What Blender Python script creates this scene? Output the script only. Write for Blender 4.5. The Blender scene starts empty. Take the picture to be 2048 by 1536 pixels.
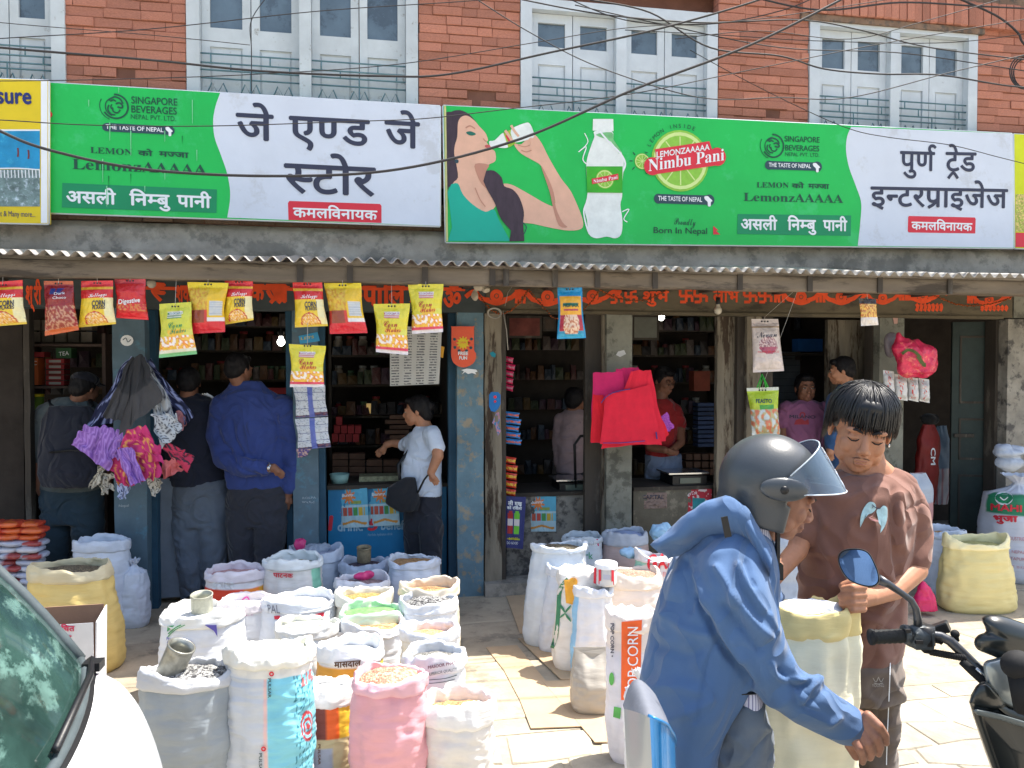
import bpy, bmesh, math, random, re
import numpy as np
from mathutils import Vector, Matrix, noise
from math import sin, cos, pi, radians
# ------------------------------------------------------------ camera, world, sun
SC = bpy.context.scene
COL = SC.collection
F = 1550.0
HOR = 730.0
CAMZ = 1.74
YAW = radians(10.3)
PITCH = math.atan((768 - HOR) / F)
cam_d = bpy.data.cameras.new('camera')
cam = bpy.data.objects.new('camera', cam_d)
COL.objects.link(cam)
cam_d.sensor_width = 36.0
cam_d.lens = 36.0 * F / 2048.0
cam_d.clip_start = 0.05
cam_d.clip_end = 400
cam.location = (0, 0, CAMZ)
cam.rotation_euler = (pi / 2 - PITCH, 0, -YAW)
SC.camera = cam
CM = cam.rotation_euler.to_matrix()
SUN_DIR = Vector((0.40, 0.094, 0.91)).normalized()
world = bpy.data.worlds.new('World')
SC.world = world
world.use_nodes = True
nt = world.node_tree
bg = nt.nodes['Background']
sky = nt.nodes.new('ShaderNodeTexSky')
sky.sky_type = 'NISHITA'
sky.sun_disc = False
sky.sun_elevation = math.asin(SUN_DIR.z)
sky.sun_rotation = math.atan2(SUN_DIR.x, SUN_DIR.y)
sky.dust_density = 3.0
sky.air_density = 1.3
nt.links.new(sky.outputs[0], bg.inputs[0])
bg.inputs[1].default_value = 0.15
sun_d = bpy.data.lights.new('sun', 'SUN')
sun_d.energy = 5.0
sun_d.angle = radians(0.5)
sun_d.color = (1.0, 0.95, 0.87)
sun = bpy.data.objects.new('sun', sun_d)
COL.objects.link(sun)
sun.rotation_euler = SUN_DIR.to_track_quat('Z', 'Y').to_euler()
SC.view_settings.view_transform = 'Standard'
SC.view_settings.look = 'None'
SC.view_settings.gamma = 1.0
SC.view_settings.use_curve_mapping = False
SC.view_settings.exposure = 1.05
SC.render.engine = 'CYCLES'
SC.cycles.max_bounces = 6
SC.cycles.diffuse_bounces = 4
SC.cycles.transparent_max_bounces = 12
SC.cycles.use_denoising = True
SC.cycles.sample_clamp_indirect = 8.0
# ------------------------------------------------------------ measuring helpers
def ray(px, py):
	return CM @ Vector(((px - 1024) / F, (768 - py) / F, -1.0))
def at(px, py, Y):
	"""point of the photograph's pixel on the vertical plane y = Y"""
	r = ray(px, py)
	return Vector((0, 0, CAMZ)) + r * (Y / r.y)
def atd(px, py, d):
	"""the same at a distance d along the view axis"""
	return Vector((0, 0, CAMZ)) + ray(px, py) * d
def ground(px, py, z=0.0):
	r = ray(px, py)
	return Vector((0, 0, CAMZ)) + r * ((z - CAMZ) / r.z)
def depth_of(p):
	return -(CM.inverted() @ (Vector(p) - Vector((0, 0, CAMZ)))).z
def C(r, g, b):
	f = lambda c: (c / 255 / 12.92) if c / 255 <= 0.04045 else ((c / 255 + 0.055) / 1.055) ** 2.4
	return (f(r), f(g), f(b))
# ------------------------------------------------------------ materials
MATS = {}
def mat(key, col=(.5, .5, .5), rough=.75, var=.18, vs=6.0, bump=.25, bs=60.0, metal=0.0, col2=None, thr=None, spec=.4,
		attr=False, alpha=None, trans=0.0, stretch=None, emit=None, coat=0.0, sheen=0.0, dirt=None, bd=0.004, sss=0.0, rv=0.0):
	"""procedural principled material: noise-varied colour, fine bump, optional second colour in patches"""
	if key in MATS:
		return MATS[key]
	m = bpy.data.materials.new(key)
	MATS[key] = m
	m.use_nodes = True
	N, L = m.node_tree.nodes, m.node_tree.links
	P = N['Principled BSDF']
	tc = N.new('ShaderNodeTexCoord')
	oi = N.new('ShaderNodeObjectInfo')
	mp = N.new('ShaderNodeVectorMath'); mp.operation = 'MULTIPLY_ADD'
	L.new(tc.outputs['Object'], mp.inputs[0])
	mp.inputs[1].default_value = stretch or (1, 1, 1)
	mu = N.new('ShaderNodeMath'); mu.operation = 'MULTIPLY'; mu.inputs[1].default_value = 37.0
	L.new(oi.outputs['Random'], mu.inputs[0]); L.new(mu.outputs[0], mp.inputs[2])
	n1 = N.new('ShaderNodeTexNoise'); n1.inputs['Scale'].default_value = vs
	n1.inputs['Detail'].default_value = 6; n1.inputs['Roughness'].default_value = .65
	L.new(mp.outputs[0], n1.inputs[0])
	if attr:
		a = N.new('ShaderNodeAttribute'); a.attribute_name = 'Col'
		base = a.outputs['Color']
	else:
		a = N.new('ShaderNodeRGB'); a.outputs[0].default_value = (*col, 1)
		base = a.outputs[0]
	if col2 is not None:
		r = N.new('ShaderNodeValToRGB')
		t = thr if thr is not None else .55
		r.color_ramp.elements[0].position = t - .04; r.color_ramp.elements[1].position = t + .04
		n2 = N.new('ShaderNodeTexNoise'); n2.inputs['Scale'].default_value = vs * 1.7
		n2.inputs['Detail'].default_value = 8; n2.inputs['Roughness'].default_value = .7
		L.new(mp.outputs[0], n2.inputs[0]); L.new(n2.outputs[0], r.inputs[0])
		mx = N.new('ShaderNodeMix'); mx.data_type = 'RGBA'
		L.new(r.outputs[0], mx.inputs[0]); L.new(base, mx.inputs[6]); mx.inputs[7].default_value = (*col2, 1)
		base = mx.outputs[2]
	# brightness variation
	mr = N.new('ShaderNodeMapRange')
	mr.inputs[1].default_value = .3; mr.inputs[2].default_value = .7
	mr.inputs[3].default_value = 1 - var; mr.inputs[4].default_value = 1 + var
	L.new(n1.outputs[0], mr.inputs[0])
	val = mr.outputs[0]
	if rv:
		rr = N.new('ShaderNodeMapRange'); rr.inputs[3].default_value = 1 - rv; rr.inputs[4].default_value = 1 + rv
		L.new(oi.outputs['Random'], rr.inputs[0])
		mm = N.new('ShaderNodeMath'); mm.operation = 'MULTIPLY'
		L.new(val, mm.inputs[0]); L.new(rr.outputs[0], mm.inputs[1]); val = mm.outputs[0]
	vm = N.new('ShaderNodeVectorMath'); vm.operation = 'SCALE'
	L.new(base, vm.inputs[0]); L.new(val, vm.inputs['Scale'])
	L.new(vm.outputs[0], P.inputs['Base Color'])
	P.inputs['Roughness'].default_value = rough
	P.inputs['Metallic'].default_value = metal
	P.inputs['Specular IOR Level'].default_value = spec
	if coat: P.inputs['Coat Weight'].default_value = coat; P.inputs['Coat Roughness'].default_value = .08
	if sheen: P.inputs['Sheen Weight'].default_value = sheen
	if sss:
		P.inputs['Subsurface Weight'].default_value = sss
		P.inputs['Subsurface Radius'].default_value = (.01, .004, .002)
	if trans: P.inputs['Transmission Weight'].default_value = trans
	if alpha is not None: P.inputs['Alpha'].default_value = alpha
	if emit:
		P.inputs['Emission Color'].default_value = (*emit[:3], 1); P.inputs['Emission Strength'].default_value = emit[3]
	if bump:
		n3 = N.new('ShaderNodeTexNoise'); n3.inputs['Scale'].default_value = bs; n3.inputs['Detail'].default_value = 4
		L.new(mp.outputs[0], n3.inputs[0])
		b = N.new('ShaderNodeBump'); b.inputs['Strength'].default_value = bump; b.inputs['Distance'].default_value = bd
		L.new(n3.outputs[0], b.inputs['Height']); L.new(b.outputs[0], P.inputs['Normal'])
	return m
def grain_mat(key, c1, c2, scale=170):
	if key in MATS: return MATS[key]
	m = mat(key, c1, rough=.7, var=.2, vs=9)
	N, L = m.node_tree.nodes, m.node_tree.links
	P = N['Principled BSDF']
	tc = N.new('ShaderNodeTexCoord')
	v = N.new('ShaderNodeTexVoronoi'); v.inputs['Scale'].default_value = scale
	L.new(tc.outputs['Object'], v.inputs[0])
	r = N.new('ShaderNodeValToRGB')
	r.color_ramp.elements[0].position = .2; r.color_ramp.elements[1].position = .8
	r.color_ramp.elements[0].color = (*c1, 1); r.color_ramp.elements[1].color = (*c2, 1)
	sp = N.new('ShaderNodeSeparateColor'); L.new(v.outputs['Color'], sp.inputs[0]); L.new(sp.outputs[0], r.inputs[0])
	L.new(r.outputs[0], P.inputs['Base Color'])
	b = N.new('ShaderNodeBump'); b.inputs['Strength'].default_value = .9; b.inputs['Distance'].default_value = .006; b.invert = True
	L.new(v.outputs['Distance'], b.inputs['Height']); L.new(b.outputs[0], P.inputs['Normal'])
	return m
# ------------------------------------------------------------ mesh building
class MB:
	def __init__(s):
		s.v = []; s.f = []; s.mi = []; s.c = None; s.sm = []
	def add(s, vs, fs, mi=0, smooth=False, cols=None):
		o = len(s.v)
		s.v += [tuple(p) for p in vs]
		s.f += [tuple(i + o for i in f) for f in fs]
		s.mi += [mi] * len(fs); s.sm += [smooth] * len(fs)
		if cols is not None:
			if s.c is None: s.c = [(0.5, .5, .5)] * o
			s.c += list(cols)
		elif s.c is not None:
			s.c += [(.5, .5, .5)] * len(vs)
		return s
	def box(s, lo, hi, mi=0, M=None):
		x0, y0, z0 = lo; x1, y1, z1 = hi
		vs = [Vector(p) for p in ((x0,y0,z0),(x1,y0,z0),(x1,y1,z0),(x0,y1,z0),(x0,y0,z1),(x1,y0,z1),(x1,y1,z1),(x0,y1,z1))]
		if M is not None: vs = [M @ p for p in vs]
		return s.add(vs, [(0,3,2,1),(4,5,6,7),(0,1,5,4),(1,2,6,5),(2,3,7,6),(3,0,4,7)], mi)
	def tube(s, pts, r, n=8, mi=0, cap=True, flat=1.0, up=None):
		pts = [Vector(p) for p in pts]
		k = len(pts); rs = r if isinstance(r, (list, tuple)) else [r] * k
		vs = []; fs = []
		u = None
		for i, p in enumerate(pts):
			t = (pts[min(i + 1, k - 1)] - pts[max(i - 1, 0)])
			t = t.normalized() if t.length > 1e-9 else Vector((0, 0, 1))
			if u is None:
				a = Vector(up) if up is not None else (Vector((0, 0, 1)) if abs(t.z) < .9 else Vector((1, 0, 0)))
				u = (a - t * a.dot(t)).normalized()
			else:
				u = (u - t * u.dot(t))
				u = u.normalized() if u.length > 1e-6 else t.orthogonal().normalized()
			w = t.cross(u)
			for j in range(n):
				an = 2 * pi * j / n
				vs.append(p + (u * cos(an) * flat + w * sin(an)) * rs[i])
		for i in range(k - 1):
			for j in range(n):
				a = i * n + j; b = i * n + (j + 1) % n
				fs.append((a, b, b + n, a + n))
		if cap:
			fs.append(tuple(reversed(range(n)))); fs.append(tuple(range((k - 1) * n, k * n)))
		return s.add(vs, fs, mi, True)
	def ell(s, c, r, n=16, m=10, M=None, mi=0):
		vs = []; fs = []
		c = Vector(c)
		for i in range(m + 1):
			ph = pi * i / m - pi / 2
			for j in range(n):
				a = 2 * pi * j / n
				q = Vector((r[0] * cos(ph) * cos(a), r[1] * cos(ph) * sin(a), r[2] * sin(ph)))
				if M is not None: q = M @ q
				vs.append(c + q)
		for i in range(m):
			for j in range(n):
				a = i * n + j; b = i * n + (j + 1) % n
				fs.append((a, b, b + n, a + n))
		return s.add(vs, fs, mi, True)
	def cap(s, p0, r0, p1, r1, n=14, m=5, mi=0):
		"""tapered capsule, closed"""
		p0 = Vector(p0); p1 = Vector(p1)
		t = (p1 - p0); t = t.normalized() if t.length > 1e-6 else Vector((0, 0, 1))
		u = t.orthogonal().normalized(); w = t.cross(u)
		vs = []; fs = []; rings = []
		for i in range(m):
			a = -pi / 2 + (pi / 2) * i / m
			rings.append((p0 + t * r0 * sin(a), max(r0 * cos(a), 1e-4)))
		rings.append((p0, r0)); rings.append((p1, r1))
		for i in range(1, m + 1):
			a = (pi / 2) * i / m
			rings.append((p1 + t * r1 * sin(a), max(r1 * cos(a), 1e-4)))
		for c, r in rings:
			for j in range(n):
				an = 2 * pi * j / n
				vs.append(c + (u * cos(an) + w * sin(an)) * r)
		for i in range(len(rings) - 1):
			for j in range(n):
				a = i * n + j; b = i * n + (j + 1) % n
				fs.append((a, b, b + n, a + n))
		fs.append(tuple(reversed(range(n)))); fs.append(tuple(range((len(rings) - 1) * n, len(rings) * n)))
		return s.add(vs, fs, mi, True)
	def stack(s, st, n=20, mi=0):
		"""closed loft through ellipses: (centre, half width vector, half depth vector)"""
		vs = []; fs = []
		st = [(Vector(a), Vector(b), Vector(c)) for a, b, c in st]
		for c, A, B in st:
			for j in range(n):
				an = 2 * pi * j / n
				vs.append(c + A * cos(an) + B * sin(an))
		k = len(st)
		for i in range(k - 1):
			for j in range(n):
				a = i * n + j; b = i * n + (j + 1) % n
				fs.append((a, b, b + n, a + n))
		fs.append(tuple(reversed(range(n)))); fs.append(tuple(range((k - 1) * n, k * n)))
		return s.add(vs, fs, mi, True)
	def lathe(s, c, prof, n=20, mi=0, M=None, ang=2 * pi):
		c = Vector(c); vs = []; fs = []
		for r, z in prof:
			for j in range(n):
				a = 2 * pi * j / n
				q = Vector((r * cos(a), r * sin(a), z))
				if M is not None: q = M @ q
				vs.append(c + q)
		for i in range(len(prof) - 1):
			for j in range(n):
				a = i * n + j; b = i * n + (j + 1) % n
				fs.append((a, b, b + n, a + n))
		return s.add(vs, fs, mi, True)
	def grid(s, fn, nu, nv, mi=0, smooth=True, colf=None, closeu=False):
		vs = []; cs = [] if colf else None
		for j in range(nv + 1):
			for i in range(nu + (0 if closeu else 1)):
				u = i / nu; v = j / nv
				vs.append(fn(u, v))
				if colf: cs.append(colf(u, v))
		w = nu if closeu else nu + 1
		fs = []
		for j in range(nv):
			for i in range(nu):
				a = j * w + i; b = j * w + (i + 1) % w
				fs.append((a, b, b + w, a + w))
		return s.add(vs, fs, mi, smooth, cs)
	def prism(s, poly, y0, y1, mi=0):
		"""extrude a polygon of (x, z) between y0 and y1"""
		n = len(poly)
		vs = [(x, y0, z) for x, z in poly] + [(x, y1, z) for x, z in poly]
		fs = [tuple(range(n)), tuple(reversed(range(n, 2 * n)))] + [(i, i + n, (i + 1) % n + n, (i + 1) % n) for i in range(n)]
		return s.add(vs, fs, mi)
def obj(name, mb, mats, parent=None, loc=None, label=None, cat=None, group=None, kind=None):
	"""link mb (world coordinates) as one mesh object; its origin is loc or its parent's origin"""
	me = bpy.data.meshes.new(name)
	o3 = Vector(loc) if loc is not None else (parent_origin(parent) if parent else Vector((0, 0, 0)))
	V = np.array([tuple(p) for p in mb.v], dtype=np.float32).reshape(-1, 3) - np.array(o3, dtype=np.float32)
	me.from_pydata([tuple(map(float, p)) for p in V], [], mb.f)
	for m in (mats if isinstance(mats, (list, tuple)) else [mats]):
		me.materials.append(m)
	if len(me.polygons) == len(mb.mi):
		me.polygons.foreach_set('material_index', mb.mi)
		me.polygons.foreach_set('use_smooth', mb.sm)
	if mb.c is not None:
		ca = me.color_attributes.new('Col', 'FLOAT_COLOR', 'POINT')
		arr = np.ones((len(mb.c), 4), dtype=np.float32); arr[:, :3] = mb.c
		ca.data.foreach_set('color', arr.ravel())
	me.update()
	o = bpy.data.objects.new(name, me)
	COL.objects.link(o)
	if parent:
		o.parent = parent
		if loc is not None: o.location = Vector(loc) - parent_origin(parent)
	else:
		o.location = o3
	tag(o, label, cat, group, kind)
	return o
def parent_origin(p):
	o = Vector((0, 0, 0))
	while p: o += p.location; p = p.parent
	return o
def tag(o, label=None, cat=None, group=None, kind=None):
	if label: o['label'] = label
	if cat: o['category'] = cat
	if group: o['group'] = group
	if kind: o['kind'] = kind
	return o
def thing(name, label, cat, loc=(0, 0, 0), group=None, kind=None):
	o = bpy.data.objects.new(name, None); COL.objects.link(o)
	o.location = loc; o.empty_display_size = .1
	return tag(o, label, cat, group, kind)
def remesh(name, mb, m, voxel, parent, fold=0.0, fs=9.0, fold_stretch=(1, 1, .45), seed=0, smooth=6, colf=None, loc=None, creases=(), **kw):
	"""fuse the closed pieces in mb into one continuous skin and add folds"""
	me = bpy.data.meshes.new('tmp')
	me.from_pydata(mb.v, [], mb.f)
	o = bpy.data.objects.new('tmp', me); COL.objects.link(o)
	md = o.modifiers.new('r', 'REMESH'); md.mode = 'VOXEL'; md.voxel_size = voxel; md.use_smooth_shade = True
	ms = o.modifiers.new('s', 'SMOOTH'); ms.factor = .6; ms.iterations = smooth
	dg = bpy.context.evaluated_depsgraph_get()
	ev = o.evaluated_get(dg)
	m2 = bpy.data.meshes.new_from_object(ev)
	bpy.data.objects.remove(o); bpy.data.meshes.remove(me)
	n = len(m2.vertices)
	co = np.empty(n * 3, dtype=np.float32); m2.vertices.foreach_get('co', co); co = co.reshape(-1, 3)
	if fold:
		no = np.empty(n * 3, dtype=np.float32); m2.vertices.foreach_get('normal', no); no = no.reshape(-1, 3)
		off = np.empty(n, dtype=np.float32); big = fold >= .005
		S = Vector(fold_stretch)
		for i in range(n):
			p = Vector((float(co[i, 0]) * S.x, float(co[i, 1]) * S.y, float(co[i, 2]) * S.z)) * fs + Vector((seed * 7.3, 0, 0))
			q = noise.noise(p * .5 + Vector((9, 3, 1))) * 1.6
			a = 1 - abs(noise.noise(p + Vector((q, q, 0)))) * 3.0
			off[i] = (a * .45 + noise.noise(p * 1.3) * .7) * fold
			if big:
				p2 = Vector((float(co[i, 0]), float(co[i, 1]), float(co[i, 2]) * 1.5)) * 10 + Vector((seed, q * .7, 0))
				off[i] += max(0, .34 - abs(noise.noise(p2))) * max(.12, .35 + noise.noise(p * .6) * 1.6) * fold * 3.4
		co += no * off[:, None]
	if creases:
		no = np.empty(n * 3, dtype=np.float32); m2.vertices.foreach_get('normal', no); no = no.reshape(-1, 3)
		q = (co - np.array((0, 0, CAMZ), dtype=np.float32)) @ np.array(CM)
		X = 1024 + F * q[:, 0] / -q[:, 2]; Y = 768 - F * q[:, 1] / -q[:, 2]
		front = np.einsum('ij,ij->i', no, co - np.array((0, 0, CAMZ))) < 0
		for pts, w, amp in creases:
			pts = np.array(smooth_px(pts, 3)); best = np.full(n, 1e9)
			for (ax, ay), (bx, by) in zip(pts, pts[1:]):
				L2 = (bx - ax) ** 2 + (by - ay) ** 2 + 1e-6
				t = np.clip(((X - ax) * (bx - ax) + (Y - ay) * (by - ay)) / L2, 0, 1)
				best = np.minimum(best, (X - ax - t * (bx - ax)) ** 2 + (Y - ay - t * (by - ay)) ** 2)
			co += (no * (amp * np.exp(-best / (w * w)) * front)[:, None]).astype(np.float32)
	o3 = Vector(loc) if loc is not None else (parent_origin(parent) if parent else Vector((0, 0, 0)))
	if colf:
		ca = m2.color_attributes.new('Col', 'FLOAT_COLOR', 'POINT')
		arr = np.ones((n, 4), dtype=np.float32)
		for i in range(n): arr[i, :3] = colf(co[i])
		ca.data.foreach_set('color', arr.ravel())
	co -= np.array(o3, dtype=np.float32)
	m2.vertices.foreach_set('co', co.ravel())
	m2.materials.clear(); m2.materials.append(m)
	m2.polygons.foreach_set('use_smooth', [True] * len(m2.polygons))
	m2.update()
	m2.name = name
	ob = bpy.data.objects.new(name, m2); COL.objects.link(ob)
	if parent: ob.parent = parent
	else: ob.location = o3
	tag(ob, **kw)
	return ob
def fbm(p, o=3):
	return noise.fractal(Vector(p), 1.0, 2.0, o)
# ------------------------------------------------------------ lettering
GC = {}
HALF = {'म': .428, 'ण': .553, 'न': .385, 'स': .506, 'ज': .572, 'प': .398, 'भ': .4, 'ल': .5}
def glyph(s):
	if s in GC: return GC[s]
	c = bpy.data.curves.new('t', 'FONT'); c.body = s; c.size = 1; c.resolution_u = 3
	o = bpy.data.objects.new('t', c); COL.objects.link(o)
	dg = bpy.context.evaluated_depsgraph_get()
	m = bpy.data.meshes.new_from_object(o.evaluated_get(dg))
	vs = [(v.co.x, v.co.y) for v in m.vertices]; fs = [tuple(p.vertices) for p in m.polygons]
	bpy.data.objects.remove(o); bpy.data.curves.remove(c); bpy.data.meshes.remove(m)
	# advance measured with a following mark
	GC[s] = (vs, fs)
	return GC[s]
def clipx(vs, fs, cut):
	bm = bmesh.new()
	bv = [bm.verts.new((x, y, 0)) for x, y in vs]
	for f in fs:
		try: bm.faces.new([bv[i] for i in f])
		except Exception: pass
	bmesh.ops.bisect_plane(bm, geom=bm.verts[:] + bm.edges[:] + bm.faces[:], plane_co=(cut, 0, 0), plane_no=(1, 0, 0), clear_outer=True)
	bm.verts.index_update()
	r = ([(v.co.x, v.co.y) for v in bm.verts], [tuple(v.index for v in f.verts) for f in bm.faces])
	bm.free()
	return r
def text2d(s, bold=0.0, skew=0.0):
	"""2D outline mesh of a line; '|' after a Devanagari consonant makes its half form, '^' adds reph, '<' the slanting r, 'v' none"""
	V = []; Fc = []; x = 0.0; LAY = [0]
	def put(vs, fs, dx):
		o = len(V); LAY[0] = (LAY[0] + 1) % 3
		V.extend((a + dx, b, LAY[0]) for a, b in vs); Fc.extend(tuple(i + o for i in f) for f in fs)
	def stroke3(pts, w):
		v2 = []; f2 = []; stroke2(v2, f2, pts, w); o = len(V)
		V.extend((a, b, 3) for a, b in v2); Fc.extend(tuple(i + o for i in f) for f in f2)
	s = re.sub('(.)ि', r'ि\1', s)
	dev = any('\u0900' <= ch <= '\u097f' for ch in s)
	if not dev:
		vs, fs = glyph(s); put(vs, fs, 0)
	else:
		i = 0; last = 0.0
		while i < len(s):
			ch = s[i]
			if ch == ' ': x += .35; i += 1; continue
			if i + 1 < len(s) and s[i + 1] == '|':
				vs, fs = clipx(*glyph(ch), HALF[ch]); put(vs, fs, x); x += HALF[ch]; i += 2; continue
			if ch == '^':   # reph: hook above the headline at the right of the last letter
				P = [(-.12, .60), (-.20, .70), (-.17, .82), (-.05, .84), (.03, .78)]
				stroke3([(x + a, b) for a, b in P], .075); i += 1; continue
			if ch == '<':   # slanting r joined to the last letter's stem
				stroke3([(x - .19, .22), (x - .30, .08), (x - .47, -.02)], .075); i += 1; continue
			if ch == '~':   # caret r below
				stroke3([(x - .42, -.24), (x - .24, -.06), (x - .08, -.24)], .075); i += 1; continue
			vs, fs = glyph(ch)
			if ch == 'ि':
				put(vs, fs, x); x += .245; i += 1; continue
			if ch in 'ेुू':
				put(vs, fs, x)
			else:
				put(vs, fs, x); x += max(a for a, b in vs)
			i += 1
	if bold:
		# embolden by stacking shifted copies
		V0 = list(V); F0 = list(Fc)
		for q, (dx, dy) in enumerate(((bold, 0), (-bold, 0), (0, bold), (0, -bold))):
			o = len(V); V.extend((a + dx, b + dy, c + 4 * (q + 1)) for a, b, c in V0); Fc.extend(tuple(k + o for k in f) for f in F0)
	if skew: V = [(a + b * skew, b, c) for a, b, c in V]
	return V, Fc
def stroke2(V, Fc, pts, w):
	pts = [Vector((a, b)) for a, b in pts]
	# smooth
	q = []
	n = len(pts)
	for i in range(n - 1):
		p0 = pts[max(i - 1, 0)]; p1 = pts[i]; p2 = pts[i + 1]; p3 = pts[min(i + 2, n - 1)]
		for k in range(4):
			t = k / 4
			q.append(.5 * ((2 * p1) + (p2 - p0) * t + (2 * p0 - 5 * p1 + 4 * p2 - p3) * t * t + (3 * p1 - p0 - 3 * p2 + p3) * t ** 3))
	q.append(pts[-1])
	o = len(V)
	for i, p in enumerate(q):
		t = (q[min(i + 1, len(q) - 1)] - q[max(i - 1, 0)])
		t = t.normalized() if t.length > 1e-9 else Vector((1, 0))
		nn = Vector((-t.y, t.x)) * w / 2
		V.append((p.x + nn.x, p.y + nn.y)); V.append((p.x - nn.x, p.y - nn.y))
	for i in range(len(q) - 1):
		Fc.append((o + 2 * i, o + 2 * i + 1, o + 2 * i + 3, o + 2 * i + 2))
class Plane:
	"""a flat sheet facing the street; flat print is laid out on it in the photograph's own pixels"""
	def __init__(s, O, U, V, step=.0012):
		s.O = Vector(O); s.U = Vector(U).normalized(); s.V = Vector(V).normalized()
		s.N = s.U.cross(s.V).normalized()
		if s.N.y > 0: s.N = -s.N
		s.step = step; s.n = 0
	def px(s, x, y):
		r = ray(x, y); c = Vector((0, 0, CAMZ))
		t = (s.O - c).dot(s.N) / r.dot(s.N)
		p = c + r * t - s.O
		return p.dot(s.U), p.dot(s.V)
	def pt(s, u, v, k=1):
		return s.O + s.U * u + s.V * v + s.N * (s.step * k)
	def jit(s, k):
		s.n = (s.n + 1) % 12
		return k + s.n * .05
	def poly(s, mb, pts, k=1, mi=0):
		k = s.jit(k)
		vs = [s.pt(*s.px(x, y), k) for x, y in pts]
		return mb.add(vs, [tuple(range(len(vs)))], mi)
	def text(s, mb, st, a, b, h, k=3, mi=0, bold=0.0, skew=0.0, base=None):
		"""baseline from pixel a to pixel b, height h pixels (caps, or headline)"""
		V, Fc = text2d(st, bold, skew)
		if not V: return
		ua, va = s.px(*a); ub, vb = s.px(*b)
		x0 = min(p[0] for p in V); x1 = max(p[0] for p in V)
		dev = any('\u0900' <= ch <= '\u097f' for ch in st)
		H = base or (.622 if dev else .69)
		_, vh = s.px(a[0], a[1] - h)
		sy = (vh - va) / H
		vs = []
		for i, (x, y, lz) in enumerate(V):
			t = (x - x0) / (x1 - x0)
			vs.append(s.pt(ua + (ub - ua) * t, va + (vb - va) * t + y * sy, k + lz * .045))
		mb.add(vs, Fc, mi)
	def stroke(s, mb, pts, w, k=2, mi=0):
		V = []; Fc = []; k = s.jit(k)
		P = [s.px(*p) for p in pts]
		wu = abs(s.px(pts[0][0] + w, pts[0][1])[0] - P[0][0])
		stroke2(V, Fc, P, wu)
		mb.add([s.pt(u, v, k) for u, v in V], Fc, mi)
	def disc(s, mb, c, r, k=2, mi=0, n=28, ry=None, r0=0, a0=0, a1=2 * pi):
		cu, cv = s.px(*c); R = abs(s.px(c[0] + r, c[1])[0] - cu); RY = R * (ry or 1)
		q = r0 / r; k = s.jit(k)
		if r0:
			vs = [];
			for i in range(n + 1):
				a = a0 + (a1 - a0) * i / n
				vs.append(s.pt(cu + R * cos(a), cv + RY * sin(a), k)); vs.append(s.pt(cu + R * q * cos(a), cv + RY * q * sin(a), k))
			mb.add(vs, [(2 * i, 2 * i + 1, 2 * i + 3, 2 * i + 2) for i in range(n)], mi)
		else:
			vs = [s.pt(cu + R * cos(a0 + (a1 - a0) * i / n), cv + RY * sin(a0 + (a1 - a0) * i / n), k) for i in range(n + (0 if a1 - a0 > 6.28 else 1))]
			if a1 - a0 < 6.28: vs.append(s.pt(cu, cv, k))
			mb.add(vs, [tuple(range(len(vs)))], mi)
def smooth_px(pts, n=5, close=False):
	P = [Vector(p) for p in pts]; m = len(P); q = []
	rng = range(m if close else m - 1)
	for i in rng:
		g = (lambda k: P[k % m]) if close else (lambda k: P[min(max(k, 0), m - 1)])
		p0, p1, p2, p3 = g(i - 1), g(i), g(i + 1), g(i + 2)
		for k in range(n):
			t = k / n
			q.append(.5 * ((2 * p1) + (p2 - p0) * t + (2 * p0 - 5 * p1 + 4 * p2 - p3) * t * t + (3 * p1 - p0 - 3 * p2 + p3) * t ** 3))
	if not close: q.append(P[-1])
	return [tuple(p) for p in q]
# ------------------------------------------------------------ materials used all over
m_brick = mat('brick_red', C(176, 118, 98), rough=.9, var=.22, vs=14, bump=.5, bs=70, rv=.22, col2=C(140, 98, 84), thr=.62)
m_brickd = mat('brick_weathered', C(128, 104, 86), rough=.95, var=.25, vs=10, bump=.5, bs=70, rv=.15, col2=C(92, 84, 76), thr=.55)
m_mortar = mat('mortar_dark', C(122, 84, 70), rough=1, var=.2)
m_cem = mat('cement_band', C(156, 150, 140), rough=.95, var=.3, vs=3.2, bump=.8, bs=22, bd=.012, col2=C(128, 124, 116), thr=.54)
m_white = mat('white_paint', C(196, 204, 210), rough=.6, var=.1, vs=5, bump=.2, bs=50, col2=C(142, 150, 154), thr=.71)
m_whitep = mat('white_paint_peeling', C(190, 198, 202), rough=.7, var=.12, vs=4, bump=.3, bs=50, col2=C(128, 124, 118), thr=.645)
m_glass = mat('window_glass', C(84, 100, 112), rough=.15, var=.3, vs=3, bump=0, spec=.8, col2=C(66, 78, 88), thr=.55)
m_iron = mat('iron_bar', C(96, 128, 136), rough=.6, var=.2, metal=.2)
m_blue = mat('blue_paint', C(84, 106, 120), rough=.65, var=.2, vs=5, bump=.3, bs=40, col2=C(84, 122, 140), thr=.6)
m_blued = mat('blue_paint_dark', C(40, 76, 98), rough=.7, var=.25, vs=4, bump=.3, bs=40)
m_bworn = mat('blue_paint_worn', C(94, 122, 136), rough=.7, var=.2, vs=6, bump=.4, bs=30, col2=C(140, 132, 116), thr=.565)
m_stone = mat('grey_pillar_paint', C(122, 122, 112), rough=.85, var=.3, vs=3.5, bump=.5, bs=30, col2=C(88, 88, 80), thr=.57)
m_lint = mat('lintel_paint', C(92, 84, 68), rough=.85, var=.3, vs=5, bump=.4, bs=30, stretch=(.4, 1, 1), col2=C(70, 64, 54), thr=.56)
m_lintb = mat('lintel_paint_blue', C(62, 70, 72), rough=.85, var=.3, vs=5, bump=.4, bs=30, stretch=(.4, 1, 1))
m_wood = mat('weathered_wood', C(112, 101, 88), rough=.9, var=.4, vs=3, bump=.7, bs=14, stretch=(.25, 1, 1.5), col2=C(74, 66, 58), thr=.56)
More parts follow.
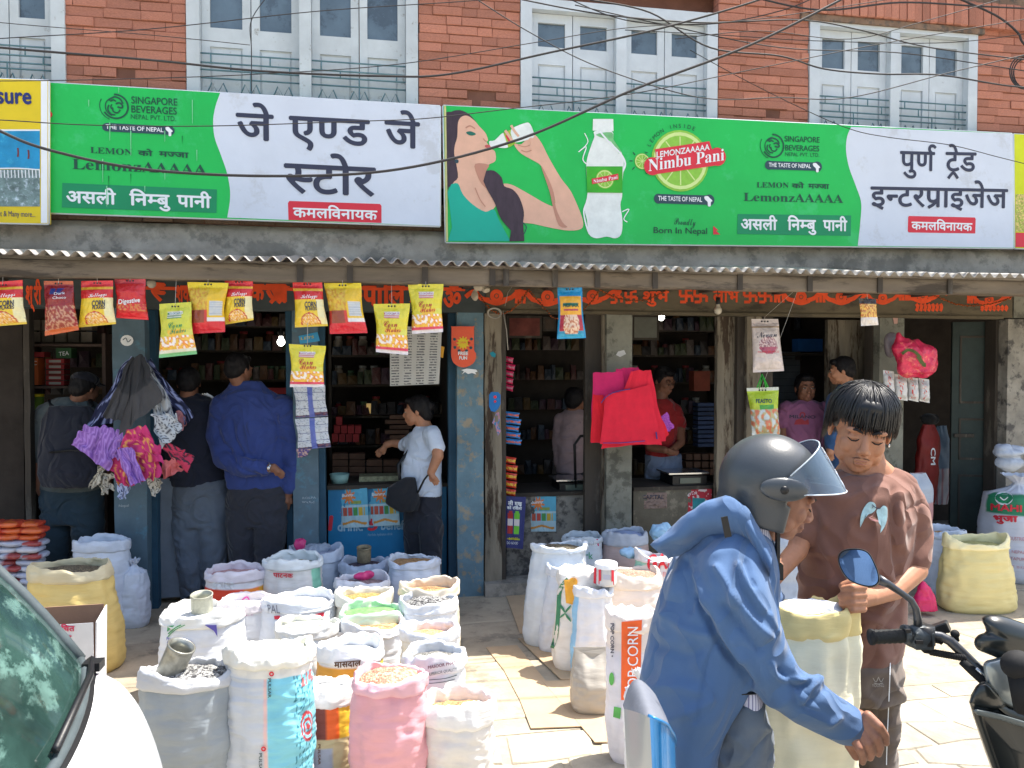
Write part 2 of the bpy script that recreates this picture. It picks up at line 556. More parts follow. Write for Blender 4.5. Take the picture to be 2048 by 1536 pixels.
m_woodv = mat('weathered_wood_upright', C(126, 118, 104), rough=.9, var=.35, vs=5, bump=.8, bs=16, stretch=(1.6, 1, .25), col2=C(66, 54, 44), thr=.54)
m_woodd = mat('dark_wood', C(64, 58, 52), rough=.8, var=.3, vs=4, bump=.5, bs=22, stretch=(1.2, 1, .3), col2=C(92, 86, 78), thr=.62)
m_green = mat('dark_green_door', C(46, 58, 56), rough=.7, var=.3, vs=4, bump=.4, bs=26)
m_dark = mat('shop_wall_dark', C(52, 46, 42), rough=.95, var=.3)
m_zinc = mat('zinc_sheet', C(152, 148, 142), rough=.6, var=.25, vs=5, bump=.1, metal=.25, rv=.1, col2=C(126, 108, 92), thr=.64)
m_paving = mat('pavement_concrete', C(170, 158, 138), rough=.95, var=.26, vs=2.6, bump=.6, bs=60, bd=.006, col2=C(140, 131, 116), thr=.57)
m_road = mat('road_stone', C(168, 160, 144), rough=.95, var=.3, vs=3, bump=.7, bs=30, bd=.008, rv=.12)
m_joint = mat('road_joint', C(164, 155, 138), rough=1, var=.25)
m_crack = mat('crack_dirt', C(92, 84, 74), rough=1)
m_plast = mat('old_plaster', C(142, 138, 130), rough=.95, var=.35, vs=4, bump=.6, bs=25, bd=.01, col2=C(86, 84, 82), thr=.55)
m_orange = mat('orange_wall_paint', C(222, 78, 34), rough=.7, var=.15, vs=12)
m_ink = mat('print_charcoal', C(52, 56, 78), rough=.5, var=.05, bump=0)
m_inkg = mat('print_dark_green', C(24, 78, 62), rough=.5, var=.05, bump=0)
m_pw = mat('print_white', C(232, 236, 240), rough=.5, var=.04, bump=0)
m_pred = mat('print_red', C(214, 48, 66), rough=.5, var=.06, bump=0)
m_pgreen = mat('banner_green', C(26, 186, 84), rough=.45, var=.07, vs=2, bump=.3, bs=3, bd=.03, col2=C(50, 192, 104), thr=.6)
m_pteal = mat('print_teal_green', C(10, 140, 92), rough=.5, var=.05, bump=0)
m_pskyw = mat('banner_white', C(208, 216, 230), rough=.45, var=.05, vs=2, bump=.3, bs=3, bd=.03, col2=C(196, 202, 212), thr=.6)
m_slate = mat('print_slate', C(44, 72, 84), rough=.5, var=.05, bump=0)
m_black = mat('black_plastic', C(24, 25, 28), rough=.45, var=.15)
m_rubber = mat('black_rubber', C(20, 20, 22), rough=.8, var=.2)
m_cable = mat('cable_black', C(48, 46, 48), rough=.6, var=.15)
m_string = mat('white_string', C(190, 186, 178), rough=.8)
m_tin = mat('tin_metal', C(170, 168, 160), rough=.45, metal=.6, var=.25, vs=14, bump=.2, col2=C(120, 108, 90), thr=.6)
m_steel = mat('polished_steel', C(200, 202, 205), rough=.25, metal=.9, var=.08)
m_yel = mat('print_yellow', C(222, 196, 30), rough=.45, var=.06, bump=0)
m_lamp = mat('lit_bulb', C(255, 250, 240), emit=(1, .97, .9, 9), bump=0)
m_bulb = mat('unlit_bulb', C(190, 184, 170), rough=.2, var=.05, bump=0)
# ------------------------------------------------------------ ground
g = MB(); g.add([(-80, -60, -.0075), (80, -60, -.0075), (80, 60, -.0075), (-80, 60, -.0075)], [(0, 1, 2, 3)])
obj('ground', g, m_joint, kind='structure')
pv = thing('pavement', None, None, (0, 4.6, 0), kind='structure')
rnd = random.Random(4)
def slab(name, poly, z, m, parent, jit=.004):
	"""a flat stone or slab with its own edges: top polygon plus sides"""
	n = len(poly); c = Vector((sum(p[0] for p in poly) / n, sum(p[1] for p in poly) / n))
	mb = MB()
	top = [(p[0] + (c.x - p[0]) * .03, p[1] + (c.y - p[1]) * .03, z + rnd.uniform(-jit, jit) * .3) for p in poly]
	mid = [(p[0], p[1], z - .005) for p in poly]
	low = [(p[0], p[1], z - .06) for p in poly]
	vs = top + mid + low
	fs = [tuple(range(n))] + [(i + n, (i + 1) % n + n, (i + 1) % n, i) for i in range(n)] + [(i + 2 * n, (i + 1) % n + 2 * n, (i + 1) % n + n, i + n) for i in range(n)]
	mb.add(vs, fs)
	return obj(name, mb, m, parent)
# big concrete slabs between the shop front and the stone road, edges uneven like cracks
YK = 3.72
xs = [-9, -6.2, -3.9, -2.3, -.98, .42, 1.15, 2.5, 3.7, 5.3, 7.6, 12]
def crackx(i, y): return xs[i] + (fbm((i * 3.1, y * 1.7, 0)) * .12 if 0 < i < len(xs) - 1 else 0) + (y - 4.6) * -.10
ys = [YK, 4.45, 5.15, 6.1]
for j in range(3):
	for i in range(len(xs) - 1):
		a, b = ys[j], ys[j + 1]
		L_ = [(crackx(i, a + (b - a) * t / 6) + .004, a + (b - a) * t / 6) for t in range(7)]
		R_ = [(crackx(i + 1, a + (b - a) * t / 6) - .004, a + (b - a) * t / 6) for t in range(7)]
		bot = [(p, a + .004 + fbm((p * 2, a, 1)) * .02 * (j > 0)) for p in np.linspace(L_[0][0], R_[0][0], 6)[1:-1]]
		topp = [(p, b - .004 + fbm((p * 2, b, 1)) * .02 * (j < 2)) for p in np.linspace(R_[-1][0], L_[-1][0], 6)[1:-1]]
		slab('paving_slab', L_[:1] + bot + R_ + topp + L_[:0:-1], 0, m_paving, pv, 0)
rd = thing('road', None, None, (0, 2.6, 0), kind='structure')
g = MB()
for k in range(24):
	t = -9 + k
	g.box((t, YK - .16, -.06), (t + .985, YK - .012, -.004 + fbm((k, 0, 0)) * .004))
obj('gutter_edge', g, m_road, rd)
# irregular stones of the road
y = YK - .18; row = 0
YL = [y]
while YL[-1] > .4: YL.append(YL[-1] - (rnd.uniform(.15, .24) if YL[-1] > 2.6 else .5))
yline = lambda k, x: YL[k] + noise.noise(Vector((x * 1.9, k * 5.1, 3))) * (.10 if YL[k] > 2.6 and k > 0 else .0)
for k in range(len(YL) - 1):
	near = YL[k] > 2.6
	x = (-2.7 if near else -6) - rnd.random() * .3
	sl0 = rnd.uniform(-.06, .06)
	while x < (4.8 if near else 6):
		w = rnd.uniform(.22, .5) if near else rnd.uniform(.8, 1.2)
		sl1 = rnd.uniform(-.06, .06); gp = .0035
		xa0, xa1, xb0, xb1 = x - sl0 + gp, x + sl0 + gp, x + w - sl1 - gp, x + w + sl1 - gp
		bot = [(xa0 + (xb0 - xa0) * t, yline(k + 1, xa0 + (xb0 - xa0) * t) + gp) for t in (.04, .3, .6, .96)]
		top = [(xb1 + (xa1 - xb1) * t, yline(k, xb1 + (xa1 - xb1) * t) - gp) for t in (.04, .35, .65, .96)]
		slab('stone', bot + top, -.001 + rnd.uniform(-.0015, .0015), m_road, rd)
		x += w; sl0 = sl1
# ------------------------------------------------------------ the building
BY = 5.65      # brick face
bld = thing('shop_building', 'old brick building with white shuttered windows above open timber shop fronts', 'building', (1, 6.5, 0))
XL, XR = -4.6, 7.4
def wb(name, lo, hi, m, parent=bld, **k): return obj(name, MB().box(lo, hi), m, parent, **k)
# upper wall, roof
wb('upper_wall', (XL, BY + .02, 4.62), (XR, BY + .5, 6.3), m_brickd)
wb('wall_core', (XL, BY + .16, 2.46), (XR, BY + .5, 4.62), m_mortar)
wb('roof', (XL - .3, 5.31, 6.3), (XR + .3, 13, 6.42), m_cem)
wb('rear_wall', (XL, 12.4, 0), (XR, 12.6, 6.3), m_brickd)
wb('side_wall', (XL - .2, 5.7, 0), (XL, 12.6, 6.3), m_brickd)
wb('side_wall', (XR, 5.7, 0), (XR + .2, 12.6, 6.3), m_brickd)
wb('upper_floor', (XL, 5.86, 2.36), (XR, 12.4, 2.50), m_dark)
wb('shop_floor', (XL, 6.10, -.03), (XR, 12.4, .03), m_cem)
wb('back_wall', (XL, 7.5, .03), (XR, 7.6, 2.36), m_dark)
# cement band
g = MB()
def bandf(u, v):
	x = XL + (XR - XL) * u
	prof = [(5.70, 2.45), (5.60, 2.46), (5.585, 2.52), (5.60, 2.60), (5.60, 2.66), (5.64, 2.705), (5.72, 2.71)]
	t = v * 6; i = min(int(t), 5); f = t - i
	yy = prof[i][0] * (1 - f) + prof[i + 1][0] * f; zz = prof[i][1] * (1 - f) + prof[i + 1][1] * f
	q = fbm((x * 2.2, zz * 9, 0)) * .014
	return (x, yy + q, zz + q * .5)
g.grid(bandf, 400, 18)
obj('cement_band', g, m_cem, bld)
# brick piers: (left px, right px) of each, bricks built one by one
unit = []
for q in range(4):
	b = MB(); e = .035
	vs = []
	r_ = random.Random(q)
	for (sx, sz) in ((0, 0), (1, 0), (1, 1), (0, 1)):
		for yy, ee in ((0, e), (e * 1.4, 0), (1, 0)):
			vs.append((sx + (ee * .5 if sx == 0 else -ee * .5) + r_.uniform(-.008, .008), yy + (r_.uniform(-.05, .05) if yy == 0 else 0), sz + (ee * 1.5 if sz == 0 else -ee * 1.5) + r_.uniform(-.02, .02)))
	fs = [(0, 3, 6, 9)]
	for k in range(4):
		a = k * 3; c = ((k + 1) % 4) * 3
		fs += [(a, a + 1, c + 1, c), (a + 1, a + 2, c + 2, c + 1)]
	b.add(vs, fs)
	me = bpy.data.meshes.new('brick'); me.from_pydata(b.v, [], b.f); me.materials.append(m_brick)
	md_ = me.copy(); md_.materials.clear(); md_.materials.append(m_brickd)
	unit.append((me, md_))
def brick(x, z, w, h, parent, dk=False, dep=.1, y=BY):
	o = bpy.data.objects.new('brick', unit[rnd.randrange(4)][1 if dk else 0]); COL.objects.link(o)
	o.parent = parent; O = parent_origin(parent)
	o.location = Vector((x, y + rnd.uniform(-.006, .007), z)) - O
	o.scale = (w, dep, h); o.rotation_euler = (0, rnd.uniform(-.006, .006), 0)
piers = [(132, 374, 'P1'), (838, 1041, 'P2'), (1437, 1617, 'P3'), (1955, 2110, 'P4')]
CH = .0655
PX = []
for pl, pr, nm in piers:
	x0 = at(pl, 200, BY).x; x1 = at(pr, 200, BY).x; PX.append((x0, x1))
	core = obj('brick_pier', MB().box((x0 + .01, BY + .012, 2.7), (x1 - .01, BY + .16, 4.62)), m_mortar, bld)
	z = 3.02; r = 0
	hole = {0: [(at(248, 140, BY).x, at(248, 140, BY).z)], 1: [(at(948, 190, BY).x, at(948, 190, BY).z), (at(977, 193, BY).x, at(977, 193, BY).z)], 2: [(at(1549, 227, BY).x, at(1549, 227, BY).z)], 3: []}[len(PX) - 1]
	while z < 4.62:
		x = x0 - (rnd.uniform(.02, .12) if r % 2 else 0)
		while x < x1 - .02:
			w = rnd.choice([.21, .22, .2, .235, .11, .24])
			a = max(x, x0); b = min(x + w, x1)
			if x1 - b < .06: b = x1
			skip = any(a < hx < b and z - .01 < hz < z + CH + .03 for hx, hz in hole)
			if skip:
				hx = [h for h in hole if a < h[0] < b][0][0]
				if hx - .05 - a > .05: brick(a, z, hx - .05 - a, CH - .0045, core)
				if b - hx - .05 > .05: brick(hx + .05, z, b - hx - .05, CH - .0045, core)
			elif b - a > .03: brick(a, z, b - a - .0035, CH - .0045, core)
			x = b if b == x1 else x + w
			if b == x1: break
		z += CH; r += 1
# weathered courses under the boards, joined where they run behind the boards
low = obj('lower_brickwork', MB().box((XL, BY + .012, 2.69), (XR, BY + .16, 3.02)), m_mortar, bld)
z = 2.715; r = 0
while z < 3.0:
	x = at(-20, 440, BY).x - (r % 2) * .1
	xe = at(2070, 440, BY).x
	while x < xe:
		w = rnd.choice([.21, .23, .24, .2])
		vis = z < 2.86
		if vis and (x < at(900, 440, BY).x): brick(x, z, w - .008, CH - .008, low, True)
		x += w
	z += CH; r += 1
g = MB(); x = at(890, 440, BY).x
while x < XR:
	for k in range(4): g.box((x, BY + rnd.uniform(-.004, .005), 2.715 + k * CH), (x + .215, BY + .1, 2.715 + k * CH + CH - .008))
	x += .222
o = obj('brick_course', g, m_brickd, low, kind='stuff')
# soldier course and corbel above the right hand window
x0 = at(1600, 20, BY).x; z0 = at(1640, 36, BY).z
x = x0
while x < at(2060, 20, BY).x:
	brick(x, z0 + .02, .062, .2, bld, False, y=BY - .05); x += .07
wb('window_lintel', (x0, BY - .03, z0 - .03), (at(1965, 20, BY).x, BY + .12, z0 + .015), m_brickd)
# windows
def window(pl, pr, ztop, peel, zt_frame=True, leaves=4):
	x0 = at(pl, 150, BY).x; x1 = at(pr, 150, BY).x
	m = m_whitep if peel else m_white
	z0 = 3.02
	W = obj('window', MB().box((x0, BY - .012, z0), (x0 + .085, BY + .12, ztop)).box((x1 - .085, BY - .012, z0), (x1, BY + .12, ztop)).box((x0 + .085, BY - .01, ztop - .08), (x1 - .085, BY + .12, ztop - .002)), m, bld, loc=((x0 + x1) / 2, BY, z0))
	xm = (x0 + x1) / 2
	mull = obj('window_mullion', MB().box((xm - .04, BY - .008, z0), (xm + .04, BY + .12, ztop - .082)), m, W)
	halves = [(x0 + .087, xm - .042), (xm + .042, x1 - .087)]
	for a, b in halves:
		c = (a + b) / 2
		for p, q in ((a, c - .003), (c + .003, b)):
			w = q - p; s = .055 if w > .25 else .04
			g = MB(); yb = BY + .05
			zr = at(700, 64, BY).z if pl < 900 else at(1500, 112, BY).z   # underside of pane
			zr = {0: at(60, 30, BY).z, 1: at(600, 62, BY).z, 2: at(1250, 100, BY).z, 3: at(1780, 140, BY).z}[WI]
			zp = zr - .13
			g.box((p, yb, z0), (p + s, yb + .04, ztop - .084)); g.box((q - s, yb, z0), (q, yb + .04, ztop - .084))
			g.box((p + s, yb + .001, zp), (q - s, yb + .04, zr)); g.box((p + s, yb + .001, ztop - .15), (q - s, yb + .04, ztop - .084))
			g.box((p + s, yb + .016, z0), (q - s, yb + .03, zp))
			g.box((p + s + .012, yb + .008, z0), (q - s - .012, yb + .018, zp - .015))
			lf = obj('shutter_leaf', g, m, W)
			obj('pane', MB().box((p + s, yb + .02, zr), (q - s, yb + .026, ztop - .15)), m_glass, W)
		# iron grille
		g = MB(); yg = BY + .012
		zz = [3.98, 3.905, 3.82, 3.75]
		zz = [at({0: 60, 1: 600, 2: 1240, 3: 1780}[WI], yy, BY).z for yy in {0: (92, 111, 126, 138), 1: (118, 136, 150, 166), 2: (165, 182, 198, 210), 3: (200, 214, 229, 240)}[WI]]
		for k, h in enumerate(zz):
			g.tube([(a, yg, h), (b, yg, h)], .006, 6)
		for k in range(5):
			xx = a + (b - a) * (k + .5) / 5
			g.tube([(xx, yg, zz[(k % 3)]), (xx, yg, zz[(k % 3) + 1])], .005, 6)
		for k in range(3):
			xx = a + (b - a) * (k + .5) / 3; hw = (b - a) / 7
			g.tube([(xx - hw, yg, zz[3] - .16), (xx - hw * .4, yg, zz[3] - .03), (xx, yg, zz[3] - .1), (xx + hw * .4, yg, zz[3] - .03), (xx + hw, yg, zz[3] - .16)], .005, 6)
		g.tube([(c, yg, 3.1), (c, yg, zz[3])], .005, 6)
		obj('window_grille', g, m_iron, W)
	return W
WI = 0; window(-330, 132, 4.75, True)
WI = 1; window(374, 836, 4.75, True)
WI = 2; window(1041, 1434, at(1250, 12, BY).z, False)
WI = 3; window(1618, 1953, at(1780, 44, BY).z, False)
# awning of corrugated sheets
aw = thing('corrugated_awning', 'rusty corrugated metal awning running along both shop fronts', 'awning', (1, 5.2, 2.4))
x = XL + .1; k = 0
while x < XR - .2:
	w = .78; ph = rnd.random()
	zf = 2.372 + rnd.uniform(-.008, .008); zb = 2.482 + rnd.uniform(-.008, .008) + .008 * (k % 2)
	yf = 4.82 + rnd.uniform(-.02, .02)
	sag = rnd.uniform(-.008, .01)
	def cf(u, v, x=x, zf=zf, zb=zb, yf=yf, sag=sag):
		xx = x + (w + .06) * u
		e = (1 - v)
		return (xx, yf + (5.62 - yf) * v, zf + (zb - zf) * v + .016 * cos(xx / .083 * 2 * pi) + sag * u * e + fbm((xx * 3, v, k)) * .006 * e)
	g = MB(); g.grid(cf, 84, 4)
	# thickness
	nv = len(g.v); g.add([(a, b, c - .0022) for a, b, c in g.v[:nv]], [tuple(reversed(f)) for f in g.f[:len(g.f)]], smooth=True)
	for i in range(84): g.f.append((i, i + nv, i + 1 + nv, i + 1)); g.mi.append(0); g.sm.append(False)
	obj('corrugated_sheet', g, m_zinc, aw)
	x += w; k += 1
# timber under the sheets
x = XL;
for a, b in ((XL, at(985, 550, 4.93).x), (at(988, 550, 4.93).x, XR)):
	g = MB()
	def bf(u, v, a=a, b=b):
		xx = a + (b - a) * u; ang = v * 2 * pi
		yy = 4.955 + .045 * (1 if cos(ang) > 0 else -1) * min(1, abs(cos(ang)) * 1.6)
		zz = 2.30 + .052 * (1 if sin(ang) > 0 else -1) * min(1, abs(sin(ang)) * 1.6)
		n_ = fbm((xx * 2.5, ang * .6, a)) * .008
		return (xx, yy + n_, zz + n_)
	g.grid(bf, 260, 16, closeu=False)
	obj('wooden_beam', g, m_wood, aw)
x = XL + .3
while x < XR:
	g = MB(); g.box((x, 4.98, 2.30), (x + .05, 5.72, 2.345)); obj('rafter', g, m_woodd, aw); x += .62
# brackets under the beam: thin battens that show as joints
g = MB()
for px in (600, 700, 850, 985, 1012, 1110, 1195, 1310, 1480, 1620, 1760, 1900):
	p = at(px, 550, 4.90); g.box((p.x - .018, 4.893, 2.246), (p.x + .018, 4.905, 2.354))
obj('batten', g, m_woodd, aw, kind='stuff')
# lintels
xc = at(972, 600, 5.72).x
wb('lintel', (XL, 5.72, 2.13), (xc - .003, 5.9, 2.45), m_lintb)
wb('lintel', (xc, 5.715, 2.14), (at(2025, 600, 5.715).x, 5.9, 2.45), m_lint)
wb('lintel', (at(2028, 600, 5.72).x, 5.72, 2.14), (XR, 5.9, 2.45), m_stone)
obj('lintel_moulding', MB().box((xc, 5.700, 2.128), (at(2005, 600, 5.715).x, 5.80, 2.150)), m_lint, bld)
# orange auspicious signs painted on the lintel
LP = Plane((0, 5.715, 2.2), (1, 0, 0), (0, 0, 1)); LP2 = Plane((0, 5.72, 2.2), (1, 0, 0), (0, 0, 1))
g = MB()
def motif(P, x, y, s=1.0):
	P.stroke(g, [(x - 62 * s, y + 2), (x - 45 * s, y - 9 * s), (x - 30 * s, y + 5 * s), (x - 14 * s, y + 8 * s)], 9 * s)
	P.stroke(g, [(x + 62 * s, y - 4), (x + 45 * s, y - 9 * s), (x + 30 * s, y + 3 * s), (x + 14 * s, y + 8 * s)], 9 * s)
	P.disc(g, (x, y), 13 * s, r0=5 * s); P.disc(g, (x, y), 3.4 * s); P.stroke(g, [(x - 20 * s, y + 9 * s), (x, y + 15 * s), (x + 20 * s, y + 9 * s)], 8 * s)
def bars(P, x, y, n, h=26, w=5.5, gap=11):
	for k in range(n): P.stroke(g, [(x + k * gap, y - h / 2 + rnd.uniform(-2, 2)), (x + k * gap + rnd.uniform(-1, 1), y), (x + k * gap, y + h / 2)], w)
def auspicious(P, x, y, s):
	w = 5.2
	for pts in ([(x - s, y), (x, y), (x + s, y)], [(x, y - s), (x, y), (x, y + s)], [(x, y - s), (x + s * .5, y - s), (x + s, y - s)], [(x + s, y), (x + s, y + s * .5), (x + s, y + s)],
				[(x, y + s), (x - s * .5, y + s), (x - s, y + s)], [(x - s, y), (x - s, y - s * .5), (x - s, y - s)]): P.stroke(g, pts, w)
motif(LP, 993, 592); bars(LP, 1032, 594, 3, gap=8); motif(LP, 1095, 594); motif(LP, 1185, 592, .9)
for x_ in (1232, 1262): auspicious(LP, x_, 594, 11)
LP.text(g, 'शुभ', (1285, 604), (1338, 603), 20, bold=.03)
for x_ in (1372, 1401): auspicious(LP, x_, 592, 12)
LP.text(g, 'लाभ', (1425, 604), (1478, 604), 22, bold=.03)
for x_ in (1500, 1530): auspicious(LP, x_, 592, 12)
bars(LP, 1550, 592, 3, gap=8); motif(LP, 1602, 594, .85); bars(LP, 1634, 597, 3, 16, gap=7); motif(LP, 1682, 594, .85); motif(LP, 1765, 596, .7)
bars(LP, 1800, 592, 4, 18, gap=6); motif(LP, 1845, 592, .8); bars(LP, 1936, 597, 3, 20, gap=7); motif(LP, 1978, 600, .7)
for a in range(1832, 1885, 8): LP.stroke(g, [(a, 608), (a + 3, 614), (a, 622)], 6)
for a in range(1962, 2012, 8): LP.stroke(g, [(a, 612), (a + 3, 616), (a, 621)], 6)
obj('painted_sign', g, m_orange, bld, kind='stuff')
g = MB()
LP2.text(g, 'श्री', (52, 608), (84, 608), 34, bold=.04)
LP2.text(g, 'स|', (300, 600), (332, 602), 34, bold=.04)
LP2.text(g, 'शक', (352, 603), (384, 603), 30, bold=.04)
LP2.text(g, 'ज', (530, 604), (580, 604), 34, bold=.04)
LP2.text(g, 'क', (500, 600), (530, 600), 30, bold=.04)
LP2.text(g, 'पालि', (724, 610), (812, 610), 36, bold=.045)
LP2.text(g, 'ॐ', (886, 618), (922, 616), 34, bold=.04)
for x_ in (196, 545, 560, 700, 715, 826, 840): LP2.stroke(g, [(x_, 578), (x_ + 6, 592), (x_ - 4, 606)], 8)
for a, b in ((290, 395), (470, 600), (690, 930)): LP2.stroke(g, [(a, 576), ((a + b) / 2, 577), (b, 579)], 7, 3)
obj('painted_sign', g, m_orange, bld, kind='stuff')
# pillars: front px left/right, material
def pillar(pl, pr, m, y=5.75, z1=2.13, dep=.14, name='pillar', z0=.0, nn=.004):
	x0 = at(pl, 800, y).x; x1 = at(pr, 800, y).x
	g = MB()
	def f(u, v):
		# rectangle round with slightly worn edges
		t = u * 4; k = int(t) % 4; fr = t - int(t)
		c = [(x0, y), (x1, y), (x1, y + dep), (x0, y + dep)]
		a, b = c[k], c[(k + 1) % 4]
		px_, py_ = a[0] + (b[0] - a[0]) * fr, a[1] + (b[1] - a[1]) * fr
		zz = z0 + (z1 - z0) * v
		q = fbm((px_ * 8, py_ * 8, zz * 3)) * nn
		return (px_ + q, py_ + q, zz)
	g.grid(f, 24, 60, smooth=False, closeu=True)
	return obj(name, g, m, bld)
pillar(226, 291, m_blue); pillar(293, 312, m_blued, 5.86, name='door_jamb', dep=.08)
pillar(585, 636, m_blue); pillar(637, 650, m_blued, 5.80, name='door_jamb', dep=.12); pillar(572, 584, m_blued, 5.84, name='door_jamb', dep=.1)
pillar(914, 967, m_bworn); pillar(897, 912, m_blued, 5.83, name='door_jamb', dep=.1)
pillar(970, 1003, m_woodv, 5.78, name='door_leaf', z0=.1, z1=2.13, dep=.05, nn=.01); pillar(1003, 1012, m_woodd, 5.80, name='door_jamb', z0=.1)
pillar(1213, 1264, m_stone); pillar(1170, 1205, m_woodd, 5.84, name='door_leaf', dep=.05); pillar(1205, 1212, m_woodv, 5.80, name='door_jamb', dep=.1)
pillar(1434, 1473, m_woodv, 5.85, name='door_leaf', dep=.05, nn=.01); pillar(1474, 1492, m_woodd, 5.80, name='door_jamb', dep=.1); pillar(1493, 1522, m_woodv, 5.76, name='pillar', nn=.008)
pillar(1524, 1545, m_woodd, 5.82, name='door_jamb', dep=.08)
pillar(1655, 1742, m_woodv, 6.1, name='door_leaf', dep=.05, nn=.008); pillar(1742, 1756, m_woodd, 5.83, name='door_jamb', dep=.1)
pillar(1758, 1807, m_stone)
pillar(1990, 2012, m_woodd, 5.84, name='door_jamb', dep=.12)
pillar(2014, 2110, m_plast, 5.74, nn=.012)
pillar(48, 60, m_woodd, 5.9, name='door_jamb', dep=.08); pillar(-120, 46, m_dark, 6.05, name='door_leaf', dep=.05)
# green panelled door leaf standing open on the right
x0 = at(1912, 800, 6.1).x; x1 = at(1988, 800, 5.95).x
D = thing;
g = MB()
Md = Matrix.Translation((x1, 5.95, 0)) @ Matrix.Rotation(radians(-22), 4, 'Z')
wd = .34
g.box((-wd, 0, .05), (0, .04, 2.12), M=Md)
dl = obj('door_leaf', g, m_green, bld)
g = MB()
for za, zb_ in ((.25, .75), (.9, 1.25), (1.4, 1.98)):
	g.box((-wd + .06, -.008, za), (-.06, .0, za + .018), M=Md); g.box((-wd + .06, -.008, zb_), (-.06, 0, zb_ + .018), M=Md)
	g.box((-wd + .06, -.008, za), (-wd + .075, 0, zb_), M=Md); g.box((-.075, -.008, za), (-.06, 0, zb_), M=Md)
g.box((-wd + .02, -.02, 1.1), (-wd + .18, 0, 1.13), M=Md)
obj('door_panel', g, m_woodd, dl)
wb('door_sill', (at(970, 1180, 5.72).x, 5.70, .0), (at(1211, 1180, 5.72).x, 5.9, .1), m_cem)
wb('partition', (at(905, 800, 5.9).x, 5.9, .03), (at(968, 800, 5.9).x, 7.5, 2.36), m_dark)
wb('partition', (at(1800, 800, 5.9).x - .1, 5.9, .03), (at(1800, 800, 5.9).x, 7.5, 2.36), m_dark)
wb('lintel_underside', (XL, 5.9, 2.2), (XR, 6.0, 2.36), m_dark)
# wooden steps and planks at the foot of the left shop
wb('shop_front_board', (at(316, 1100, 5.95).x, 5.95, .05), (at(360, 1100, 5.95).x, 5.98, .92), mat('grey_board', C(112, 122, 134), var=.15))
wb('shop_front_board', (at(500, 1100, 6.0).x, 6.0, .05), (at(584, 1100, 6.0).x, 6.03, .88), m_woodd)
# ------------------------------------------------------------ sign boards
def board(name, label, TL, TR, BR, BL, Y, base_m, frame_m=None, th=.05):
	"""a real box hung on the wall; returns the root and its face plane"""
	c = [at(*p, Y) for p in (TL, TR, BR, BL)]
	U = (c[1] - c[0] + c[2] - c[3]); V = (c[0] - c[3])
	U = Vector((U.x, 0, U.z)).normalized(); Vv = Vector((0, -.02, 1)); Vv = (Vv - U * Vv.dot(U)).normalized()
	P = Plane(c[3], U, Vv)
	root = thing(name, label, 'sign', ((c[0] + c[1]) / 2 + (c[3] + c[2]) / 2) / 2 if False else (c[0] + c[2]) / 2)
	g = MB()
	f = [P.pt(*P.px(*p), 0) for p in (BL, BR, TR, TL)]
	bk = [q - P.N * th for q in f]
	g.add(f + bk, [(0, 1, 2, 3), (7, 6, 5, 4), (0, 4, 5, 1), (1, 5, 6, 2), (2, 6, 7, 3), (3, 7, 4, 0)])
	obj('panel', g, base_m, root)
	fr = MB()
	for a, b in ((0, 1), (1, 2), (2, 3), (3, 0)):
		fr.tube([f[a] - P.N * .01, f[b] - P.N * .01], .009, 6)
	obj('frame', fr, frame_m or m_steel, root)
	return root, P
def deco(root, name, m, fn):
	g = MB(); fn(g)
	return obj(name, g, m, root, kind='stuff' if name in ('lettering', 'drip_mark', 'logo', 'printed_shade', 'printed_splash', 'printed_swimmer', 'printed_railing', 'print', 'printed_skin', 'printed_lime', 'printed_banner', 'pill', 'printed_bottle') else None)
Z1 = lambda pts: [(x / 2.926, y / 2.926) for x, y in pts]
Z2 = lambda pts: [(680 + x / 2.926, y / 2.926) for x, y in pts]
Z3 = lambda pts: [(1350 + x / 2.934, y / 2.934) for x, y in pts]
def logo(R, P, cx, cy, s):
	def f(g):
		for i in range(5):   # strokes of the lion's mane as swirling arcs
			pass
		P.disc(g, (cx, cy), 27 * s, r0=23.5 * s, k=3, a0=radians(-150), a1=radians(95))
		P.disc(g, (cx - 2 * s, cy), 30 * s, r0=28.5 * s, k=3, a0=radians(150), a1=radians(250))
		P.disc(g, (cx, cy + 1), 21 * s, r0=19 * s, k=3, a0=radians(95), a1=radians(250))
		P.stroke(g, [(cx - 14 * s, cy - 12 * s), (cx - 2 * s, cy - 19 * s), (cx + 10 * s, cy - 14 * s), (cx + 15 * s, cy - 5 * s)], 3.4 * s, k=3)
		P.stroke(g, [(cx - 10 * s, cy - 10 * s), (cx - 4 * s, cy - 13 * s), (cx + 1 * s, cy - 10 * s)], 3 * s, k=3)
		P.stroke(g, [(cx + 1 * s, cy - 5 * s), (cx + 8 * s, cy - 7 * s), (cx + 14 * s, cy - 2 * s), (cx + 13 * s, cy + 3 * s), (cx + 4 * s, cy + 1 * s)], 3.6 * s, k=3)
		P.stroke(g, [(cx - 13 * s, cy - 3 * s), (cx - 15 * s, cy + 6 * s), (cx - 9 * s, cy + 15 * s), (cx, cy + 17 * s)], 3 * s, k=3)
		P.stroke(g, [(cx - 6 * s, cy + 2 * s), (cx - 4 * s, cy + 10 * s), (cx + 4 * s, cy + 13 * s), (cx + 10 * s, cy + 7 * s)], 3 * s, k=3)
		P.stroke(g, [(cx - 7 * s, cy - 4 * s), (cx - 9 * s, cy + 2 * s), (cx - 4 * s, cy + 8 * s)], 2.6 * s, k=3)
	deco(R, 'logo', m_inkg, f)
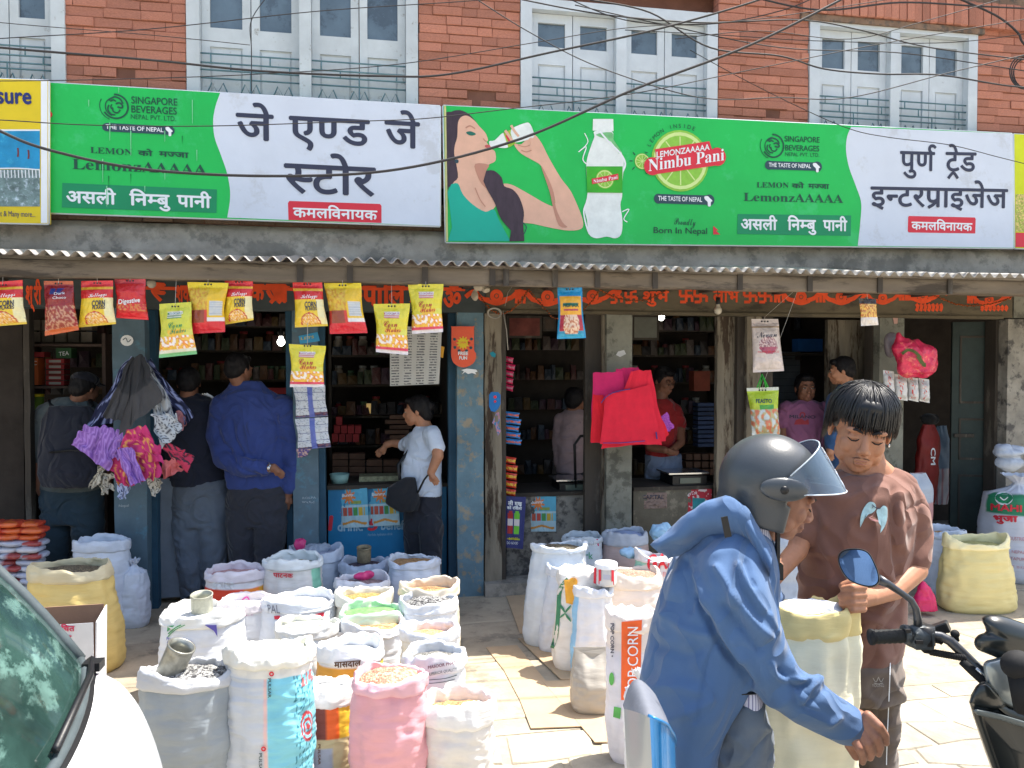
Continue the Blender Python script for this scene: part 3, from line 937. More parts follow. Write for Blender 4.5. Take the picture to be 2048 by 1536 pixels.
def pill(R, P, x0, y0, x1, y1, h, txt, fs):
	def f(g):
		P.poly(g, [(x0, y0 - h), (x1, y1 - h), (x1, y1), (x0, y0)], 2)
		P.disc(g, (x0, y0 - h / 2), h / 2, 2); P.disc(g, (x1, y1 - h / 2), h / 2 * 1.12, 2)
	deco(R, 'pill', m_slate, f)
	def t(g):
		P.text(g, txt, (x0 - 1, y0 - h * .32), (x1 - h * .75, y1 - h * .32), fs, bold=.02)
		hx, hy = x1 - h * .05, y1 - h * .5
		P.poly(g, smooth_px([(hx - h * .45, hy - h * .38), (hx - h * .1, hy - h * .42), (hx + h * .12, hy - h * .2), (hx + h * .3, hy - h * .05), (hx + h * .38, hy + h * .12), (hx + h * .22, hy + h * .2), (hx + h * .2, hy + h * .62), (hx - h * .08, hy + h * .62), (hx - h * .12, hy + h * .2), (hx - h * .4, hy - h * .08)], 3, True), 3)
	deco(R, 'lettering', m_pw, t)
# board over the left shop
R1, P1 = board('shop_sign', 'green and white shop sign with जे एण्ड जे स्टोर in large dark letters', (95, 165), (880, 212), (880, 452), (95, 425), 5.50, m_pgreen, m_pw)
wv = Z1([(1290, 540), (1262, 620), (1248, 700), (1255, 800), (1290, 900), (1325, 1000), (1345, 1100), (1345, 1180), (1330, 1273)])
deco(R1, 'white_field', m_pskyw, lambda g: P1.poly(g, smooth_px(wv, 4) + [(880, 452), (880, 212)], 1))
logo(R1, P1, 231, 213, 1)
def f(g):
	P1.text(g, 'SINGAPORE', (263, 207), (355, 211.5), 14, bold=.012); P1.text(g, 'BEVERAGES', (263, 225), (354, 229.5), 14, bold=.012); P1.text(g, 'NEPAL PVT. LTD.', (262, 238), (352, 242.5), 9.5)
	P1.text(g, '𝐋𝐄𝐌𝐎𝐍', (181, 306), (265, 311), 12.5, base=.7); P1.text(g, 'को', (276, 311), (306, 312.5), 9.5, bold=.03); P1.text(g, 'मज|जा', (318, 313), (378, 316), 10, bold=.03)
	P1.text(g, '𝐋𝐞𝐦𝐨𝐧𝐳𝐀𝐀𝐀𝐀𝐀', (145, 338), (414, 350), 21, base=.7)
deco(R1, 'lettering', m_inkg, f)
pill(R1, P1, 213, 263, 340, 270, 17, 'THE TASTE OF NEPAL', 8.5)
deco(R1, 'teal_panel', m_pteal, lambda g: P1.poly(g, [(125, 366), (434, 379), (433, 426), (124, 415)], 2))
def f(g):
	P1.text(g, 'असली', (133, 405), (233, 409), 22, bold=.028); P1.text(g, 'निम|बु', (259, 410), (341, 413), 22, bold=.028); P1.text(g, 'पानी', (354, 413), (423, 416), 22, bold=.028)
deco(R1, 'lettering', m_pw, f)
def f(g):
	P1.text(g, 'जे', (472, 278), (548, 282), 51, bold=.018); P1.text(g, 'एण|ड', (578, 284), (740, 292), 51, bold=.018); P1.text(g, 'जे', (769, 293), (840, 297), 51, bold=.018)
	P1.text(g, 'स|टोर', (568, 384), (752, 392), 56, bold=.018)
deco(R1, 'lettering', m_ink, f)
deco(R1, 'red_panel', m_pred, lambda g: P1.poly(g, [(579, 402), (760, 408), (763, 412), (763, 446), (577, 440), (576, 406)], 2))
deco(R1, 'lettering', m_pw, lambda g: P1.text(g, 'कमलविनायक', (586, 434), (755, 440), 18, bold=.025))
m_drip = mat('dried_drip', C(120, 206, 150), rough=.8, bump=0)
def f(g):
	for x, y, l in ((220, 245, 35), (262, 262, 48), (330, 262, 20), (385, 200, 46), (394, 300, 20), (206, 318, 45), (178, 200, 12), (330, 340, 18), (214, 372, 40), (238, 175, 10), (290, 372, 10)):
		P1.poly(g, [(x - 1.1, y), (x + 1.1, y), (x + .8, y + l), (x - .3, y + l + 3)], 4)
deco(R1, 'drip_mark', m_drip, f)
deco(R1, 'drip_mark', mat('drip_mark_dark', C(18, 120, 60), bump=0), lambda g: [P1.poly(g, [(x - 1, y), (x + 1, y), (x, y + l)], 5) for x, y, l in ((262, 348, 22), (218, 352, 30), (365, 272, 18))])
def f(g): P1.disc(g, (97, 229), 8, 2, a0=-pi / 2, a1=pi / 2)
deco(R1, 'red_mark', m_pred, f)
# board over the right shop
R2, P2 = board('shop_sign', 'long green sign with drinking woman, lime drink bottle and पुर्ण ट्रेड इन्टरप्राइजेज', (887, 211), (2025, 267), (2028, 496), (892, 484), 5.50, m_pgreen, m_pw)
wv = Z3([(1033, 745), (1010, 800), (1003, 880), (1020, 980), (1060, 1090), (1090, 1180), (1090, 1270), (1072, 1442)])
deco(R2, 'white_field', m_pskyw, lambda g: P2.poly(g, smooth_px(wv, 4) + [(2027, 495.6), (2025, 267.3)], 1))
deco(R2, 'pale_edge', mat('faded_edge', C(190, 190, 130), bump=0), lambda g: P2.poly(g, [(888, 212), (892, 212), (896, 483), (892, 483)], 5))
m_skin_p = mat('print_skin', C(222, 176, 152), rough=.5, var=.08, vs=9, bump=0); m_skin_s = mat('print_skin_deep', C(190, 136, 116), rough=.5, var=.06, vs=9, bump=0)
m_hair_p = mat('print_hair', C(62, 48, 60), rough=.5, var=.25, vs=16, bump=0, stretch=(2, 1, .6)); m_tealp = mat('print_teal', C(14, 172, 148), rough=.5, var=.06, vs=4, bump=0)
deco(R2, 'printed_hair', m_hair_p, lambda g: P2.poly(g, smooth_px(Z2([(614, 690), (650, 655), (700, 645), (750, 665), (785, 700), (808, 735), (820, 765), (760, 740), (720, 760), (735, 900), (720, 980), (790, 1040), (660, 1110), (640, 1090), (630, 1110), (624, 1000)]), 3, True), 2))
deco(R2, 'printed_skin', m_skin_p, lambda g: (
	P2.poly(g, smooth_px(Z2([(690, 720), (710, 685), (745, 678), (785, 705), (815, 740), (848, 775), (860, 800), (866, 822), (858, 832), (868, 850), (858, 862), (875, 872), (905, 885), (912, 930), (900, 950), (870, 965), (855, 1000), (850, 1050), (885, 1120), (920, 1180), (880, 1235), (800, 1235), (740, 1190), (690, 1130), (660, 1075), (690, 1040), (680, 960), (668, 900), (672, 850), (686, 800)]), 3, True), 3),
	P2.poly(g, smooth_px(Z2([(950, 1080), (1000, 1080), (1060, 1110), (1130, 1150), (1200, 1190), (1255, 1205), (1250, 1130), (1220, 1050), (1175, 970), (1130, 940), (1060, 900), (1025, 860), (1020, 840), (1060, 845), (1105, 800), (1140, 790), (1180, 840), (1220, 920), (1290, 1040), (1350, 1120), (1400, 1230), (1422, 1300), (1410, 1340), (1340, 1350), (1240, 1335), (1130, 1310), (1060, 1295), (1030, 1200), (980, 1140)]), 3, True), 3),
	P2.stroke(g, Z2([(1000, 735), (1020, 770), (1045, 800)]), 5, 7), P2.stroke(g, Z2([(965, 765), (990, 800), (1012, 835)]), 5.5, 7), P2.stroke(g, Z2([(1110, 810), (1125, 840), (1110, 870)]), 6, 7)))
deco(R2, 'printed_shade', m_skin_s, lambda g: (
	P2.poly(g, smooth_px(Z2([(790, 960), (870, 965), (855, 1000), (848, 1050), (870, 1110), (830, 1080), (800, 1020)]), 3, True), 4),
	P2.poly(g, smooth_px(Z2([(1175, 970), (1220, 1050), (1250, 1130), (1262, 1215), (1300, 1300), (1330, 1330), (1280, 1320), (1245, 1210), (1225, 1120)]), 3, True), 4),
	P2.stroke(g, Z2([(735, 750), (760, 738), (790, 755)]), 2.6, 5), P2.stroke(g, Z2([(838, 812), (848, 825), (858, 828)]), 2, 5),
	P2.stroke(g, Z2([(790, 1100), (820, 1170), (850, 1210)]), 2, 5), P2.stroke(g, Z2([(1060, 880), (1090, 890), (1120, 880)]), 2, 5), P2.stroke(g, Z2([(1040, 850), (1080, 860), (1110, 850)]), 1.6, 5)))
deco(R2, 'printed_eye', mat('print_eye', C(40, 110, 96), bump=0), lambda g: P2.poly(g, smooth_px(Z2([(738, 775), (765, 770), (795, 785), (775, 795), (750, 790)]), 3, True), 5))
deco(R2, 'printed_lips', mat('print_lips', C(192, 92, 92), bump=0), lambda g: P2.poly(g, smooth_px(Z2([(848, 852), (868, 848), (886, 858), (870, 868), (852, 864)]), 3, True), 5))
deco(R2, 'printed_top', m_tealp, lambda g: P2.poly(g, smooth_px(Z2([(650, 1080), (690, 1075), (720, 1140), (780, 1200), (850, 1240), (900, 1225), (930, 1290), (990, 1400)]), 3) + Z2([(995, 1412), (632, 1410)]) + smooth_px(Z2([(655, 1330), (640, 1200), (628, 1130)]), 3), 4))
deco(R2, 'printed_hair', m_hair_p, lambda g: P2.poly(g, smooth_px(Z2([(855, 1000), (900, 1000), (945, 1040), (960, 1090), (1010, 1110), (1050, 1160), (1075, 1240), (1070, 1300)]), 3) + Z2([(1078, 1412), (990, 1414)]) + smooth_px(Z2([(1000, 1350), (940, 1280), (905, 1190), (860, 1110), (838, 1060)]), 3), 6))
deco(R2, 'printed_curl', m_slate, lambda g: (P2.stroke(g, Z2([(1065, 1300), (1090, 1330), (1075, 1370)]), 1.6, 6), P2.disc(g, Z2([(682, 945)])[0], 4, 6)))
# tilted bottle she drinks from
m_bot = mat('print_bottle', C(226, 232, 230), rough=.5, var=.1, vs=14, bump=0)
deco(R2, 'printed_bottle', m_bot, lambda g: (P2.poly(g, smooth_px(Z2([(872, 828), (905, 822), (950, 780), (975, 790), (990, 850), (965, 868), (905, 862), (880, 858)]), 3, True), 5),
	P2.poly(g, smooth_px(Z2([(1000, 760), (1080, 722), (1112, 728), (1135, 790), (1120, 812), (1035, 835), (1012, 820)]), 3, True), 6)))
deco(R2, 'printed_label', mat('print_label_mix', C(150, 190, 60), bump=0, var=.2, vs=30), lambda g: P2.poly(g, Z2([(955, 778), (1000, 760), (1030, 838), (985, 866)]), 6))
deco(R2, 'printed_label', m_pred, lambda g: P2.poly(g, Z2([(966, 795), (988, 780), (1005, 820), (985, 832)]), 7))
# standing bottle
deco(R2, 'printed_bottle', m_bot, lambda g: (P2.poly(g, Z2([(1480, 697), (1598, 697), (1600, 768), (1478, 765)]), 3),
	P2.poly(g, smooth_px(Z2([(1490, 768), (1590, 768), (1600, 820), (1640, 880), (1660, 950), (1652, 1060), (1650, 1150), (1640, 1200), (1652, 1290), (1645, 1370), (1610, 1395), (1560, 1385), (1500, 1395), (1455, 1370), (1445, 1290), (1430, 1220), (1448, 1130), (1440, 1000), (1445, 930), (1470, 850), (1488, 800)]), 3, True), 3)))
deco(R2, 'printed_splash', m_pw, lambda g: (P2.stroke(g, Z2([(1520, 770), (1570, 830), (1640, 900), (1668, 960), (1650, 1010)]), 3.5, 5), P2.stroke(g, Z2([(1395, 890), (1440, 860), (1420, 930), (1440, 960)]), 2, 4), P2.stroke(g, Z2([(1430, 780), (1450, 830), (1420, 870)]), 1.6, 4),
	P2.stroke(g, Z2([(1650, 1240), (1690, 1225), (1660, 1280), (1680, 1300)]), 2, 4), P2.stroke(g, Z2([(1440, 1190), (1425, 1240), (1440, 1320), (1458, 1370)]), 3, 5)))
deco(R2, 'printed_shade', mat('print_bottle_shade', C(120, 190, 130), bump=0, var=.2, vs=20), lambda g: P2.poly(g, smooth_px(Z2([(1495, 790), (1585, 830), (1630, 900), (1640, 880), (1600, 820), (1588, 775)]), 3, True), 4))
deco(R2, 'printed_label', mat('print_label_green', C(64, 176, 52), bump=0), lambda g: P2.poly(g, Z2([(1440, 975), (1652, 975), (1650, 1130), (1445, 1128)]), 6))
m_lime = mat('print_lime', C(140, 196, 70), rough=.5, var=.1, vs=30, bump=0); m_limel = mat('print_lime_pale', C(206, 228, 150), bump=0, var=.05)
def lime(cx, cy, r, k=4):
	deco(R2, 'printed_lime', m_lime, lambda g: P2.disc(g, (cx, cy), r, k))
	deco(R2, 'printed_lime', m_limel, lambda g: (P2.disc(g, (cx, cy), r * .93, k + 1, r0=r * .82), [P2.stroke(g, [(cx, cy), (cx + cos(a) * r * .85, cy + sin(a) * r * .85)], r * .035 + .4, k + 1) for a in np.linspace(0, 2 * pi, 11)[:-1] + .3]))
lime(680 + 1548 / 2.926, 1050 / 2.926, 18, 7)
deco(R2, 'printed_banner', m_pred, lambda g: P2.poly(g, Z2([(1470, 1048), (1625, 1018), (1628, 1052), (1473, 1080)]), 9))
deco(R2, 'lettering', m_pw, lambda g: P2.text(g, '𝐍𝐢𝐦𝐛𝐮 𝐏𝐚𝐧𝐢', (1186, 367), (1234, 358), 7, 10, base=.7))
lime(1360, 322, 57); lime(1284, 323, 15)
def cw(g):
	s_ = 'FRESH LEMON INSIDE'
	for i, ch in enumerate(s_):
		if ch == ' ': continue
		a = radians(200 - i * 7.8); r = 66; x = 1360 + cos(a) * r; y = 322 - sin(a) * r
		V, Fc = glyph(ch); u0, v0 = P2.px(x, y); sc = .043; aa = a - pi / 2
		w = max(p[0] for p in V)
		g.add([P2.pt(u0 + ((p[0] - w / 2) * cos(aa) - p[1] * sin(aa)) * sc, v0 + ((p[0] - w / 2) * sin(aa) + p[1] * cos(aa)) * sc, 4) for p in V], Fc)
deco(R2, 'lettering', m_inkg, cw)
def rr(g, a, b, h, k, rd=6):
	"""slanted banner with round ends between two baseline pixels"""
	P2.poly(g, [(a[0], a[1] - h), (b[0], b[1] - h), b, a], k)
	P2.disc(g, (a[0], a[1] - h / 2), h / 2, k, n=16); P2.disc(g, (b[0], b[1] - h / 2), h / 2, k, n=16)
deco(R2, 'printed_banner', m_pred, lambda g: (rr(g, (1304, 350), (1434, 331), 34, 7), P2.poly(g, [(1309, 299), (1418, 283), (1424, 303), (1313, 320)], 7)))
deco(R2, 'lettering', m_pw, lambda g: (P2.text(g, '𝐍𝐢𝐦𝐛𝐮 𝐏𝐚𝐧𝐢', (1296, 343), (1447, 321), 24, 9, base=.7), P2.text(g, 'LEMONZAAAAA', (1312, 316), (1418, 300), 11.5, 9, bold=.02)))
pill(R2, P2, 1317, 407, 1418, 410, 19, 'THE TASTE OF NEPAL', 9)
deco(R2, 'lettering', m_inkg, lambda g: (P2.text(g, '𝓟𝓻𝓸𝓾𝓭𝓵𝔂', (1348, 449), (1391, 451), 15, base=.7), P2.text(g, 'Born In Nepal', (1307, 466), (1414, 468), 12, bold=.01)))
deco(R2, 'flag_print', m_pred, lambda g: P2.poly(g, [(1426, 452), (1437, 461), (1431, 461), (1440, 469), (1426, 469)], 3))
logo(R2, P2, 1546, 292, .82)
def f(g):
	P2.text(g, 'SINGAPORE', (1569, 283), (1639, 285.5), 11, bold=.012); P2.text(g, 'BEVERAGES', (1570, 301), (1638, 303), 11, bold=.012); P2.text(g, 'NEPAL PVT. LTD.', (1570, 312), (1638, 314), 7.5)
	P2.text(g, '𝐋𝐄𝐌𝐎𝐍', (1513, 375), (1577, 376), 11, base=.7); P2.text(g, 'को', (1583, 376), (1608, 376.6), 8.5, bold=.03); P2.text(g, 'मज|जा', (1616, 377), (1658, 378), 9, bold=.03)
	P2.text(g, '𝐋𝐞𝐦𝐨𝐧𝐳𝐀𝐀𝐀𝐀𝐀', (1487, 402), (1686, 406), 17, base=.7)
	for a in (0.2, .9, 1.6): P2.stroke(g, [(1284 + cos(2.2 + a) * 19, 323 - sin(2.2 + a) * 19), (1284 + cos(2.2 + a) * 25, 323 - sin(2.2 + a) * 27)], 1.8, 3)
deco(R2, 'lettering', m_inkg, f)
pill(R2, P2, 1538, 339, 1634, 342, 17, 'THE TASTE OF NEPAL', 8)
deco(R2, 'teal_panel', m_pteal, lambda g: P2.poly(g, [(1475, 428), (1702, 431), (1701, 472), (1474, 468)], 2))
deco(R2, 'lettering', m_pw, lambda g: (P2.text(g, 'असली', (1481, 459), (1554, 460), 20, bold=.028), P2.text(g, 'निम|बु', (1574, 460), (1632, 461), 20, bold=.028), P2.text(g, 'पानी', (1645, 461), (1694, 462), 20, bold=.028)))
deco(R2, 'lettering', m_ink, lambda g: (P2.text(g, 'पुण^', (1799, 340), (1872, 342), 37, bold=.018), P2.text(g, 'टे~ड', (1890, 342), (1952, 343), 37, bold=.018),
	P2.text(g, 'इन|टरप<ाइजेज', (1740, 412), (2015, 416), 38, bold=.018)))
deco(R2, 'red_panel', m_pred, lambda g: P2.poly(g, [(1818, 432), (1949, 435), (1951, 438), (1950, 467), (1817, 465), (1815, 462), (1816, 434)], 2))
deco(R2, 'lettering', m_pw, lambda g: P2.text(g, 'कमलविनायक', (1822, 459), (1944, 462), 15, bold=.025))
# yellow board cut by the left edge of the view
R0, P0 = board('shop_sign', 'yellow and blue sign with pool picture at the far left', (-260, 148), (96, 161), (96, 447), (-260, 440), 5.46, m_yel, m_pw)
deco(R0, 'white_edge', m_pw, lambda g: P0.poly(g, [(82, 161.5), (95, 162), (95, 446), (82, 446)], 1))
m_pool = mat('print_pool', C(30, 140, 190), rough=.4, var=.25, vs=7, bump=0, col2=C(70, 176, 206), thr=.6)
deco(R0, 'printed_picture', m_pool, lambda g: P0.poly(g, [(-240, 262), (80, 262), (80, 338), (-240, 338)], 2))
deco(R0, 'printed_picture', mat('print_crowd', C(110, 132, 132), rough=.4, var=.5, vs=22, bump=0, col2=C(170, 186, 196), thr=.58), lambda g: P0.poly(g, [(-240, 339), (80, 339), (80, 413), (-240, 413)], 2))
deco(R0, 'printed_swimmer', mat('print_swimmer', C(120, 60, 60), bump=0), lambda g: [P0.stroke(g, [(x, y), (x + 1, y + 10), (x, y + 18)], 3.5, 3) for x, y in ((36, 296), (57, 300))])
deco(R0, 'printed_railing', m_pw, lambda g: [P0.stroke(g, [(x, 340), (x + 1, 356)], 2, 3) for x in range(2, 80, 7)] and P0.stroke(g, [(0, 337), (40, 337), (80, 340)], 2.5, 3))
m_inkb = mat('print_blue', C(40, 52, 110), bump=0)
deco(R0, 'lettering', m_inkb, lambda g: (P0.text(g, 'isure', (-14, 206), (64, 208), 32, bold=.03), P0.text(g, 'aurant & Many more...', (-22, 432), (71, 434), 11)))
deco(R0, 'white_strip', m_pw, lambda g: P0.poly(g, [(-240, 259), (80, 259), (80, 262), (-240, 262)], 2))
# board cut by the right edge
R3, P3 = board('shop_sign', 'lime yellow sign with red strip at the far right edge', (2029, 268), (2300, 282), (2300, 506), (2031, 496), 5.50, mat('print_lime_yellow', C(206, 214, 40), bump=0, var=.08), m_pw)
deco(R3, 'red_strip', m_pred, lambda g: P3.poly(g, [(2031, 465), (2298, 474), (2298, 504), (2031, 494)], 1))
deco(R3, 'printed_food', mat('print_food', C(150, 170, 70), var=.5, vs=30, bump=0, col2=C(214, 190, 120), thr=.5), lambda g: P3.poly(g, [(2031, 388), (2298, 396), (2298, 472), (2031, 463)], 1))
# ------------------------------------------------------------ overhead cables
def cable(pts, w, lab, m=None):
	"""pts: (px, py, Y)"""
	q = [at(*p) for p in pts]; s = []
	for i in range(len(q) - 1):
		p0 = q[max(i - 1, 0)]; p1 = q[i]; p2 = q[i + 1]; p3 = q[min(i + 2, len(q) - 1)]
		for k in range(8):
			t = k / 8
			s.append(.5 * ((2 * p1) + (p2 - p0) * t + (2 * p0 - 5 * p1 + 4 * p2 - p3) * t * t + (3 * p1 - p0 - 3 * p2 + p3) * t ** 3))
	s.append(q[-1])
	g = MB(); g.tube(s, w, 6)
	obj('overhead_cable', g, m or m_cable, label=lab, cat='cable', group='cables strung across the facade')
Yc = 4.6
cable([(-150, 75, Yc), (0, 95, Yc), (300, 120, Yc), (520, 142, Yc), (760, 152, Yc), (900, 148, Yc), (1100, 105, Yc), (1300, 62, Yc), (1480, 12, Yc), (1600, -30, Yc)], .0065, 'thick cable sagging over left windows and rising past the second window')
cable([(-150, 180, 4.3), (0, 262, 4.3), (110, 303, 4.3), (300, 340, 4.3), (560, 352, 4.3), (800, 338, 4.3), (1040, 278, 4.3), (1270, 178, 4.3), (1500, 90, 4.3), (1700, -10, 4.3)], .0075, 'heavy black cable crossing both green signs and rising to upper right')
cable([(-150, 88, 4.9), (0, 77, 4.9), (300, 58, 4.9), (640, 22, 4.9), (960, 0, 4.9), (1100, -20, 4.9)], .003, 'thin wire rising across the top of the left windows')
cable([(-150, 160, 4.8), (0, 162, 4.8), (250, 158, 4.8), (520, 148, 4.8), (800, 128, 4.8), (1070, 85, 4.8), (1260, 55, 4.8), (1500, 40, 4.8), (1800, -5, 4.8)], .0028, 'thin wire running just above the left green sign')
cable([(-150, 235, 4.7), (0, 240, 4.7), (180, 250, 4.7), (420, 252, 4.7), (700, 243, 4.7), (850, 237, 4.7), (1000, 220, 4.7), (1260, 188, 4.7), (1500, 140, 4.7), (1760, 88, 4.7), (2100, 30, 4.7)], .003, 'thin wire crossing the large dark letters of the left sign')
cable([(-120, 27, 5.0), (0, 45, 5.0), (300, 70, 5.0), (500, 90, 5.0)], .0024, 'faint wire over the far left pier')
cable([(940, -10, 4.7), (1060, 65, 4.7), (1200, 135, 4.7), (1400, 195, 4.7), (1560, 195, 4.7), (1700, 195, 4.7), (1900, 145, 4.7), (2100, 98, 4.7)], .0035, 'cable dipping low across the right windows before the last pier')
cable([(1180, 0, 4.9), (1300, 25, 4.9), (1420, 95, 4.9), (1560, 112, 4.9), (1650, 138, 4.9), (1760, 148, 4.9), (1880, 150, 4.9), (2020, 172, 4.9), (2150, 180, 4.9)], .006, 'wavy thick cable crossing the right window panes')
cable([(1000, -10, 5.0), (1200, 28, 5.0), (1400, 45, 5.0), (1600, 40, 5.0), (1720, 60, 5.0), (1860, 95, 5.0), (2100, 125, 5.0)], .005, 'cable over the soldier bricks and right window head')
cable([(1250, 60, 5.1), (1440, 70, 5.1), (1640, 82, 5.1), (1900, 85, 5.1), (2100, 60, 5.1)], .003, 'thin grey wire level with the upper right panes')
cable([(1380, 100, 5.1), (1480, 155, 5.1), (1600, 215, 5.1), (1700, 258, 5.1), (1780, 275, 5.1), (1900, 290, 5.1), (2000, 315, 5.1), (2120, 345, 5.1)], .003, 'thin pale wire dropping across the right sign')
cable([(1490, -10, 5.2), (1640, 20, 5.2), (1800, 5, 5.2), (1950, 12, 5.2), (2110, 20, 5.2)], .007, 'bundled cable along the top right corner')
cable([(1100, -20, 5.2), (1250, 40, 5.2), (1420, 48, 5.2), (1560, 22, 5.2), (1640, -10, 5.2)], .004, 'cable looping over the second window head')
cable([(1900, -10, 5.2), (1990, 30, 5.2), (2035, 65, 5.2), (2050, 90, 5.2), (2120, 150, 5.2)], .008, 'thick cable curling down at the top right corner')
cable([(545, -20, 5.3), (503, 40, 5.3), (503, 100, 5.3), (503, 182, 5.3)], .003, 'vertical wire dropping in front of the second shutter leaf')
cable([(1350, 78, 5.0), (1520, 62, 5.0), (1700, 78, 5.0), (1850, 42, 5.0), (2100, -30, 5.0)], .003, 'thin wire rising to the top right over the last window')
cable([(1150, 10, 5.0), (1330, 50, 5.0), (1560, 95, 5.0), (1790, 105, 5.0), (1960, 128, 5.0), (2100, 150, 5.0)], .004, 'wire sloping down right across the last window panes')
g = MB()
for k in range(3):
	c = at(2048 + k * 5, 145, 5.2); r = .125 - k * .006
	g.tube([c + Vector((cos(a) * r, k * .012, sin(a) * r)) for a in np.linspace(0, 2 * pi, 30)], .005, 6)
obj('cable_coil', g, m_cable, label='coil of spare cable hanging at the right edge beside the last pier', cat='cable coil')
# ------------------------------------------------------------ people
from mathutils.bvhtree import BVHTree
CR = CM @ Vector((1, 0, 0)); CR.z = 0; CR.normalize()
CF = Vector((-CR.y, CR.x, 0)); CF = CF if CF.y > 0 else -CF
UP = Vector((0, 0, 1))
BASIS = Matrix((CR, CF, UP)).transposed()
class Wrap(Plane):
	"""flat print that follows the surface of real objects: print points are carried onto the surface"""
	def __init__(s, objs, step=.0015):
		V = []; Fc = []
		for o in objs:
			b = len(V); w = parent_origin(o)
			V += [v.co + w for v in o.data.vertices]; Fc += [tuple(i + b for i in p.vertices) for p in o.data.polygons]
		s.t = BVHTree.FromPolygons(V, Fc); s.step = step; s.n = 0; s.last = None
	def px(s, x, y): return (x, -y)
	def pt(s, u, v, k=1):
		r = ray(u, -v); c = Vector((0, 0, CAMZ)); rl = r.length
		h = s.t.ray_cast(c, r.normalized())
		d = h[3] if h[0] is not None else (s.last or 3.0)
		s.last = d
		return c + r.normalized() * (d - s.step * k)
def hair_mat(key, c, rough=.35):
	return mat(key, c, rough=.6, var=.3, vs=60, bump=.5, bs=120, stretch=(1, 1, .15), spec=.2)
m_hair = hair_mat('black_hair', C(26, 24, 26))
m_hairboy = mat('glossy_black_hair', C(20, 20, 23), rough=.42, var=.3, vs=50, bump=0, spec=.42)
m_skin = mat('skin', C(172, 122, 94), rough=.55, var=.14, vs=22, bump=.15, bs=300, bd=.001, sss=.12)
m_skind = mat('skin_brown', C(134, 92, 72), rough=.55, var=.1, vs=14, bump=.15, bs=300, bd=.001, sss=.1)
m_skinr = mat('skin_weathered', C(148, 104, 84), rough=.5, var=.16, vs=30, bump=.35, bs=190, bd=.0015, sss=.1)
m_lip = mat('lips', C(156, 100, 84), rough=.45, var=.1)
m_brow = mat('eyebrow', C(30, 24, 24), rough=.8)
m_eyew = mat('eye_white', C(200, 196, 190), rough=.2, bump=0); m_iris = mat('iris', C(26, 18, 14), rough=.15, bump=0)
def cloth(key, c, var=.12, **k):
	"""woven cloth with broad creases in the bump"""
	if key in MATS: return MATS[key]
	m = mat(key, c, rough=.9, var=var, vs=k.pop('vs', 7), bump=.35, bs=k.pop('bs', 260), bd=.0012, sheen=.15, **k)
	N, L = m.node_tree.nodes, m.node_tree.links
	P = N['Principled BSDF']; b1 = P.inputs['Normal'].links[0].from_node
	tc = N.new('ShaderNodeTexCoord'); n = N.new('ShaderNodeTexNoise'); n.inputs['Scale'].default_value = 4.2
	n.inputs['Detail'].default_value = 1.2; n.inputs['Distortion'].default_value = 1.0
	L.new(tc.outputs['Object'], n.inputs[0])
	mr = N.new('ShaderNodeMath'); mr.operation = 'PINGPONG'; mr.inputs[1].default_value = .12; L.new(n.outputs[0], mr.inputs[0])
	b = N.new('ShaderNodeBump'); b.inputs['Strength'].default_value = .8; b.inputs['Distance'].default_value = .12
	L.new(mr.outputs[0], b.inputs['Height']); L.new(b.outputs[0], b1.inputs['Normal'])
	return m
class Person:
	def __init__(s, label, d, voxel=.009, group=None, foot=None):
		s.d = d; s.L = {}; s.voxel = voxel
		base = atd(foot, 800, d); base.z = 0
		s.root = thing('person', label, 'person', base, group)
		s.ob = {}
	def mb(s, l): return s.L.setdefault(l, MB())
	def P(s, x, y, off=0): return atd(x, y, s.d + off)
	def sc(s): return F / s.d
	def st(s, l, rows):
		S = []
		for r in rows:
			xl, xr, y, b = r[:4]; off = r[4] if len(r) > 4 else 0
			S.append((s.P((xl + xr) / 2, y, off), CR * ((xr - xl) / 2 / s.sc()), CF * b))
		# order must be monotonous; close ends gently
		s.mb(l).stack(S, 22)
	def limb(s, l, pts, taper=True):
		q = [(s.P(p[0], p[1], p[3] if len(p) > 3 else 0), p[2] / s.sc()) for p in pts]
		for a, b in zip(q, q[1:]): s.mb(l).cap(a[0], a[1], b[0], b[1])
	def build(s, l, m, voxel=None, parent=None, name=None, **k):
		o = remesh(name or l, s.L[l], m, voxel or s.voxel, parent or s.root, **k)
		s.ob[l] = o; return o
	def hand(s, l, w, tip, size, off=0, thumb=1, curl=.3):
		"""generic small hand: wrist px, fingertip direction px, length in px"""
		w = Vector(w); t = (Vector(tip) - w).normalized(); n = Vector((-t.y, t.x)) * thumb
		L = size
		s.limb(l, [(*w, L * .17, off), (*(w + t * L * .42), L * .2, off)])
		for i in range(4):
			a = w + t * L * .45 + n * L * (.17 - .115 * i)
			fl = (.44, .5, .47, .37)[i] * L
			m1 = a + t * fl * .55 + n * (.03 - .02 * i) * L; e = a + t * fl + n * (.03 - .02 * i) * L
			s.limb(l, [(*a, L * .062, off), (*m1, L * .056, off + curl * fl / s.sc() * .4), (*e, L * .048, off + curl * fl / s.sc())])
		a = w + t * L * .12 + n * L * .12; s.limb(l, [(*a, L * .075, off), (*(a + t * L * .25 + n * L * .16), L * .06, off), (*(a + t * L * .42 + n * L * .18), L * .05, off)])
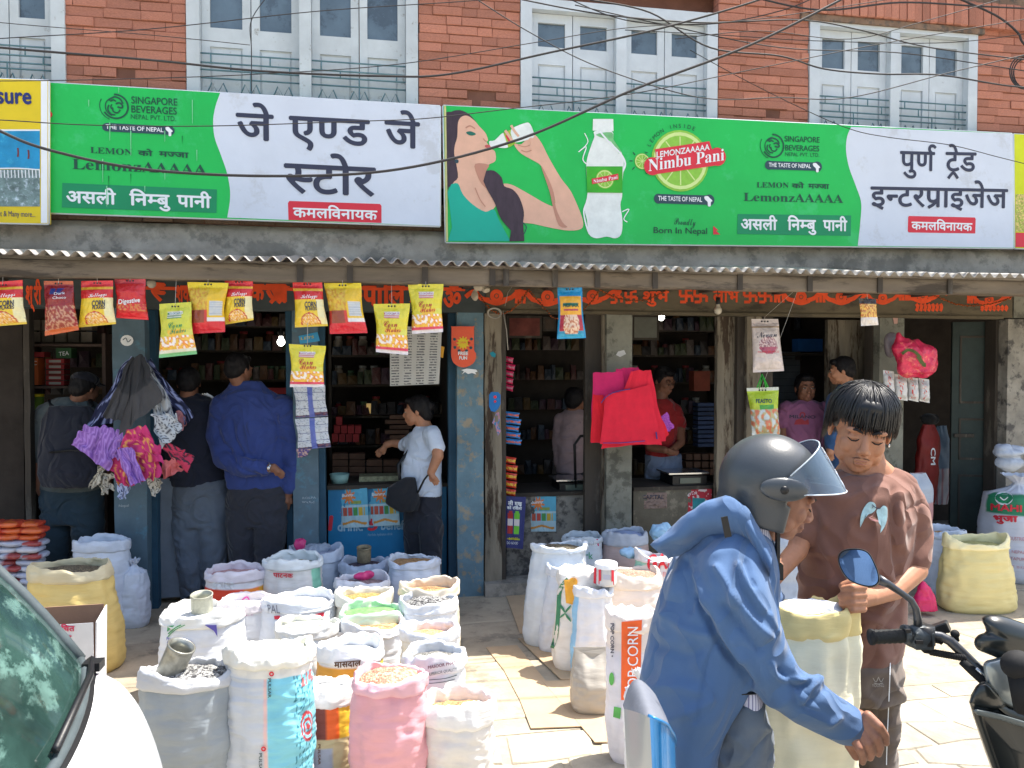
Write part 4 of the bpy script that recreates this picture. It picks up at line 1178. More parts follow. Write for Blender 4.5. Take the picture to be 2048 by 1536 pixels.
def head(p, px, py, size=.225, yaw=0, pitch=0, roll=0, off=0, skin='body', eyes='open', m_h=None, hair='short', neck=None, features=True, hv=.007):
	c = p.P(px, py, off)
	R = BASIS @ Matrix.Rotation(radians(roll), 3, 'Y') @ Matrix.Rotation(radians(yaw), 3, 'Z') @ Matrix.Rotation(radians(pitch), 3, 'X')
	k = size / .225
	W = lambda x, y, z: c + R @ Vector((x * k, y * k, z * k))
	b = p.mb(skin)
	E = lambda q, x, y, z, rx, ry, rz, n=18, m=12: q.ell(W(x, y, z), (rx * k, ry * k, rz * k), n, m, R)
	E(b, 0, .012, .03, .073, .09, .083); E(b, 0, -.03, -.02, .063, .062, .08)
	E(b, 0, -.052, -.075, .038, .034, .034); E(b, 0, -.066, -.092, .02, .018, .016)
	for sx in (-1, 1):
		E(b, sx * .034, -.062, -.028, .025, .023, .026); E(b, sx * .039, -.03, -.058, .024, .034, .032)
		E(b, sx * .030, -.080, .020, .024, .011, .009); E(b, sx * .031, -.077, -.001, .016, .012, .010)
		E(b, sx * .011, -.098, -.037, .0085, .010, .008)
		E(b, sx * .077, .012, -.008, .008, .017, .029)
	b.cap(W(0, -.083, .008), .009 * k, W(0, -.103, -.03), .0115 * k)
	E(b, 0, -.088, -.056, .016, .009, .011)
	E(b, 0, -.090, -.0625, .023, .0085, .0055); E(b, 0, -.0875, -.073, .019, .0095, .006)
	if neck:
		b.cap(W(0, .02, -.05), .056 * k, p.P(neck[0], neck[1], neck[2] if len(neck) > 2 else 0), .06 * k)
	def feats(parent):
		if not features: return
		g = MB(); g.ell(W(0, -.0905, -.0620), (.0205 * k, .008 * k, .0036 * k), 14, 8, R); g.ell(W(0, -.0885, -.0708), (.0165 * k, .0085 * k, .0044 * k), 14, 8, R)
		obj('lips', g, m_lip, parent)
		for sx in (-1, 1):
			g = MB(); g.tube([W(sx * .012, -.093, .017), W(sx * .028, -.0925, .024), W(sx * .048, -.079, .018)], [.003 * k, .0042 * k, .002 * k], 6); obj('eyebrow', g, m_brow, parent)
			if eyes == 'closed':
				g = MB(); g.tube([W(sx * .016, -.0885, -.004), W(sx * .024, -.0915, -.0085), W(sx * .034, -.0905, -.0095), W(sx * .045, -.082, -.004)], [.0012 * k, .002 * k, .002 * k, .0012 * k], 6)
				obj('eyelash', g, m_brow, parent)
			else:
				g = MB(); g.ell(W(sx * .031, -.0785, -.001), (.013 * k, .0125 * k, .0052 * k), 14, 8, R); obj('eye', g, m_eyew, parent)
				g = MB(); g.ell(W(sx * .031, -.0895, -.001), (.0052 * k, .004 * k, .0052 * k), 10, 6, R); obj('iris', g, m_iris, parent)
				g = MB(); g.tube([W(sx * .017, -.089, .001), W(sx * .031, -.0925, .0058), W(sx * .045, -.083, .001)], .0015 * k, 6); obj('eyelash', g, m_brow, parent)
	def hairs():
		q = MB()
		if hair == 'none': return None
		E(q, 0, .022, .043, .081, .092, .082)
		E(q, 0, .055, .0, .072, .06, .07)
		E(q, 0, -.052, .082, .055, .035, .026)
		for sx in (-1, 1): E(q, sx * .062, .02, .02, .022, .05, .045)
		if hair == 'bun': E(q, 0, .10, .03, .04, .04, .04); E(q, 0, .07, -.03, .065, .05, .06)
		if hair == 'long': E(q, 0, .075, -.06, .07, .045, .09); E(q, 0, .06, -.02, .078, .05, .08)
		return remesh('hair', q, m_h or m_hair, hv, p.root, fold=.004, fs=46, fold_stretch=(1, 1, .3))
	return W, R, feats, hairs, k
# --- four people standing at the left shop
# man with cap and backpack
p = Person('man in dark cap and grey shirt carrying a big navy backpack', 5.53, .010, foot=140)
W, R, feats, hairs, k = head(p, 170, 778, .225, yaw=160, pitch=12, neck=(145, 815), features=False)
p.limb('body', [(82, 900, 13), (78, 960, 11), (85, 985, 10)]); p.limb('body', [(215, 900, 12, .1), (216, 960, 10, .1)])
p.st('shirt', [(120, 168, 795, .05), (92, 190, 806, .09), (78, 205, 830, .11), (80, 205, 900, .12), (85, 205, 975, .12), (90, 203, 985, .11)])
p.limb('shirt', [(92, 828, 20), (80, 880, 17), (78, 915, 15)]); p.limb('shirt', [(198, 828, 20, .05), (210, 880, 17, .08), (214, 912, 15, .1)])
p.st('trousers', [(86, 204, 965, .11), (82, 206, 1000, .12), (82, 206, 1045, .12)]); p.limb('trousers', [(112, 1040, 30), (112, 1120, 24), (112, 1195, 18)]); p.limb('trousers', [(176, 1040, 30), (172, 1120, 24), (168, 1195, 18)])
p.build('body', m_skind); hairs()
p.build('shirt', cloth('shirt_grey_green', C(78, 88, 92)), fold=.007); p.build('trousers', cloth('trousers_dark_teal', C(40, 58, 70)), fold=.008)
g = MB(); g.ell(W(0, .01, .062), (.086, .104, .062), 20, 12, R); g.ell(W(0, -.10, .05), (.06, .05, .010), 16, 8, R); remesh('cap', g, cloth('cap_navy', C(26, 28, 42)), .007, p.root)
g = MB(); S = []
for r in [(100, 180, 812, .05), (86, 200, 840, .10), (80, 206, 900, .13), (80, 208, 950, .14), (88, 204, 972, .11)]: S.append((p.P((r[0] + r[1]) / 2, r[2], -.15), CR * ((r[1] - r[0]) / 2 / p.sc()), CF * r[3]))
g.stack(S, 20); bp = remesh('backpack', g, cloth('nylon_navy', C(28, 32, 46)), .010, p.root, fold=.006, fs=6)
g = MB()
for x in (104, 184): g.tube([p.P(x, 812, -.10), p.P(x - 4, 800, -.02), p.P(x - 2, 812, .08)], .018, 6, flat=.4)
g.tube([p.P(98, 905, -.295), p.P(145, 900, -.30), p.P(190, 905, -.295)], .006, 6)
obj('strap', g, m_black, bp)
for x in (118, 168):
	g = MB(); g.ell(p.P(x, 1198, -.05), (.05, .12, .04), 14, 8); obj('shoe', g, m_black, p.root)
# man in navy track top
p = Person('man in navy track top with white shoulder stripes and grey trousers', 5.68, .010, foot=400)
W, R, feats, hairs, k = head(p, 378, 768, .225, yaw=-165, pitch=8, neck=(372, 810), features=False)
p.st('jacket', [(345, 398, 790, .05), (322, 425, 800, .09), (315, 438, 822, .11), (322, 442, 880, .12), (335, 446, 940, .12), (342, 448, 972, .115)])
p.limb('jacket', [(330, 822, 22), (322, 880, 19), (330, 935, 16)]); p.limb('jacket', [(428, 825, 22, .05), (440, 880, 18, .1), (430, 930, 16, .2)])
p.limb('body', [(330, 935, 11), (345, 965, 10)])
p.st('trousers', [(346, 452, 960, .11), (344, 460, 1000, .12), (346, 460, 1050, .12)]); p.limb('trousers', [(378, 1045, 32), (382, 1120, 26), (384, 1195, 20)]); p.limb('trousers', [(428, 1045, 32), (430, 1120, 26), (432, 1192, 20)])
p.build('body', m_skind); hairs()
jk = p.build('jacket', cloth('tracktop_navy', C(26, 32, 50)), fold=.006); p.build('trousers', cloth('trousers_grey', C(92, 102, 116)), fold=.009)
w_ = Wrap([jk]); g = MB()
for a in (0, 4.5, 9): w_.stroke(g, [(404 + a, 788 - a * .2), (424 + a * .6, 797), (434 + a * .4, 812), (438 + a * .5, 826)], 2.2, 2)
obj('shoulder_stripe', g, m_pw, jk, kind='stuff')
for x in (384, 432):
	g = MB(); g.ell(p.P(x, 1200, -.05), (.05, .12, .04), 14, 8); obj('shoe', g, m_black, p.root)
# man in blue jacket
p = Person('man in royal blue jacket with one hand behind his back', 5.62, .009, foot=505)
W, R, feats, hairs, k = head(p, 478, 740, .228, yaw=155, pitch=4, neck=(492, 790), features=False)
p.st('jacket', [(462, 522, 762, .055), (455, 532, 775, .075), (440, 556, 790, .10), (432, 574, 812, .12), (432, 578, 860, .13), (448, 572, 920, .125), (452, 574, 960, .125), (456, 570, 976, .12)])
p.limb('jacket', [(446, 815, 26), (436, 870, 23), (448, 915, 22, -.05), (490, 935, 19, -.14), (528, 938, 14, -.15)])
p.limb('jacket', [(566, 815, 26), (578, 880, 21), (582, 930, 18), (580, 972, 17)])
p.limb('body', [(528, 938, 9, -.16), (545, 936, 9, -.16)]); p.hand('body', (548, 932), (562, 948), 32, -.17)
p.limb('body', [(580, 970, 11), (578, 985, 10)]); p.hand('body', (576, 985), (570, 1018), 38, 0, -1)
p.st('trousers', [(456, 570, 968, .115), (452, 574, 1000, .125), (454, 574, 1050, .12)]); p.limb('trousers', [(486, 1045, 34), (486, 1120, 27), (486, 1200, 21)]); p.limb('trousers', [(540, 1045, 34), (538, 1120, 27), (538, 1200, 21)])
p.build('body', m_skind, .006); hairs()
jk = p.build('jacket', cloth('jacket_royal_blue', C(48, 66, 128)), .008, fold=.007, fs=7, creases=[([(463, 842), (470, 880), (486, 908)], 5, -.02), ([(552, 832), (556, 870), (552, 900)], 4, -.014), ([(480, 915), (505, 925), (530, 922)], 4, .012), ([(460, 900), (480, 935), (520, 952)], 4, -.014), ([(455, 790), (500, 782), (545, 792)], 3, .006), ([(500, 800), (498, 860), (506, 900)], 6, .008), ([(530, 830), (524, 880)], 6, -.008), ([(440, 850), (452, 880)], 4, .010), ([(572, 870), (588, 880)], 4, .010), ([(568, 930), (584, 940)], 4, -.008)])
p.build('trousers', cloth('trousers_charcoal', C(46, 48, 58)), fold=.007)
g = MB(); g.tube([p.P(537 + cos(a) * 3.5, 936 + sin(a) * 11, -.155 - cos(a) * .03) for a in np.linspace(0, 2 * pi, 14)], .007, 6); g.ell(p.P(537, 936, -.20), (.012, .008, .016)); obj('wrist_watch', g, m_steel, p.root)
for x in (486, 538):
	g = MB(); g.ell(p.P(x, 1206, -.05), (.05, .12, .04), 14, 8); obj('shoe', g, m_black, p.root)
# woman in white shirt at the counter
p = Person('woman in white shirt reaching over the counter with black shoulder bag', 5.88, .008, foot=845)
W, R, feats, hairs, k = head(p, 834, 822, .225, yaw=-92, pitch=4, neck=(856, 868), hair='bun', features=True, hv=.006)
p.st('shirt', [(832, 874, 852, .06), (822, 882, 866, .09), (812, 884, 890, .11), (804, 884, 920, .12), (802, 882, 955, .12), (810, 884, 985, .12), (830, 884, 992, .11)])
p.limb('shirt', [(864, 870, 19, -.1), (874, 895, 16, -.14)]); p.limb('shirt', [(828, 880, 16, .1), (808, 890, 13, .14)])
p.limb('body', [(874, 893, 13, -.15), (876, 912, 11, -.17), (862, 945, 8, -.17)]); p.hand('body', (861, 945), (872, 964), 30, -.18)
p.limb('body', [(812, 890, 11, .14), (785, 886, 8, .16), (772, 890, 7, .16)]); p.hand('body', (772, 891), (756, 908), 30, .16, -1)
p.st('trousers', [(824, 882, 982, .11), (808, 884, 1010, .13), (806, 882, 1060, .12)]); p.limb('trousers', [(832, 1050, 26), (832, 1120, 22), (832, 1195, 18)]); p.limb('trousers', [(862, 1050, 24, -.1), (862, 1120, 21, -.1), (862, 1195, 17, -.1)])
bd = p.build('body', m_skin, .005); hairs(); feats(bd)
p.build('shirt', cloth('shirt_white_blue', C(196, 208, 226)), fold=.006); p.build('trousers', cloth('trousers_black', C(34, 36, 46)), fold=.006)
g = MB(); g.stack([(p.P(820, 955, -.16), CR * .04, CF * .03), (p.P(805, 975, -.17), CR * .11, CF * .045), (p.P(806, 1005, -.17), CR * .13, CF * .05), (p.P(815, 1022, -.17), CR * .08, CF * .04)], 18)
bg_ = remesh('shoulder_bag', g, cloth('bag_black', C(30, 32, 38)), .007, p.root, fold=.005)
g = MB(); g.tube([p.P(836, 985, -.18), p.P(848, 960, -.2), p.P(856, 950, -.19)], .016, 6, flat=.35); g.tube([p.P(800, 960, -.14), p.P(796, 930, -.08), p.P(850, 858, -.05)], .014, 6, flat=.35); obj('bag_strap', g, m_black, bg_)
for x in (832, 862):
	g = MB(); g.ell(p.P(x - 6, 1192, -.02), (.11, .045, .035), 14, 8); obj('shoe', g, m_black, p.root)
# shopkeepers inside the right shop
p = Person('man in pale printed shirt seen from behind in the dark doorway', 6.75, .009, foot=1138)
W, R, feats, hairs, k = head(p, 1150, 802, .225, yaw=150, pitch=0, neck=(1142, 830), features=False)
p.st('shirt', [(1130, 1160, 818, .05), (1120, 1172, 828, .09), (1114, 1176, 850, .11), (1112, 1176, 900, .12), (1113, 1170, 945, .12)])
p.limb('shirt', [(1122, 840, 14), (1116, 880, 12), (1118, 925, 10)]); p.limb('shirt', [(1168, 840, 14), (1176, 890, 12)])
p.limb('body', [(1118, 925, 8), (1128, 948, 7)])
p.st('trousers', [(1113, 1170, 940, .11), (1113, 1172, 990, .12)]); p.limb('trousers', [(1128, 985, 17), (1128, 1110, 12)]); p.limb('trousers', [(1156, 985, 17), (1156, 1110, 12)])
p.build('body', m_skind); hairs(); p.build('shirt', mat('shirt_pale_print', C(150, 130, 132), rough=.9, var=.1, vs=9, col2=C(104, 84, 96), thr=.66), fold=.007); p.build('trousers', cloth('trousers_black', C(34, 36, 46)))
p = Person('man with glasses and dark red t-shirt standing behind the counter', 6.8, .008, foot=1325)
W, R, feats, hairs, k = head(p, 1328, 762, .23, yaw=35, pitch=14, neck=(1322, 800), eyes='closed')
p.st('shirt', [(1305, 1342, 798, .06), (1292, 1352, 808, .09), (1286, 1358, 830, .11), (1290, 1356, 880, .12), (1292, 1358, 915, .12)])
p.limb('shirt', [(1294, 822, 15), (1288, 850, 13)]); p.limb('shirt', [(1348, 822, 15), (1360, 850, 13)])
p.limb('body', [(1288, 850, 10), (1300, 895, 8, -.1), (1330, 900, 7, -.2)]); p.limb('body', [(1360, 850, 10), (1362, 885, 8, -.1), (1340, 905, 7, -.2)]); p.hand('body', (1338, 900), (1352, 906), 22, -.22)
p.st('trousers', [(1290, 1362, 908, .12), (1290, 1366, 950, .13)]); p.limb('trousers', [(1308, 950, 19), (1308, 1110, 12)]); p.limb('trousers', [(1346, 950, 19), (1346, 1110, 12)])
bd = p.build('body', m_skind, .006); hairs(); feats(bd)
p.build('shirt', cloth('tshirt_dark_red', C(148, 34, 36)), fold=.006); p.build('trousers', cloth('jeans_light_blue', C(120, 134, 160)), fold=.006)
g = MB()
for sx in (-1, 1): g.tube([W(sx * .031 + cos(a) * .019, -.099, -.001 + sin(a) * .014) for a in np.linspace(0, 2 * pi, 13)], .0018, 5)
g.tube([W(-.012, -.1, 0), W(.012, -.1, 0)], .0018, 5); g.tube([W(.05, -.097, 0), W(.078, 0, 0)], .0018, 5)
obj('glasses', g, m_black, p.root)
p = Person('woman in purple t-shirt looking out of the right shop', 6.7, .008, foot=1610)
W, R, feats, hairs, k = head(p, 1611, 776, .235, yaw=-4, pitch=0, neck=(1611, 812), hair='bun')
p.st('shirt', [(1594, 1628, 800, .05), (1575, 1648, 808, .08), (1564, 1660, 826, .10), (1568, 1656, 870, .13), (1570, 1652, 910, .13), (1570, 1654, 940, .13)])
p.limb('shirt', [(1574, 818, 16), (1566, 845, 14)]); p.limb('shirt', [(1650, 818, 16), (1656, 850, 14)])
p.limb('body', [(1566, 846, 10), (1564, 900, 8), (1580, 930, 7, -.1)]); p.limb('body', [(1655, 850, 10), (1654, 900, 8), (1640, 930, 7, -.1)])
p.st('trousers', [(1568, 1654, 930, .12), (1566, 1656, 980, .13)]); p.limb('trousers', [(1588, 980, 21), (1590, 1110, 13)]); p.limb('trousers', [(1634, 980, 21), (1632, 1110, 13)])
bd = p.build('body', m_skind, .005); hairs(); feats(bd)
sh = p.build('shirt', cloth('tshirt_purple', C(146, 92, 128)), fold=.006); p.build('trousers', cloth('trousers_black', C(34, 36, 46)))
w_ = Wrap([sh]); g = MB(); w_.text(g, 'MILANO', (1579, 836), (1631, 837), 6, 3, bold=.02); obj('lettering', g, m_ink, sh)
g = MB(); w_.disc(g, (1605, 830), 6, 2, r0=3.5); w_.poly(g, [(1592, 840), (1602, 837), (1610, 842), (1617, 838), (1618, 849), (1588, 849)], 2); obj('shirt_print', g, mat('print_dull_red', C(170, 60, 70)), sh)
p = Person('man in blue denim shirt facing left beside the woman in purple', 6.45, .008, foot=1690)
W, R, feats, hairs, k = head(p, 1683, 742, .225, yaw=-110, pitch=6, neck=(1700, 785), hv=.006)
p.st('shirt', [(1680, 1714, 768, .06), (1668, 1722, 782, .09), (1656, 1730, 805, .11), (1652, 1730, 860, .12), (1654, 1728, 920, .12), (1656, 1728, 950, .12)])
p.limb('shirt', [(1672, 800, 18, -.1), (1662, 850, 15, -.12), (1664, 890, 14, -.14)]); p.limb('body', [(1664, 890, 10, -.14), (1660, 905, 8, -.16)]); p.hand('body', (1660, 900), (1664, 922), 24, -.16)
p.st('trousers', [(1656, 1728, 940, .12), (1656, 1728, 990, .12)]); p.limb('trousers', [(1674, 990, 18), (1674, 1120, 13)]); p.limb('trousers', [(1708, 990, 18), (1708, 1120, 13)])
bd = p.build('body', m_skin, .006); hairs(); feats(bd)
p.build('shirt', cloth('denim_shirt', C(44, 76, 118)), fold=.006); p.build('trousers', cloth('trousers_black', C(34, 36, 46)))
# ------------------------------------------------------------ the young man in the brown t-shirt
p = Person('young man with bowl haircut and brown wing-print t-shirt holding the yellow sack', 2.38, .0075, foot=1720)
W, R, feats, hairs, k = head(p, 1722, 858, .245, yaw=-14, pitch=16, roll=9, eyes='closed', neck=(1728, 940, .03), hair='none')
p.st('body', [(1694, 1762, 895, .055, .03), (1690, 1768, 918, .06, .03), (1676, 1786, 934, .065, .03), (1660, 1800, 955, .07, .03)])
p.st('tshirt', [(1674, 1790, 945, .06, .03), (1652, 1802, 952, .085, .02), (1634, 1814, 966, .105, .01), (1620, 1822, 985, .115), (1610, 1824, 1030, .125), (1604, 1816, 1100, .125), (1600, 1808, 1180, .125), (1600, 1806, 1250, .13), (1602, 1800, 1296, .13), (1606, 1792, 1310, .125)])
p.limb('tshirt', [(1795, 975, 34), (1822, 1020, 34), (1830, 1075, 34), (1826, 1118, 33, -.02)]); p.limb('tshirt', [(1642, 975, 34), (1622, 1020, 32), (1606, 1062, 31, -.02)])
p.limb('body', [(1826, 1105, 25, -.02), (1832, 1140, 22, -.04), (1790, 1178, 20, -.10), (1738, 1196, 16, -.16)])
p.limb('body', [(1606, 1060, 22, -.02), (1595, 1100, 20, -.05), (1560, 1140, 17, -.1), (1545, 1160, 15, -.12)])
# gripping hand
b = p.mb('body')
p.limb('body', [(1738, 1194, 17, -.16), (1716, 1196, 22, -.17), (1708, 1192, 20, -.165)])
for i, (yy, ex, r) in enumerate(((1175, 1688, 7.4), (1190, 1683, 7.7), (1205, 1685, 7.5), (1219, 1692, 6.8))):
	p.limb('body', [(1727, yy - 1, r, -.215), (1705, yy, r, -.235), (ex, yy + 3, r * .95, -.215), (ex + 3, yy + 5, r * .85, -.18)])
p.limb('body', [(1722, 1178, 10, -.17), (1704, 1166, 9, -.18), (1686, 1172, 8, -.17)])
bd = p.build('body', m_skin, .003, smooth=3); feats(bd)
ts = p.build('tshirt', cloth('tshirt_brown', C(120, 84, 72),  var=.08), .007, fold=.007, fs=6.5, fold_stretch=(1, 1, .5), creases=[
	([(1786, 976), (1784, 1030), (1790, 1110), (1800, 1160)], 6, -0.0112), ([(1800, 990), (1800, 1050), (1808, 1100)], 8, 0.0084), ([(1812, 1020), (1836, 1008), (1850, 1004)], 3, -0.0042), ([(1640, 1060), (1660, 1140), (1650, 1220)], 12, 0.0070), ([(1790, 1180), (1760, 1230), (1720, 1262)], 9, 0.0084), ([(1800, 1215), (1770, 1262), (1740, 1290)], 8, -0.0070), ([(1770, 1100), (1744, 1150), (1730, 1180)], 9, 0.0056),
	([(1755, 965), (1745, 985), (1742, 1010)], 6, 0.0056), ([(1620, 1000), (1640, 1020), (1650, 1050)], 7, 0.0070), ([(1612, 1090), (1640, 1120)], 8, -0.0056), ([(1676, 1230), (1700, 1270), (1706, 1300)], 8, 0.0070), ([(1674, 930), (1690, 950), (1720, 957), (1752, 952), (1779, 938)], 4, .005)])
p.st('trousers', [(1604, 1795, 1285, .125), (1606, 1796, 1330, .13), (1608, 1796, 1380, .13)])
p.limb('trousers', [(1752, 1370, 43), (1748, 1500, 40), (1744, 1680, 33), (1742, 1815, 28)]); p.limb('trousers', [(1652, 1370, 45), (1650, 1500, 41), (1648, 1680, 34), (1646, 1815, 28)])
tr = p.build('trousers', cloth('track_trousers_taupe', C(104, 92, 84), var=.08), .008, fold=.008, fs=6)
for x in (1646, 1742):
	g = MB(); g.ell(p.P(x, 1828, -.05), (.05, .13, .045), 14, 8); obj('shoe', g, m_black, p.root)
w_ = Wrap([tr]); g = MB(); w_.stroke(g, [(1781, 1314), (1780, 1350), (1777, 1420), (1774, 1490), (1773, 1530)], 2, 3); obj('side_piping', g, m_pw, tr)
g = MB(); w_.text(g, 'YOUNG', (1744, 1374), (1768, 1374), 6, 2); [w_.stroke(g, pts, 1.4, 2) for pts in ([(1746, 1356), (1752, 1364), (1757, 1354)], [(1757, 1354), (1762, 1364), (1767, 1356)], [(1748, 1366), (1757, 1368), (1766, 1366)])]; obj('lettering', g, mat('print_grey', C(160, 156, 150)), tr, kind='stuff')
# winged print on the chest
w_ = Wrap([ts], .0018)
m_wing = mat('print_pale_teal', C(168, 200, 206), rough=.8, var=.25, vs=40)
def zc(pts): return [(1600 + x / 4.571, 740 + y / 4.571) for x, y in pts]
for nm, poly_ in (('l', [(550, 1440), (552, 1360), (570, 1290), (605, 1230), (640, 1205), (680, 1215), (695, 1245), (690, 1280), (655, 1310), (625, 1320), (600, 1350), (575, 1385)]), ('r', [(735, 1490), (750, 1440), (722, 1400), (712, 1350), (700, 1300), (705, 1275), (735, 1265), (760, 1240), (795, 1255), (800, 1310), (795, 1370), (775, 1430)])):
	g = MB(); q = zc(smooth_px(poly_, 2, True)); cx_ = sum(a for a, b in q) / len(q); cy_ = sum(b for a, b in q) / len(q)
	o_ = len(g.v); pts = [w_.pt(*w_.px(cx_, cy_), 2)] + [w_.pt(*w_.px(a, b), 2) for a, b in q] + [w_.pt(*w_.px((a + cx_) / 2, (b + cy_) / 2), 2) for a, b in q]; n_ = len(q)
	g.add(pts, [(1 + i, 1 + (i + 1) % n_, 1 + n_ + (i + 1) % n_, 1 + n_ + i) for i in range(n_)] + [(1 + n_ + i, 1 + n_ + (i + 1) % n_, 0) for i in range(n_)], smooth=True)
	obj('wing_print', g, m_wing, ts)
g = MB(); w_.stroke(g, zc([(660, 1230), (680, 1250), (705, 1262), (735, 1268)]), 1.6, 4); w_.stroke(g, zc([(668, 1238), (664, 1262)]), 1.2, 4); obj('print_line', g, m_ink, ts)
g = MB(); [w_.stroke(g, zc([(628 + i * 8, 1345 + i * 12), (665 + i * 4, 1362 + i * 8), (718, 1378 + i * 3)]), .8, 4) for i in range(3)]; w_.stroke(g, zc([(690, 1290), (665, 1330), (640, 1345)]), .7, 4); obj('print_line', g, mat('print_pinkish', C(170, 120, 120)), ts)
g = MB(); g.ell(W(.080, -.004, -.034), (.004, .003, .006), 8, 6); obj('earring', g, m_steel, p.root)
# moustache shadow
g = MB()
for sx in (-1, 1): g.tube([W(sx * .004, -.0985, -.0535), W(sx * .014, -.0955, -.0545), W(sx * .023, -.0895, -.0585)], [.0012, .0016, .0007], 5)
obj('moustache', g, mat('thin_moustache', C(84, 60, 52), rough=.9), p.root)
# bowl cut built of locks falling from the crown
q = MB(); E_ = lambda x, y, z, rx, ry, rz: q.ell(W(x, y, z), (rx, ry, rz), 22, 14, R)
E_(0, .018, .042, .082, .094, .080); E_(0, .055, .0, .074, .058, .062); E_(0, -.045, .078, .062, .048, .034)
for sx in (-1, 1): E_(sx * .068, .02, .025, .018, .05, .036)
cap_ = remesh('hair', q, m_hairboy, .006, p.root, fold=.002, fs=50)
g = MB(); r_ = random.Random(8)
for ring in range(4):
	for i in range(150):
		a = 2 * pi * (i + r_.random() * .8) / 150 + ring * .3
		fx, fy = sin(a), -cos(a)         # a = 0 is the front
		front = max(0, cos(a)); side = abs(sin(a))
		zend = (.010 + .022 * r_.random() - .020 * sin(a)) if front > .45 else (-.004 + .018 * r_.random()) * side
		if cos(a) < -.2: zend = -.055 + .03 * r_.random()
		rr_ = .082 + .004 * ring
		bulge = 1.02 + .10 * r_.random() * .6 + .02 * ring
		st_ = r_.uniform(.1, .45) if ring > 1 else r_.uniform(0, .1)
		P_ = []
		for t in np.linspace(st_, 1, 8):
			th = t * radians(92 if front > .3 else 100)
			rad = sin(th)
			x = fx * rad * .086 * bulge; y = .014 + fy * rad * (.098 if front > .3 else .092) * bulge
			z = .044 + cos(th) * .084 * bulge
			if t > .72: z = z + (zend - .044) * ((t - .72) / .28) ** 1.2 * .9
			P_.append(W(x + r_.uniform(-.0015, .0015), y, z))
		g.tube(P_, [.001, .0024, .0034, .0038, .0038, .0034, .0024, .0006], 5, flat=.55)
obj('hair_lock', g, m_hairboy, cap_, kind='stuff')
# ------------------------------------------------------------ the rider
p = Person('motorcyclist in dark grey helmet and blue jacket bending over the sack', 2.12, .0075, foot=1465)
W, R, feats, hairs, k = head(p, 1553, 988, .225, yaw=82, pitch=20, roll=0, eyes='closed', neck=(1500, 1085, .0), hair='none')
bd_m = p.mb('body')
p.limb('body', [(1555, 1255, 22, .12), (1578, 1300, 20, .12), (1625, 1365, 17, .12), (1640, 1380, 17, .1)])
p.hand('body', (1640, 1380), (1668, 1412), 60, .08)
# right hand hanging forward
p.limb('body', [(1690, 1446, 27, -.12), (1712, 1450, 30, -.13), (1722, 1455, 28, -.13)])
p.limb('body', [(1700, 1462, 24, -.12), (1716, 1468, 24, -.13)])
for pts in ([(1736, 1432), (1758, 1452), (1770, 1470), (1772, 1486)], [(1732, 1448), (1752, 1474), (1760, 1494), (1757, 1508)], [(1722, 1462), (1738, 1488), (1744, 1504), (1740, 1516)], [(1706, 1472), (1718, 1496), (1726, 1512), (1725, 1524)]):
	p.limb('body', [(pts[0][0], pts[0][1], 10, -.16), (pts[1][0], pts[1][1], 8.4, -.18), (pts[2][0], pts[2][1], 7.6, -.17), (pts[3][0], pts[3][1], 6.4, -.16)])
p.limb('body', [(1698, 1462, 13, -.10), (1700, 1490, 11, -.06), (1712, 1512, 9, -.06)])
bd = p.build('body', m_skinr, .0032, smooth=3); feats(bd)
# jacket
p.st('jacket', [(1440, 1520, 1040, .10, .02), (1395, 1540, 1075, .15), (1362, 1548, 1110, .17), (1345, 1550, 1140, .18), (1330, 1548, 1174, .185), (1308, 1546, 1242, .19), (1294, 1540, 1300, .19), (1283, 1500, 1350, .19), (1277, 1462, 1395, .19), (1275, 1442, 1430, .19), (1282, 1429, 1470, .185), (1300, 1428, 1510, .18), (1330, 1426, 1535, .17)])
p.limb('jacket', [(1462, 1150, 66, -.1), (1470, 1185, 68, -.13), (1492, 1250, 62, -.15), (1524, 1318, 52, -.16), (1560, 1365, 46, -.16), (1625, 1408, 42, -.15), (1694, 1447, 38.5, -.13)])
p.limb('jacket', [(1500, 1160, 48, .12), (1530, 1215, 40, .14), (1556, 1268, 30, .13)])
def jfold(v): return None
jk = p.build('jacket', cloth('jacket_mid_blue', C(72, 100, 138), var=.07, vs=5), .007, fold=.008, fs=6, fold_stretch=(1, 1, .7), seed=3, creases=[
	([(1468, 1190), (1500, 1237), (1538, 1274)], 9, .018), ([(1450, 1212), (1490, 1262), (1520, 1300)], 8, -.012), ([(1435, 1136), (1457, 1174), (1468, 1209)], 7, .014), ([(1478, 1130), (1496, 1176), (1524, 1220)], 7, .014), ([(1490, 1124), (1508, 1170)], 6, -.010),
	([(1543, 1329), (1554, 1353), (1592, 1361), (1630, 1358)], 6, .014), ([(1560, 1340), (1590, 1372), (1610, 1370)], 6, -.012), ([(1603, 1402), (1619, 1375), (1641, 1361)], 6, .014), ([(1618, 1408), (1636, 1396), (1650, 1378)], 6, -.010), ([(1660, 1450), (1680, 1436)], 5, .008),
	([(1392, 1193), (1416, 1242), (1443, 1293), (1476, 1334), (1500, 1369)], 6, -.022), ([(1420, 1200), (1450, 1262), (1484, 1318)], 11, .012), ([(1430, 1288), (1413, 1331), (1392, 1445)], 3, -.006), ([(1390, 1150), (1404, 1180), (1412, 1225)], 7, .012), ([(1372, 1120), (1384, 1170), (1380, 1220)], 8, -.010),
	([(1330, 1230), (1380, 1262), (1424, 1270)], 10, .012), ([(1316, 1290), (1370, 1310), (1400, 1300)], 12, -.010), ([(1300, 1380), (1350, 1372), (1400, 1384)], 12, .010), ([(1340, 1440), (1390, 1420), (1420, 1400)], 10, .010), ([(1540, 1230), (1552, 1262)], 6, .010), ([(1354, 1150), (1342, 1200), (1330, 1250)], 9, .010)])
